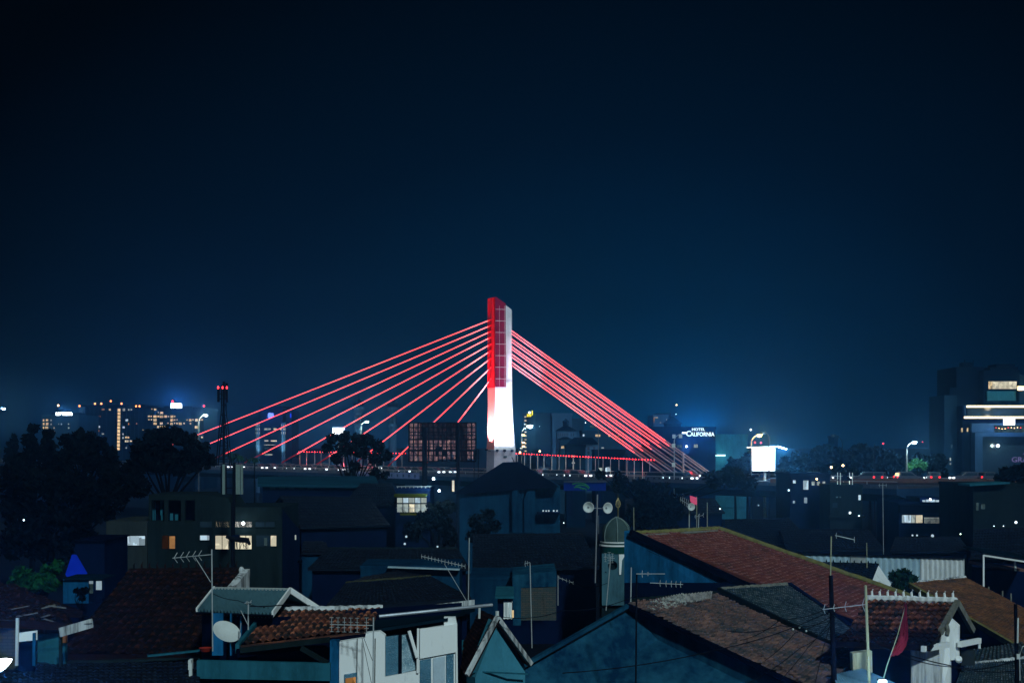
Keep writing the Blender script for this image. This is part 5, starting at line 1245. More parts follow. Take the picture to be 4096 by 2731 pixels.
# ------------------------------------------------------------------ dark roofs of the middle ground
def dark_house(label, P, m, nu=24, nv=10, wall='navy_wall', zb=None, knobs=0, amp=.03, name='tiled_house', rm=None, rr=.1, back=True):
    P = [V(q) for q in P]; c_ = sum(P, V()) / 4
    t = thing(name, label, 'house', (c_.x, c_.y, ground_z(c_.y) - .4))
    tile_roof(t, P, nu, nv, M[m], amp)
    if back:
        h = lambda a, b_: V((2 * a.x - b_.x, 2 * a.y - b_.y, b_.z))
        Q = [P[1] + V((0, 0, -.02)), P[0] + V((0, 0, -.02)), h(P[0], P[3]), h(P[1], P[2])]
        tile_roof(t, Q, max(6, nu // 2), max(4, nv // 2), M[m], amp)
        body(t, [P[3], P[2], Q[3], Q[2]], M[wall], zb)
        # gable triangles
        for a, b_, r_ in ((P[3], Q[2], P[0]), (P[2], Q[3], P[1])):
            i_ = (c_ - r_) * .04; i_.z = -.2
            MB().prism([a.lerp(b_, .04) + i_, b_.lerp(a, .04) + i_, r_ + i_], (c_ - r_).normalized() * .12).build('gable', M[wall], t)
    else: body(t, P, M[wall], zb)
    ridge(t, P[0], P[1], rr, rm or M[m], knobs)
    return t
dark_house('wide black roof in the centre below the dark trees', [at(1310, 2193, 100), at(1832, 2194, 100), at(1880, 2275, 92), at(1230, 2275, 92)], 't_navy', 40, 14, rm=M['dim_wall'])
dark_house('dark navy roof left of the mosque tower', [at(1890, 2140, 105), at(2330, 2135, 105), at(2400, 2270, 94), at(1890, 2275, 94)], 't_navy', 36, 14)
dark_house('dark roof right of the flat building with a pale end', [at(1210, 2172, 110), at(1305, 2172, 110), at(1320, 2210, 104), at(1205, 2210, 104)], 't_navy', 12, 6, 'hip_wall')
dark_house('dark roof below the loudspeakers before the red roof', [at(2900, 2080, 130), at(3160, 2075, 130), at(3260, 2180, 118), at(2900, 2180, 118)], 't_navy', 30, 12)
dark_house('dark roof left of the balcony house', [at(3120, 2120, 122), at(3480, 2120, 122), at(3540, 2200, 112), at(3150, 2200, 112)], 't_navy', 30, 10)
dark_house('dark roof in front of the balcony house', [at(3580, 2150, 125), at(3840, 2150, 125), at(3880, 2205, 117), at(3560, 2205, 117)], 't_navy', 26, 8, 'dim_wall')
dark_house('dark roof behind the white pipe frame', [at(3900, 2120, 112), at(4200, 2110, 112), at(4200, 2230, 102), at(3880, 2230, 102)], 't_navy', 26, 10)
dark_house('dark roof with grey ridge below the bridge at left', [at(1120, 1985, 150), at(1480, 1990, 150), at(1560, 2100, 138), at(1200, 2110, 138)], 't_navy', 26, 10)
dark_house('black roof beside the veranda house', [at(1440, 1935, 165), at(1570, 1935, 165), at(1600, 2020, 156), at(1370, 2020, 156)], 't_navy', 20, 8)
dark_house('black roof left of the blue mural', [at(2500, 1995, 165), at(2860, 1995, 165), at(2900, 2050, 155), at(2500, 2060, 155)], 't_navy', 26, 8)
D = 86
o = block('low_wall_house', 'low pale teal wall behind the mossy roof in the centre', 1442, 1838, 2272, D, 5, M['hip_wall'], cat='house')
MB().prism([at(1550, 2266, D - .6), at(1838, 2276, D - .6), at(1838, 2280, D - .6), at(1550, 2270, D - .6)], (0, 5, 0)).build('roof_slab', M['sheet_d'], o)
D = 118
o = block('small_teal_house', 'small teal walled house right of the flat building', 1196, 1250, 2248, D, 5, M['hip_wall'], cat='house')
MB().pan(1190, 1256, 2240, 2249, D - .4, 6).build('roof_slab', M['dark_roof'], o)

# dark mossy roof with weathered eave (centre)
t = dark_house('dark mossy tiled roof with a streaked white eave in the centre', [at(1382, 2332, 72), at(1724, 2304, 73), at(1885, 2392, 66), at(1290, 2440, 64)], 't_navy', 34, 18, 'navy_wall', rm=M['dull_moss'], rr=.09)
MB().prism([at(1578, 2436, 63.5), at(1898, 2398, 65.3), at(1898, 2428, 65.3), at(1578, 2452, 63.5)], (0, .15, 0)).build('fascia', M['old_white'], t)
for k_ in range(5): pass
# brick-walled structure
D = 76
m_, nt_, out_ = nodes('bricks'); bb = N(nt_, 'ShaderNodeBsdfPrincipled', Roughness=.9); bk = N(nt_, 'ShaderNodeTexBrick', Scale=1.0)
bk.inputs['Color1'].default_value = (.03, .05, .05, 1); bk.inputs['Color2'].default_value = (.07, .06, .05, 1); bk.inputs['Mortar'].default_value = (.012, .03, .035, 1)
bk.inputs['Brick Width'].default_value = .32; bk.inputs['Row Height'].default_value = .1; bk.inputs['Mortar Size'].default_value = .012
tcn = N(nt_, 'ShaderNodeTexCoord'); mpn = N(nt_, 'ShaderNodeMapping'); mpn.inputs['Rotation'].default_value = (math.pi / 2, 0, 0); nt_.links.new(tcn.outputs['Object'], mpn.inputs[0]); nt_.links.new(mpn.outputs[0], bk.inputs['Vector']); nt_.links.new(bk.outputs[0], bb.inputs['Base Color']); nt_.links.new(bb.outputs[0], out_.inputs[0])
M['brick'] = m_
o = thing('brick_house', 'unplastered brick wall with a crumbling plaster top in the centre', 'house', (at(2150, 0, D).x, D, ground_z(D)))
MB().pan(2084, 2225, 2340, 2480, D, 5).build('brick_wall', M['brick'], o); MB().prism([at(2050, 2300, D - .04), at(2226, 2283, D - .04), at(2226, 2345, D - .04), at(2084, 2350, D - .04), at(2084, 2500, D - .04), at(2050, 2500, D - .04)], (0, 5, 0)).build('plaster', M['gable_blue'], o)
o2 = block('plaster_house', 'stained teal plaster wall left of the brick wall', 1880, 2048, 2318, D + 2, 6, M['hip_wall'], cat='house')
D = 70
o = block('lit_window_house', 'small house corner with a lit curtained window in the centre', 1990, 2052, 2392, D, 4, M['navy_wall'], cat='house')
MB().pan(1980, 2056, 2384, 2393, D - .4, 5).build('roof_slab', M['teal_wall'], o); win(o, 2017, 2046, 2405, 2470, D, lit('window_curtain', (.6, .85, .9), .5, 6, .5), frame=M['white_paint'], nm=1); win(o, 2048, 2055, 2440, 2470, D - .1, M['warm'])

# ------------------------------------------------------------------ mosque tower
D = 88; k = mpp(D)
o = thing('mosque_tower', 'small mosque tower with a pale dome and a green ring', 'mosque', (at(2468, 0, D).x, D, ground_z(D)))
z = lambda y: at(0, y, D).z; x = lambda p_: at(p_, 0, D).x; cx = x(2470); cy = D + 1.0
b = MB(); b.lathe((cx, cy, 0), [(64 * k, z(2180)), (64 * k, z(2172)), (60 * k, z(2170)), (62 * k, z(2150)), (60 * k, z(2130)), (52 * k, z(2108)), (38 * k, z(2092)), (22 * k, z(2080)), (8 * k, z(2073)), (2 * k, z(2071))], 28); b.build('dome', paint('dome_grey', (.05, .085, .08), var=.3, scale=1.5, rough=.5), o, True)
b = MB(); b.lathe((cx, cy, 0), [(70 * k, z(2186)), (70 * k, z(2181)), (64.5 * k, z(2180))], 28); b.lathe((cx, cy, 0), [(66 * k, z(2172)), (66 * k, z(2168))], 28); b.build('cornice', M['white_paint'], o)
MB().lathe((cx, cy, 0), [(66 * k, z(2214)), (66 * k, z(2186.5))], 28).build('green_ring', paint('green_ring', (.006, .05, .04)), o)
b = MB()
for px, ang_ in ((2470, 0), (2470, .9), (2470, -.9), (2470, 1.9)):
    pts = [V((cx + math.sin(ang_) * r_ * k, cy - math.cos(ang_) * r_ * k - .03, z(y))) for r_, y in ((2, 2070), (24, 2079), (40, 2091), (54, 2107), (62, 2130), (64, 2150), (62, 2168))]; b.tube(pts, .035, 6)
b.build('dome_rib', PANEL, o)
b = MB(); b.lathe((cx + 7 * k, cy, 0), [(2.4 * k, z(2075)), (2 * k, z(2045)), (3.5 * k, z(2040)), (2 * k, z(2034))], 8); b.tube([(cx + 7 * k, cy, z(1995)), (cx + 7 * k, cy, z(1975))], [1.2 * k, .3 * k], 6); b.build('finial_stem', M['moss_wood'], o)
b = MB()
for i in range(8):
    a = i * math.pi / 4; b.tube([(cx + 7 * k + math.cos(a) * r_ * k, cy + math.sin(a) * r_ * k, z(y)) for r_, y in ((1, 2034), (8, 2027), (10.5, 2018), (8, 2008), (3, 1999), (.5, 1992))], .9 * k, 5)
b.build('finial_cage', paint('gilt', (.5, .42, .2), rough=.4, metal=.6), o)
# tower body with a round opening
b = MB(); yf = cy - 62 * k; zc = z(2261); rr = 19 * k; xc = x(2451); n = 20
outer = [(x(2408), z(2214)), (x(2530), z(2214)), (x(2530), z(2420)), (x(2408), z(2420))]
ring = [V((xc + rr * math.cos(2 * math.pi * i / n), yf, zc + rr * math.sin(2 * math.pi * i / n))) for i in range(n)]
def edge(i):
    a = 2 * math.pi * i / n; dx, dz = math.cos(a), math.sin(a); m1 = 30 * k / max(abs(dx), abs(dz)); return V((xc + dx * m1, yf, zc + dz * m1))
sq = [edge(i) for i in range(n)]
b.add(ring + sq + [q + V((0, .3, 0)) for q in ring], [(i, (i + 1) % n, n + (i + 1) % n, n + i) for i in range(n)] + [(i, 2 * n + i, 2 * n + (i + 1) % n, (i + 1) % n) for i in range(n)])
b.mm((x(2408), yf, z(2420)), (xc - 30 * k, yf + .3, z(2214))); b.mm((xc + 30 * k, yf, z(2420)), (x(2530), yf + .3, z(2214))); b.mm((xc - 30 * k, yf, zc + 30 * k), (xc + 30 * k, yf + .3, z(2214))); b.mm((xc - 30 * k, yf, z(2420)), (xc + 30 * k, yf + .3, zc - 30 * k))
b.build('tower_wall', paint('tower_teal', (.06, .15, .19), var=.4, scale=1.2, streak=.3), o)
MB().mm((x(2408), yf + .32, ground_z(D) - .5), (x(2530), yf + 2.4, z(2214.5))).build('tower_core', M['dim_wall'], o)
MB().prism([(x(2476), yf - .08, z(2216)), (x(2497), yf - .08, z(2216)), (x(2497), yf - .08, z(2225)), (x(2488), yf - .08, z(2240)), (x(2484), yf - .08, z(2297)), (x(2477), yf - .08, z(2297))], (0, .07, 0)).build('white_bracket', M['white_paint'], o)
# loudspeakers
def horn(par, c_, axis_, r, m='dish'):
    b = MB(); a = V(axis_).normalized(); b.lathe(c_, [(r * .2, -r * 1.5), (r * .25, -r * 1.0), (r * .45, -r * .6), (r * .8, -r * .2), (r, 0), (r * 1.02, .02), (r * .92, .01), (r * .7, -r * .2), (r * .35, -r * .55), (.02, -r * .6)], 22, a)
    h = b.build('horn', M[m], par, True); MB().ball(V(c_) - a * r * .45, r * .2, 8).build('horn_core', M['grey_steel'], h)
    return h
D = 84; t = thing('loudspeaker_pole', 'pole with two grey horn loudspeakers beside the mosque dome', 'loudspeaker', (at(2381, 0, D).x, D, at(0, 2290, D).z))
MB().tube([at(2381, 2330, D), at(2390, 1977, D)], .04, 6).build('pole', M['grey_steel'], t)
MB().bar(at(2355, 2030, D), at(2432, 2034, D), .04, .04).build('crossbar', M['grey_steel'], t)
horn(t, at(2354, 2028, D - .4), (-.1, -1, -.05), 21.5 * mpp(D)); horn(t, at(2431, 2031, D - .4), (.55, -1, 0), 22 * mpp(D))
D = 80; t = thing('loudspeaker_pole', 'single pale horn loudspeaker above the red roof ridge', 'loudspeaker', at(2757, 2110, D))
MB().tube([at(2757, 2112, D), at(2757, 2030, D)], .03, 6).build('pole', M['bamboo'], t); horn(t, at(2765, 2026, D - .3), (.15, -1, .05), 15 * mpp(D))
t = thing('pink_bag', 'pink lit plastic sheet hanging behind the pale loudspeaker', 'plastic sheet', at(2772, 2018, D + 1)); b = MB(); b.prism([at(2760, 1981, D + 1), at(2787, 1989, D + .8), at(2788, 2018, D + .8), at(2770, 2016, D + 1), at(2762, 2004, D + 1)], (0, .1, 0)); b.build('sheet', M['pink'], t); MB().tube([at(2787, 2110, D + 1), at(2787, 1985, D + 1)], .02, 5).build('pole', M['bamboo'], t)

# ------------------------------------------------------------------ red-roofed house and its neighbours
P = [at(2537, 2140, 76), at(2872, 2120, 80), at(3640, 2392, 74), at(3480, 2505, 67)]
t = thing('red_roof_house', 'big house with a long red tiled roof and a blue side wall', 'house', (P[0].x, P[0].y, ground_z(76)))
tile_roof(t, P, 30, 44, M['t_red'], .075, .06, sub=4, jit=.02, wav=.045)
b = MB(); g = [at(2497, 2122, 75.6), at(2531, 2130, 75.6), at(3010, 2345, 71.5), at(3100, 2395, 70.6), at(3100, 2560, 70.6), at(2497, 2560, 75.6)]; b.prism(g, (.4, .8, 0)); b.build('gable_wall', M['blue_wall'], t)
b = MB(); g2 = [at(2497, 2330, 75.4), at(3020, 2330, 71.1), at(3100, 2400, 70.4), at(3100, 2560, 70.4), at(2497, 2560, 75.4)]; b.prism(g2, (.1, .14, 0)); b.build('wall_dado', M['navy_wall'], t)
P2 = [P[0] + V((.2, .8, 0)), P[1], P[2], P[3]]; body(t, P2, M['navy_wall'])
b = MB(); pts = [P[1].lerp(P[2], f / 20) + V((0, 0, .1 + U(-.02, .02))) for f in range(21)]; b.tube(pts, .16, 7); b.build('mossy_verge', M['moss_wood'], t)
b = MB(); b.bar(at(2522, 2128, 75.3), at(3016, 2352, 71.2), .25, .3); b.bar(at(3016, 2352, 71.2), at(3480, 2512, 66.8), .2, .25); b.build('barge_board', M['black_roof'], t)
ridge(t, P[0] + V((0, 0, .08)), P[1] + V((0, 0, .08)), .15, M['moss_wood'])
b = MB(); b.tube([P[0].lerp(P[1], f) + V((.05, -.45, -.0)) for f in (.0, .1, .2, .3, .38)], [.05, .07, .05, .07, .04], 6); b.tube([P[0].lerp(P[1], f) + V((.05, -.4, .0)) for f in (.52, .6, .75, .9, .97)], [.05, .08, .06, .07, .05], 6); b.build('mortar_patch', M['wood'], t)
for f, l in ((.02, .25), (.05, .2)): MB().box(P[0] + V((-.15, -.3, -.2 - f)), (.25, .2, .2), ry=.3).build('mortar_lump', M['dish'], t)
# small roof behind with white gable
P = [at(3290, 2252, 90), at(3514, 2258, 88), at(3484, 2330, 83), at(3240, 2325, 86)]
t = dark_house('small dark tiled roof with a white triangular gable behind the red roof', P, 't_navy', 9, 9, 'white_paint', name='gabled_house', knobs=8, rm=M['dim_wall'], amp=.08, back=False)
MB().prism([at(3514, 2260, 87.8), at(3584, 2364, 87.4), at(3484, 2334, 82.8)], (.05, .2, -.02)).build('gable', M['white_paint'], t)
# white corrugated wall
o = thing('corrugated_wall', 'long white and grey corrugated sheet wall behind the red roof', 'wall', (at(3500, 0, 100).x, 100, ground_z(100)))
for px0, px1, y0, y1, n, m, nm in ((3170, 3400, 2211, 2217, 9, 'sheet_d', 'grey_sheet'), (3402, 3462, 2217, 2220, 14, 'sheet_w', 'white_sheet'), (3463, 3680, 2220, 2227, 9, 'sheet_d', 'grey_sheet'), (3682, 3858, 2227, 2231, 9, 'sheet_w', 'white_sheet')):
    corrugated(o, [at(px0, y0, 100), at(px1, y1, 100), at(px1, 2345, 100), at(px0, 2345, 100)], n, M[m], nm, .05)
MB().bar(at(3168, 2210, 99.9), at(3860, 2230, 99.9), .2, .1).build('top_rail', M['steel'], o); MB().mm((at(3168, 0, 100).x, 100.2, ground_z(100)), (at(3860, 0, 100).x, 103, at(0, 2236, 100).z)).build('wall', M['navy_wall'], o)
# brown roof
P = [at(3640, 2330, 84), at(3862, 2308, 86), at(4180, 2475, 78), at(4090, 2590, 72)]
t = dark_house('brown tiled roof sloping down to the right edge', P, 't_brown', 34, 40, 'dim_wall', back=False, name='brown_roof_house', rm=M['old_white'])
b = MB(); b.bar(P[0] + V((-.1, -.2, -.1)), P[3] + V((-.1, -.2, -.1)), .2, .28); b.build('barge_board', M['moss_wood'], t)
# white pipe frame
D = 92
t = thing('pipe_frame', 'white painted pipe frame of a rooftop shelter at the right edge', 'frame', (at(3936, 0, D).x, D, at(0, 2345, D).z))
for i, (a, b_) in enumerate(((at(3934, 2345, D), at(3934, 2218, D)), (at(3934, 2220, D), at(4130, 2250, D - 1)), (at(4060, 2248, D), at(4062, 2282, D)), (at(4128, 2380, D - 1), at(4128, 2248, D - 1)))): MB().bar(a, b_, .1, .1).build('tube', M['white_paint'], t)
MB().prism([at(3934, 2255, D + 1), at(4130, 2282, D), at(4130, 2290, D), at(3934, 2266, D + 1)], (0, 3, 0)).build('shelf_sheet', paint('rust_sheet', (.18, .1, .09)), t); MB().prism([at(3930, 2206, D), at(4130, 2232, D - 1), at(4130, 2238, D - 1), at(3930, 2211, D)], (0, 4, .1)).build('roof_sheet', M['dark_roof'], t)
b = MB()
for px in (3955, 4010, 4044): b.bar(at(px, 2345 + (px - 3955) * .3, D), at(px, 2382 + (px - 3955) * .3, D), .08, .08)
b.build('stub_post', M['wood'], t); MB().pan(3945, 4130, 2280, 2500, D + 2.5, 3).build('back_wall', M['navy_wall'], t)

# ------------------------------------------------------------------ big gable house in front
A = at(2512, 2414, 52); Bk = at(2860, 2378, 60)
P = [A, Bk, at(3436, 2640, 55), at(3262, 2765, 47.5)]
t = thing('gable_house', 'big stained blue gable house with a worn grey-red tiled roof', 'house', (A.x, A.y, ground_z(52)))
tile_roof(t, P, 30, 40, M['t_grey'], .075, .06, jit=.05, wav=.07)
Lf = at(1985, 2715, 49.2); Lb = Lf + (Bk - A)
tile_roof(t, [Bk + V((0, 0, -.03)), A + V((0, 0, -.03)), Lf, Lb], 22, 30, M['t_grey'], .03)
b = MB(); zb = ground_z(50) - .3; f0 = A + V((.0, .25, -.15)); f1 = Lf + V((.3, .25, -.12)); f2 = P[3] + V((-.3, .4, -.12))
b.prism([f0, f1, V((f1.x, f1.y, zb)), V((f2.x, f2.y, zb)), f2], (.5, .9, 0)); b.build('gable_wall', M['gable_blue'], t)
b = MB(); b.hexa([V((f1.x + .5, f1.y + 1, zb)), V((f2.x, f2.y + 1, zb)), V((P[2].x - .4, P[2].y - .4, zb)), V((Lb.x + .4, Lb.y - .4, zb))], [V((f1.x + .5, f1.y + 1, f1.z - .2)), V((f2.x, f2.y + 1, f2.z - .2)), V((P[2].x - .4, P[2].y - .4, P[2].z - .25)), V((Lb.x + .4, Lb.y - .4, Lb.z - .25))]); b.build('wall', M['gable_blue'], t)
b = MB(); b.bar(A + V((0, -.08, -.05)), P[3] + V((0, -.08, -.05)), .16, .14); b.build('barge_board', M['black_roof'], t)
b = MB(); b.bar(A + V((0, -.08, -.05)), Lf + V((0, -.08, -.05)), .2, .12); b.build('barge_board', M['gable_blue'], t)
b = MB(); b.bar(f1 + V((0, -.06, -.4)) , f2 + V((-3, -.06, .15)), .06, .05); b.build('wall_ledge', M['navy_wall'], t)
ridge(t, A + V((.2, .2, .06)), Bk + V((0, 0, .05)), .12, M['dim_wall'])
corrugated(t, [at(2560, 2408, 52.8), at(2735, 2370, 56.2), at(2748, 2420, 54.8), at(2610, 2440, 51.6)], 16, paint('lichen_sheet', (.6, .6, .56), dark=(.02, .025, .025), scale=3.4, streak=1), 'ridge_sheet', .03)
corrugated(t, [at(2702, 2378, 55.6), at(2850, 2362, 59), at(2845, 2392, 58.2), at(2708, 2418, 54.6)], 12, paint('grey_sheet_patch', (.4, .38, .36), dark=(.08, .08, .08), scale=2.5, streak=1), 'ridge_sheet', .03)
# mossy dark roof beside it
P = [at(2880, 2358, 62), at(3150, 2338, 66), at(3520, 2592, 60), at(3440, 2630, 55.5)]
t = dark_house('dark mossy roof squeezed between the red roof and the grey-red roof', P, 't_moss', 30, 46, 'navy_wall', back=False, rm=M['wood'], rr=.12, name='mossy_roof_house', amp=.05)
b = MB(); b.bar(P[1] + V((.05, 0, -.05)), P[2] + V((.05, 0, -.05)), .22, .35); b.build('barge_board', M['navy_wall'], t)
b = MB(); b.bar(P[0] + V((-.08, -.05, .02)), P[3] + V((-.08, -.05, .02)), .12, .22); b.build('barge_board', M['dim_wall'], t)
MB().prism([at(3410, 2612, 48), at(3488, 2602, 48), at(3490, 2696, 48), at(3412, 2680, 48)], (0, .4, 0)).build('cream_wall', paint('cream_wall', (.6, .62, .48), var=.5, scale=2, streak=.2), t)

# ------------------------------------------------------------------ white-capped house at right
P = [at(3470, 2402, 57), at(3826, 2412, 54.5), at(3762, 2530, 51), at(3395, 2525, 53.5)]
t = thing('white_capped_house', 'white house with orange tiles and a white knobbed ridge', 'house', (P[1].x, P[1].y, ground_z(54)))
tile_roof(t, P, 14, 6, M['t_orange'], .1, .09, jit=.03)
low = [at(3400, 2520, 53.6), at(3765, 2528, 51.1), at(3720, 2590, 49), at(3330, 2572, 51.4)]
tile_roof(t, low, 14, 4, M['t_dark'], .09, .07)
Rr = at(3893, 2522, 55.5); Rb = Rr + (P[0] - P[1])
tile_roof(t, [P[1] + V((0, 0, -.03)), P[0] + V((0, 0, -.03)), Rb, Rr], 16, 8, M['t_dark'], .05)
ridge(t, P[0] + V((0, 0, .08)), P[1] + V((0, 0, .08)), .15, M['white_paint'], 11, M['white_paint'], .24)
zb = ground_z(50) - .3
b = MB(); g = [at(3827, 2440, 53.6), at(3768, 2520, 51.6), at(3754, 2545, 51.4), at(3756, 2735, 51.4), at(3838, 2735, 53.2), at(3838, 2500, 53.6)]
b.prism([at(3795, 2470, 52.6), at(3757, 2528, 51.6), at(3757, 2800, 51.6), at(3800, 2800, 52.2), at(3800, 2640, 52.2), at(3834, 2636, 52.8), at(3835, 2505, 52.8)], (.2, .5, 0)); b.build('gable_wall', M['white_paint'], t)
b = MB(); b.bar(at(3828, 2408, 54.3), at(3762, 2526, 51), .16, .22); b.bar(at(3828, 2408, 54.2), at(3892, 2522, 55.2), .16, .22); b.build('barge_board', M['wood'], t)
MB().tube([at(3787, 2500, 51.4), at(3791, 2520, 51.3), at(3787, 2540, 51.2)], .08, 6).build('rafter_bracket', M['wood'], t)
b = MB(); b.bar(at(3692, 2594, 49), at(3792, 2576, 51), .15, .2); b.build('gutter', M['white_paint'], t); b = MB(); b.bar(at(3838, 2576, 52.6), at(3918, 2560, 54.5), .15, .2); b.tube([at(3917, 2560, 54.4), at(3917, 2592, 54.4)], .05, 6); b.build('gutter', M['white_paint'], t)
b = MB(); b.prism([at(3644, 2604, 50.2), at(3756, 2596, 51), at(3756, 2800, 51), at(3644, 2800, 50.2)], (.1, .4, 0)); b.build('wall', M['old_white'], t)
MB().hexa([V((P[3].x, P[3].y, zb)), V((P[2].x, P[2].y + .6, zb)), V((Rr.x - .3, Rr.y, zb)), V((Rb.x, Rb.y, zb))], [P[3] - V((0, 0, .3)), P[2] + V((0, .6, -.3)), Rr - V((.3, 0, .3)), Rb - V((0, 0, .3))]).build('core_wall', M['navy_wall'], t)
MB().tube([at(3835, 2640, 52.5), at(3835, 2632, 52.4)], .12, 8).build('pipe_end', M['white_paint'], t); MB().pan(3844, 3900, 2600, 2660, 54, .3).build('side_wall', M['olive_wall'], t)
# lower right dark houses
P = [at(3850, 2660, 56), at(4130, 2630, 57), at(4180, 2790, 50), at(3800, 2800, 50)]
dark_house('dark mossy roof in the lower right corner', P, 't_moss', 30, 18, 'navy_wall', rm=M['old_white'], amp=.05)
P = [at(3330, 2695, 47), at(3450, 2672, 48), at(3650, 2760, 45), at(3370, 2790, 43)]
t = thing('canopy', 'pale sheet canopy lit blue at the bottom right', 'canopy', (P[0].x, P[0].y, ground_z(46)))
corrugated(t, P, 18, paint('canopy_sheet', (.3, .55, .7), var=.3), 'roof_sheet', .02)
for q in (P[2], P[3]): MB().tube([q - V((0, 0, .05)), V((q.x, q.y, ground_z(46)))], .04, 6).build('post', M['steel'], t)
for q in (P[0], P[1]): MB().tube([q - V((0, 0, .05)), V((q.x, q.y, ground_z(46)))], .04, 6).build('post', M['steel'], t)
t = thing('floodlight', 'white floodlight glare at the bottom edge on the canopy', 'floodlight', at(3535, 2728, 44.5))
MB().box(at(3530, 2724, 44.5), (.24, .12, .09)).build('lamp_face', M['white_l'], t); MB().box(at(3530, 2717, 44.6), (.3, .16, .05)).build('housing', M['steel'], t)
light('POINT', at(3530, 2714, 44.0), (.6, .9, 1), 90, t, .1)
l = light('SPOT', at(3530, 2722, 44.3), (.1, .45, 1), 1500, t, .2, spot_size=math.radians(50), spot_blend=1)
l.rotation_euler = (V((0, 0, 19)) - at(3530, 2722, 44.3)).to_track_quat('-Z', 'Y').to_euler()

# ------------------------------------------------------------------ centre: white house, small gable, metal roof
# small gable house
A = at(1989, 2470, 46); Bk = at(1925, 2440, 56); Lf = at(1868, 2700, 44.6); Rf = at(2125, 2655, 47)
t = thing('teal_gable_house', 'small teal gable house with white barge boards at bottom centre', 'house', (A.x, A.y, ground_z(46)))
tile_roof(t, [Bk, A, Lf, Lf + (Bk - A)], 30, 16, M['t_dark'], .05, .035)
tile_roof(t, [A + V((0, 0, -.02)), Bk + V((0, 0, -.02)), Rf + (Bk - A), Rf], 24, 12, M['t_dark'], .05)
zb = ground_z(45) - .2
b = MB(); b.prism([A + V((0, .3, -.15)), Lf + V((.25, .3, -.12)), V((Lf.x + .25, Lf.y + .3, zb)), V((Rf.x - .2, Rf.y + .3, zb)), Rf + V((-.2, .3, -.12))], (-.3, .8, 0)); b.build('gable_wall', paint('bright_teal_plaster', (.06, .26, .36), var=.3, scale=.8), t)
b = MB(); b.bar(A + V((0, 0, .02)), Lf, .1, .15); b.build('barge_board', M['old_white'], t); b = MB(); b.bar(A + V((0, 0, .02)), Rf, .1, .15); b.build('barge_board', M['old_white'], t)
b = MB(); b.tube([A + V((0, 0, -.05)), A + V((0, 0, .22))], .06, 6); b.build('finial', M['dish'], t)
MB().bar(at(1873, 2683, 44.9), at(2110, 2694, 46.8), .05, .05).build('wall_ledge', M['teal_wall'], t)
b = MB(); b.hexa([V((Lf.x + .4, Lf.y + 1, zb)), V((Rf.x - .4, Rf.y + 1, zb)), V((Rf.x - 1, Rf.y + 9, zb)), V((Lf.x - 1, Lf.y + 10, zb))], [V((Lf.x + .4, Lf.y + 1, Lf.z - .3)), V((Rf.x - .4, Rf.y + 1, Rf.z - .3)), V((Rf.x - 1, Rf.y + 9, Rf.z - .3)), V((Lf.x - 1, Lf.y + 10, Lf.z - .3))]); b.build('wall', M['teal_wall'], t)
# white house
D0, D1 = 44.0, 45.6
def wp(px, py, d=0):
    f = (px - 1357) / (1828 - 1357); return at(px, py, D0 + (D1 - D0) * f + d)
t = thing('white_house', 'white house with plastic-covered windows and orange tiles at bottom centre', 'house', (wp(1590, 0).x, 45, ground_z(45)))
b = MB()
b.prism([wp(1357, 2566), wp(1460, 2550), wp(1464, 2530), wp(1518, 2524), wp(1540, 2540), wp(1540, 2850), wp(1357, 2850)], (0, .35, 0))
b.prism([wp(1540, 2706), wp(1673, 2680), wp(1673, 2850), wp(1540, 2850)], (0, .35, 0)); b.build('wall', M['white_paint'], t)
b = MB(); b.prism([wp(1673, 2520), wp(1776, 2500), wp(1776, 2468), wp(1821, 2468), wp(1828, 2500), wp(1828, 2850), wp(1673, 2850)], (0, .3, 0)); b.build('wall', M['white_paint'], t)
b = MB(); b.prism([wp(1680, 2514, -.1), wp(1824, 2496, -.1), wp(1822, 2607, -.1), wp(1680, 2633, -.1)], (0, .12, 0)); b.build('wall_panel', M['white_paint'], t)
W1 = MB().prism([wp(1542, 2545, .1), wp(1594, 2539, .1), wp(1594, 2692, .1), wp(1542, 2702, .1)], (0, .1, 0)).build('window', M['blue_glass'], t)
W2 = MB().prism([wp(1607, 2539, .1), wp(1632, 2536, .1), wp(1664, 2655, .1), wp(1664, 2676, .1), wp(1607, 2690, .1)], (0, .1, 0)).build('window', paint('torn_plastic', (.4, .55, .62), dark=(.06, .2, .28), scale=2.6, rough=.15, bump=.8, spec=.8), t)
b = MB(); b.prism([wp(1594, 2538, .05), wp(1607, 2537, .05), wp(1607, 2692, .05), wp(1594, 2694, .05)], (0, .12, 0)); b.build('window_post', M['steel'], t)
b = MB(); b.prism([wp(1634, 2525, .06), wp(1644, 2522, .06), wp(1674, 2640, .06), wp(1672, 2676, .06), wp(1665, 2676, .06)], (0, .1, 0)); b.build('shutter_gap', M['glass'], t)
b = MB(); b.bar(wp(1636, 2522, -.14), wp(1668, 2628, -.14), .06, .1); b.build('diagonal_board', M['white_paint'], t)
MB().bar(wp(1673, 2512, -.06), wp(1671, 2690, -.06), .07, .07).build('wall_batten', M['white_paint'], t); MB().bar(wp(1825, 2492, -.06), wp(1828, 2760, -.06), .06, .06).build('wall_batten', M['white_paint'], t)
for (x0, x1, y0, m) in ((1680, 1724, 2640, 'blue_glass'), (1733, 1780, 2632, None), (1785, 1815, 2620, 'blue_glass')):
    b = MB(); b.prism([wp(x0, y0, -.05), wp(x1, y0 - 8, -.05), wp(x1, 2800, -.05), wp(x0, 2800, -.05)], (0, .04, 0)); b.build('door', M[m] if m else paint('door_white', (.5, .62, .7), var=.3), t)
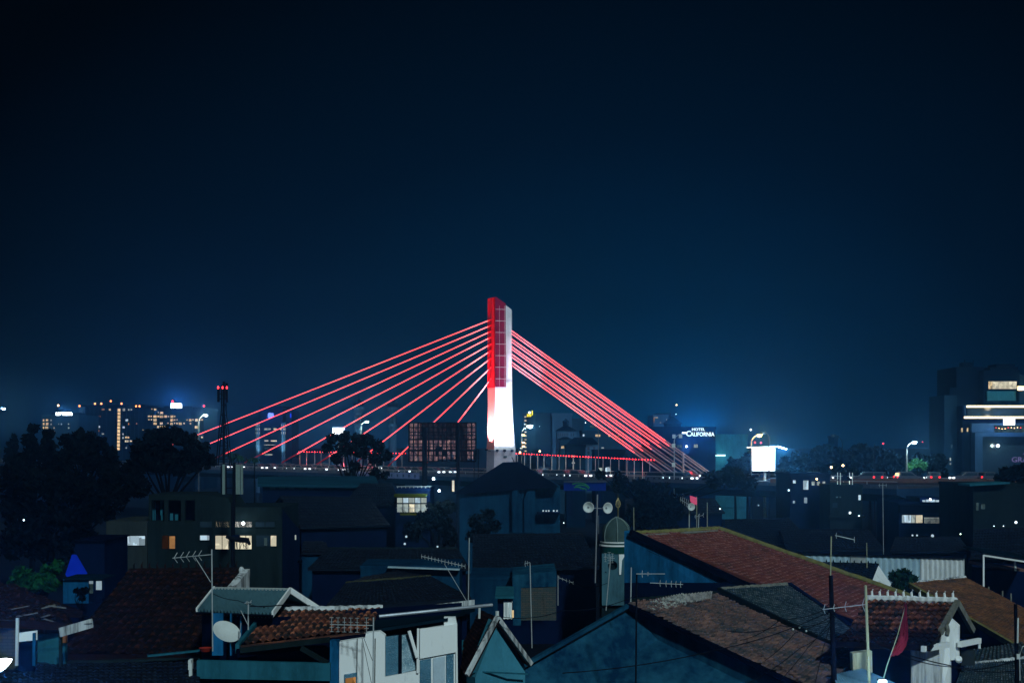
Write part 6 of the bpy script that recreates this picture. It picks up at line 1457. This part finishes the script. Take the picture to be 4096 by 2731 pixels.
b = MB(); b.prism([wp(1377, 2696, -.05), wp(1427, 2688, -.05), wp(1427, 2760, -.05), wp(1377, 2766, -.05)], (0, .04, 0)); wd = b.build('window', M['blue_glass'], t)
MB().prism([wp(1381, 2712, -.08), wp(1423, 2706, -.08), wp(1423, 2755, -.08), wp(1381, 2760, -.08)], (0, .02, 0)).build('lit_pane', M['warm2'], wd)
for px in (1429, 1501): MB().bar(wp(px, 2552, -.03), wp(px - 2, 2760, -.03), .02, .03).build('wall_pipe', M['dim_wall'], t)
RP = [at(1078, 2447, 50.5), at(1531, 2438, 51), at(1462, 2533, 45.2), at(962, 2594, 44.2)]
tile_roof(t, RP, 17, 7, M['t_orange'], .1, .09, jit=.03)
ridge(t, RP[0] + V((0, 0, .06)), RP[1] + V((0, 0, .06)), .12, M['old_white'])
tile_roof(t, [RP[1] + V((0, 0, -.03)), RP[0] + V((0, 0, -.03)), RP[0] + V((-.5, 5, -1.6)), RP[1] + V((-.5, 5, -1.6))], 16, 6, M['t_dark'], .05)
b = MB(); b.bar(RP[3] + V((-.1, -.1, -.12)), RP[2] + V((.1, -.1, -.12)), .15, .26); b.build('gutter', M['black_roof'], t)
b = MB(); b.bar(RP[0] + V((-.1, 0, 0)), RP[3] + V((-.1, 0, 0)), .12, .3); b.build('barge_board', M['teal_wall'], t)
b = MB(); b.prism([at(1500, 2462, 50), at(1900, 2432, 50), at(1790, 2470, 45.4), at(1470, 2520, 45.0)], (0, 0, -.1)); b.build('flat_roof', M['dark_roof'], t)
b = MB(); b.tube([at(1516, 2464, 44.9), at(1750, 2440, 45.4), at(1969, 2418, 46.2)], .055, 8); b.build('eave_pipe', M['grey_steel'], t); MB().tube([at(1918, 2430, 46), at(1917, 2472, 46)], .04, 6).build('downpipe', M['dish'], t)
MB().hexa([V((RP[3].x + .3, 45.2, 8)), V((wp(1828, 0).x, 46, 8)), V((wp(1828, 0).x, 50, 8)), V((RP[0].x, 50.4, 8))], [V((RP[3].x + .3, 45.2, RP[3].z - .3)), V((wp(1828, 0).x, 46, RP[3].z + .3)), V((wp(1828, 0).x, 50, RP[3].z + .8)), V((RP[0].x, 50.4, RP[3].z + .3))]).build('core_wall', M['navy_wall'], t)
# awning wall left of it
b = MB(); b.prism([at(787, 2640, 43.4), at(1320, 2652, 43.4), at(1320, 2722, 43.4), at(787, 2712, 43.4)], (0, .2, 0)); b.build('awning_wall', M['teal_wall'], t)
b = MB(); b.prism([at(1320, 2560, 43.6), at(1355, 2560, 43.8), at(1352, 2850, 43.8), at(1318, 2850, 43.6)], (0, .3, 0)); b.build('corner_post', M['blue_wall'], t)
b = MB(); b.bar(at(1205, 2590, 43.7), at(1310, 2650, 43.5), .12, .14); b.bar(at(960, 2600, 44), at(1320, 2556, 44.2), .1, .16); b.build('roof_strut', M['dim_wall'], t)
b = MB(); b.bar(at(757, 2655, 43.5), at(768, 2655, 43.5), .3, .3); b.bar(at(762, 2650, 43.4), at(763, 2702, 43.4), .09, .09); b.build('post', M['dish'], t)
MB().pan(790, 1318, 2720, 2900, 43.9, .3).build('base_wall', M['navy_wall'], t)
# metal-roofed room
A, B_ = at(858, 2356, 53.5), at(1161, 2362, 50)
e0, e1 = at(788, 2444, 50.2), at(1091, 2458, 46.9); r1 = at(1285, 2443, 51.2); r0 = r1 + (A - B_)
t = thing('metal_roof_room', 'blue-grey corrugated metal gable roof over a rooftop room at left', 'house', (A.x, A.y, ground_z(50)))
corrugated(t, [A, B_, e1, e0], 22, M['sheet'], 'roof_sheet', .1); corrugated(t, [B_, A, r0, r1], 20, M['sheet'], 'roof_sheet', .035)
for a, b_ in ((A, e0), (B_, e1), (B_, r1)): MB().bar(a + V((0, -.05, .03)), b_ + V((0, -.05, .03)), .06, .2).build('barge_board', M['white_paint'], t)
MB().bar(A + V((0, 0, .05)), B_ + V((0, 0, .05)), .22, .07).build('ridge_cap', M['dish'], t)
c0, c1, c2, c3 = [q.lerp((e0 + e1 + r0 + r1) / 4, .08) for q in (e0, e1, r1, r0)]
MB().hexa([V((q.x, q.y, 9)) for q in (c0, c1, c2, c3)], [q - V((0, 0, .12)) for q in (c0, c1, c2, c3)]).build('wall', M['navy_wall'], t)
for px, w_ in ((848, 24), (920, 3), (960, 3)): b = MB(); b.pan(px, px + w_ * 1.8, 2452, 2620, 48.3, .15); b.build('wall_post', M['blue_wall'], t)
b = MB(); b.tube([e0 + V((0, -.08, -.05)), e1 + V((0, -.08, -.03))], .05, 6); b.build('gutter', M['steel'], t)
t2 = thing('red_basin', 'red plastic basin lying on the roof below the satellite dish', 'basin', at(822, 2606, 45))
MB().lathe(at(822, 2604, 45), [(.13, 0), (.2, .1), (.22, .12), (.19, .1), (.05, .02)], 16).build('basin_body', paint('red_plastic', (.3, .03, .02)), t2)
t2 = thing('plank', 'pale weathered plank lying along the roof edge left of the red basin', 'plank', at(700, 2618, 45))
MB().bar(at(590, 2622, 45), at(800, 2600, 45.4), .2, .05).build('board', M['teal_wall'], t2)
# satellite dish
D = 45.5; c_ = at(906, 2526, D); ax = V((.43, -.5, .75)).normalized(); r_ = 57 * mpp(D)
t = thing('satellite_dish', 'pale round satellite dish beside the metal-roofed room', 'satellite dish', at(925, 2600, D + .3))
b = MB(); b.lathe(c_, [(.01, -.1), (r_ * .5, -.07), (r_ * .85, -.02), (r_, .02), (r_ * 1.01, .035), (r_ * .98, .035), (r_ * .84, .0), (r_ * .5, -.05), (.012, -.075)], 32, ax); b.build('reflector', M['dish'], t, True)
MB().tube([c_ - ax * .1, at(925, 2570, D + .35), at(932, 2595, D + .3)], .03, 6).build('mount', M['grey_steel'], t)
MB().tube([at(955, 2560, D - .25), at(964, 2490, D - .2)], .014, 5).build('feed_arm', M['grey_steel'], t); pass

# ------------------------------------------------------------------ big dark tiled roof at left, shed
P = [at(518, 2288, 64), at(958, 2284, 63), at(835, 2625, 54), at(235, 2625, 54)]
t = thing('dark_tile_house', 'large dark brown tiled roof with knobbed ridge at left', 'house', (P[0].x, 60, ground_z(60)))
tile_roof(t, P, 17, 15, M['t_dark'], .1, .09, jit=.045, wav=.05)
h = lambda a, b_: V((2 * a.x - b_.x, 2 * a.y - b_.y, b_.z)); Q = [P[1] - V((0, 0, .03)), P[0] - V((0, 0, .03)), P[0] + V((0, 9, -4)), P[1] + V((0, 9, -4))]
tile_roof(t, Q, 12, 8, M['t_dark'], .05); ridge(t, P[0] + V((0, 0, .05)), P[1] + V((0, 0, .05)), .13, M['t_dark'], 14, M['t_dark'], .26)
body(t, [P[3], P[2], Q[3], Q[2]], M['navy_wall'], None, .04, .3)
MB().prism([at(970, 2275, 62.6), at(968, 2360, 62.4), at(896, 2360, 59.5)], (.3, .15, 0)).build('gable_parapet', M['old_white'], t); MB().ball(at(966, 2281, 62.6), .13, 8, 1.4).build('finial', M['old_white'], t)
# ramshackle shed bottom left
t = thing('shed', 'ramshackle shed with a broken plank roof at the lower left edge', 'shed', (at(120, 0, 44).x, 44, ground_z(44)))
tile_roof(t, [at(-60, 2318, 54), at(60, 2345, 54), at(330, 2455, 49), at(-60, 2440, 47)], 14, 10, M['t_dark'], .06, .05, jit=.05, wav=.05)
tile_roof(t, [at(-60, 2415, 47), at(250, 2420, 49), at(290, 2505, 45), at(-60, 2490, 43.8)], 12, 7, M['t_dark'], .06, .05, jit=.05, wav=.05)
for i in range(14):
    px = U(10, 300); py = 2420 + U(-10, 70) + px * .05; a = at(px, py, 44.6 + U(0, 1)); d = V((U(.2, .6), U(-.1, .3), U(-.12, .12)))
    b = MB(); b.bar(a, a + d, .1, .03); b.build('loose_plank', M['wood' if R() < .6 else 'steel'], t)
b = MB(); b.bar(at(238, 2528, 43.6), at(370, 2490, 44.5), .05, .28); b.build('eave_board', M['old_white'], t)
for a, b_, w_, m in ((at(70, 2470, 43.4), at(67, 2660, 43.4), .08, 'dish'), (at(137, 2530, 43.4), at(136, 2660, 43.4), .08, 'blue_wall'), (at(242, 2530, 43.8), at(243, 2665, 43.8), .09, 'dim_wall')): MB().bar(a, b_, w_, w_).build('post', M[m], t)
b = MB(); b.prism([at(72, 2530, 43.5), at(148, 2520, 43.5), at(148, 2558, 43.5), at(72, 2566, 43.5)], (0, .06, 0)); b.build('white_board', M['white_paint'], t)
MB().pan(-40, 70, 2480, 2700, 44.3, .2).build('brick_wall', M['brick'], t); MB().pan(72, 138, 2566, 2700, 44.0, .1).build('door', M['navy_wall'], t); MB().pan(150, 262, 2535, 2720, 45.2, .2).build('back_wall', M['teal_wall'], t); MB().pan(250, 262, 2530, 2570, 45.0, .2).build('brick_pier', M['brick_red'], t)
P = [at(-60, 2660, 45), at(800, 2640, 46), at(800, 2800, 40), at(-60, 2820, 39)]
dark_house('low black roof along the bottom left edge', P, 't_navy', 40, 12, 'navy_wall', amp=.03, back=False, rm=M['dim_wall'])
D = 41
t = thing('floodlight', 'glaring blue-white floodlight at the bottom left corner', 'floodlight', at(0, 2690, D))
MB().prism([at(-20, 2636, D), at(20, 2633, D), at(43, 2636, D), at(40, 2646, D), at(28, 2662, D), at(12, 2677, D), at(-4, 2687, D), at(-20, 2690, D)], (0, .12, 0)).build('lamp_face', M['white_l'], t); MB().prism([at(-24, 2630, D + .13), at(50, 2630, D + .13), at(34, 2664, D + .13), at(-24, 2694, D + .13)], (0, .12, 0)).build('housing', M['steel'], t)
light('POINT', at(10, 2650, D - .6), (.35, .75, 1), 90, t, .15)
l = light('SPOT', at(10, 2655, D - .3), (.1, .45, 1), 2600, t, .2, spot_size=math.radians(24), spot_blend=1)
l.rotation_euler = (V((-3, 0, 19)) - at(10, 2655, D)).to_track_quat('-Z', 'Y').to_euler()

# ------------------------------------------------------------------ aerials, poles, flag, wires
yagi('pale fishbone aerial on a tall mast over the dark brown roof', (847, 2196, 850.6, 2603), 48, (690, 2231, 847, 2216.5), [(.05, 20), (.21, 20), (.36, 20), (.52, 20), (.67, 20)], brace=(780, 2227, 843, 2327))
yagi('long dense yagi aerial above the mossy centre roof', (1877, 2150, 1873, 2430), 60, (1686, 2224, 1860, 2264), [(i / 13, 9) for i in range(14)], brace=(1777, 2253, 1871, 2410), style='i')
yagi('rows of short rods on the mast before the white house', (1494, 2468, 1492, 2760), 43, (1320, 2496, 1490, 2500), [(0.04, 28), (.19, 28), (.34, 28), (.49, 28), (.64, 28), (.86, 30)], style='h')
yagi('yagi aerial with a thin mast before the big gable wall', (2525, 2268, 2523, 2405), 50, (2600, 2330, 2732, 2336), [(.3, 13), (.48, 13), (.64, 13), (.78, 13), (.92, 13)], style='i')
yagi('tall dark mast with a cage aerial before the big gable wall', (2547, 2292, 2543, 2760), 47, (2545, 2294, 2660, 2294), [(.2, 14), (.4, 8)], style='i', mastm='steel', mr=.03)
yagi('fan-shaped aerial on the utility pole at right', (3325, 2144, 3322, 2300), 46, (3340, 2140, 3420, 2158), [(.05, 12), (.95, 12)], style='i', mastm='bamboo')
yagi('aerial on the pale bamboo pole at right', (3462, 2344, 3463, 2450), 45.6, (3290, 2436, 3462, 2416), [(.03, 18), (.26, 14), (.52, 20), (.93, 30)], style='v', mastm='bamboo')
yagi('small panel aerial leaning beside the mosque tower', (2443, 2225, 2424, 2440), 66, (2415, 2228, 2458, 2232), [(.15, 16), (.5, 22), (.8, 18)], style='h')
yagi('small aerial on a pole before the brick wall', (2120, 2250, 2128, 2590), 62, (2098, 2254, 2120, 2248), [(.1, 12), (.5, 9)], style='i')
yagi('grid aerial left of the pale loudspeaker', (2757, 2060, 2756, 2112), 79.5, (2722, 1996, 2760, 2020), [(0, 10), (.2, 13), (.4, 16), (.6, 16), (.8, 16)], style='i')
yagi('bent aerial on the red roof ridge', (2795, 2056, 2794, 2112), 79, (2780, 2066, 2812, 2060), [(0, 8), (.5, 9), (1, 8)], style='v')
yagi('tall thin mast aerial in front of the balcony house', (3531, 1936, 3534, 2216), 105, (3514, 1940, 3548, 1940), [(.1, 6), (.5, 8), (.9, 6)], style='h')
yagi('short aerial standing behind the brick wall', (2232, 2300, 2232, 2420), 78, (2232, 2308, 2292, 2330), [(.05, 7), (.3, 7), (.55, 7), (.75, 7), (1, 7)], style='i')
yagi('thin aerial over the metal roof room', (993, 2405, 993, 2540), 46.5, (978, 2412, 1006, 2408), [(.2, 8), (.8, 8)], style='v', brace=(963, 2440, 993, 2500))
for (x0, y0, x1, y1, D, lab, r_, m) in ((2535, 2030, 2536, 2130, 80, 'thin pole left of the red roof ridge', .02, 'bamboo'), (2829, 2010, 2829, 2105, 80, 'thin pole above the right end of the red roof ridge', .02, 'bamboo'), (3467, 2172, 3468, 2260, 86, 'thin pole standing behind the mossy verge', .025, 'bamboo')):
    t = thing('pole', lab, 'pole', at(x1, y1, D), 'bare poles'); MB().tube([at(x1, y1 + 10, D), at(x0, y0, D)], r_, 6).build('shaft', M[m], t); MB().ball(at(x0, y0, D), r_ * 1.4, 6).build('tip', M[m], t)
D = 46
t = thing('utility_pole', 'dark utility pole with a tangle of wire clamps at right', 'pole', (at(3330, 0, D).x, D, ground_z(D)))
MB().tube([(at(3345, 0, D).x, D, ground_z(D)), at(3336, 2700, D), at(3323, 2300, D)], [.1, .09, .07], 8).build('shaft', M['steel'], t)
b = MB()
for i in range(16):
    a = at(3326 + U(-8, 8), 2440 + U(-22, 22), D - .1); b.tube([a, a + V((U(-.16, .16), -.05, U(-.14, .14))), a + V((U(-.25, .25), 0, U(-.2, .1)))], .012, 4)
b.build('wire_clamps', M['wire'], t)
for px, py in ((3172, 2515), (3198, 2508), (3225, 2522)): MB().ball(at(px, py, D), .035, 6).build('insulator', M['dish'], t)
t = thing('bamboo_pole', 'pale bamboo pole rising beside the utility pole', 'pole', (at(3478, 0, 45.6).x, 45.6, ground_z(45.6)))
b = MB(); pts = [V((at(3480, 0, 45.6).x, 45.6, ground_z(45)))] + [at(3477 - i * 1.5, 2731 - i * 38.7, 45.6) for i in range(11)]; b.tube(pts, [.045 if i % 2 else .05 for i in range(12)], 8); b.build('shaft', M['bamboo'], t); MB().ball(at(3462, 2344, 45.6), .05, 6).build('tip', M['bamboo'], t)
t = thing('utility_pole', 'dark pole with a pale sleeve near the right edge', 'pole', (at(4068, 0, 48).x, 48, ground_z(48))); MB().tube([(at(4070, 0, 48).x, 48, ground_z(48)), at(4068, 2700, 48), at(4062, 2415, 48)], [.08, .075, .06], 8).build('shaft', M['steel'], t)
MB().tube([at(4070, 2570, 47.9), at(4072, 2470, 47.9)], .03, 6).build('sleeve', M['dish'], t); MB().tube([at(4080, 2720, 47.9), at(4078, 2620, 47.9), at(4090, 2585, 47.9), at(4110, 2578, 47.9)], .02, 6).build('conduit', M['alu'], t); MB().pan(4068, 4080, 2615, 2635, 47.8, .1).build('meter_box', M['dish'], t)
# flag
D = 45.8
t = thing('flag', 'dark red flag drooping from a thin leaning pole', 'flag', (at(3530, 0, D).x, D, at(0, 2720, D).z))
MB().tube([at(3532, 2720, D), at(3548, 2660, D), at(3590, 2540, D), at(3622, 2420, D), at(3626, 2378, D)], [.02, .018, .015, .012, .008], 6).build('flagpole', M['bamboo'], t)
rows_ = [(3622, 2405, 3626, 2412), (3612, 2450, 3629, 2460), (3606, 2495, 3630, 2505), (3602, 2540, 3630, 2550), (3590, 2575, 3622, 2580), (3572, 2600, 3606, 2605), (3558, 2626, 3590, 2618)]
b = MB(); nc = 9
for s in (0, 1):
    for j, (xa, ya, xb, yb) in enumerate(rows_):
        for i in range(nc):
            f = i / (nc - 1); q = at(xa + (xb - xa) * f, ya + (yb - ya) * f, D); q.y += .09 * math.sin(i * 1.9 + j * .5) + s * .012; b.v.append(q)
nr = len(rows_)
for s in (0, 1):
    for j in range(nr - 1):
        for i in range(nc - 1):
            o_ = s * nr * nc + j * nc + i; f_ = (o_, o_ + 1, o_ + nc + 1, o_ + nc); b.f.append(f_ if s == 0 else f_[::-1])
b.build('cloth', M['flag'], t)
wire('black wire sagging across the big gable wall to the utility pole', [at(2250, 2690, 44), at(2900, 2590, 45), at(3326, 2440, 45.9)], .016, .12)
wire('black wire from the utility pole down to the lower right', [at(3326, 2450, 45.9), at(3560, 2600, 46), at(3800, 2665, 47), at(4068, 2680, 47.9)], .016, .1)
wire('thin black wire from the left over the dark tangle', [at(2900, 2520, 44), at(3120, 2500, 45), at(3326, 2478, 45.9)], .013, .12)
wire('thin wire along the blue side wall below the red roof edge', [at(2590, 2200, 70), at(2750, 2260, 69), at(2900, 2350, 67)], .012, .05)
wire('looping wire above the red roof ridge', [at(2540, 2118, 77), at(2640, 2108, 78), at(2740, 2104, 79), at(2860, 2108, 79)], .01, .05)
wire('black wire running along the white house roof eave', [at(1000, 2423, 46), at(1150, 2415, 46), at(1240, 2420, 46.5)], .018, .03)
wire('thin guy wire from the rod aerial to the white house foot', [at(1440, 2510, 43.2), at(1490, 2640, 43.2)], .008, 0)
wire('second guy wire from the rod aerial downward', [at(1440, 2510, 43.2), at(1486, 2731, 43.1)], .008, 0)
wire('slack wire across the lower right roofs', [at(3640, 2620, 46.5), at(3900, 2676, 48), at(4062, 2640, 48)], .02, .05)

for i_, (lab_, pts_, sg_) in enumerate((
    ('upper wire of the tangle left of the utility pole', [(3326, 2425, 45.9), (3120, 2478, 46), (2960, 2560, 47)], .1),
    ('middle wire of the tangle left of the utility pole', [(3326, 2462, 45.9), (3180, 2530, 46), (3060, 2640, 46.5)], .06),
    ('lowest wire of the tangle left of the utility pole', [(3326, 2475, 45.9), (3230, 2590, 46), (3110, 2731, 45)], .04),
    ('steep wire dropping from the utility pole to the canopy', [(3328, 2470, 45.9), (3290, 2600, 45), (3260, 2731, 44)], .02),
    ('long slack wire crossing the lower grey-red roof', [(2990, 2731, 44), (3200, 2590, 45), (3326, 2500, 45.9)], .08),
    ('wire between the small gable house and the mast before the gable wall', [(1989, 2462, 45.5), (2250, 2440, 46), (2545, 2380, 46.9)], .15),
    ('wire from the brick wall corner across the dark gap', [(2226, 2290, 74), (2330, 2345, 72), (2430, 2330, 66)], .1),
    ('wire from the left mast to the metal roof', [(849, 2372, 48), (950, 2400, 48.5), (1085, 2430, 48)], .05),
    ('wire looping over the shed roof at lower left', [(0, 2430, 43), (180, 2470, 43.5), (368, 2492, 44.4)], .08))):
    wire(lab_, [at(*q_) for q_ in pts_], .012, sg_)
# ------------------------------------------------------------------ night haze
if HAZE:
    b = MB().mm((-900, -60, -1.5), (900, 800, 110))
    hz_ = b.build('haze', None, origin=(0, 0, -1.5)); hz_['kind'] = 'stuff'; hz_['label'] = 'thin night haze over the whole city'
    m_, nt_, out_ = nodes('haze'); v_ = N(nt_, 'ShaderNodeVolumePrincipled'); v_.inputs['Density'].default_value = .00035; v_.inputs['Color'].default_value = (.12, .44, 1, 1); v_.inputs['Anisotropy'].default_value = .85
    nt_.links.new(v_.outputs[0], out_.inputs['Volume']); hz_.data.materials.append(m_)

# ------------------------------------------------------------------ render settings
sc.view_settings.view_transform = 'Standard'; sc.view_settings.look = 'None'; sc.view_settings.exposure = 0; sc.view_settings.gamma = 1
cy_ = sc.cycles
cy_.max_bounces = 4; cy_.diffuse_bounces = 2; cy_.glossy_bounces = 2; cy_.transmission_bounces = 2; cy_.volume_bounces = 0; cy_.sample_clamp_indirect = 2.0; cy_.sample_clamp_direct = 0
cy_.use_denoising = True
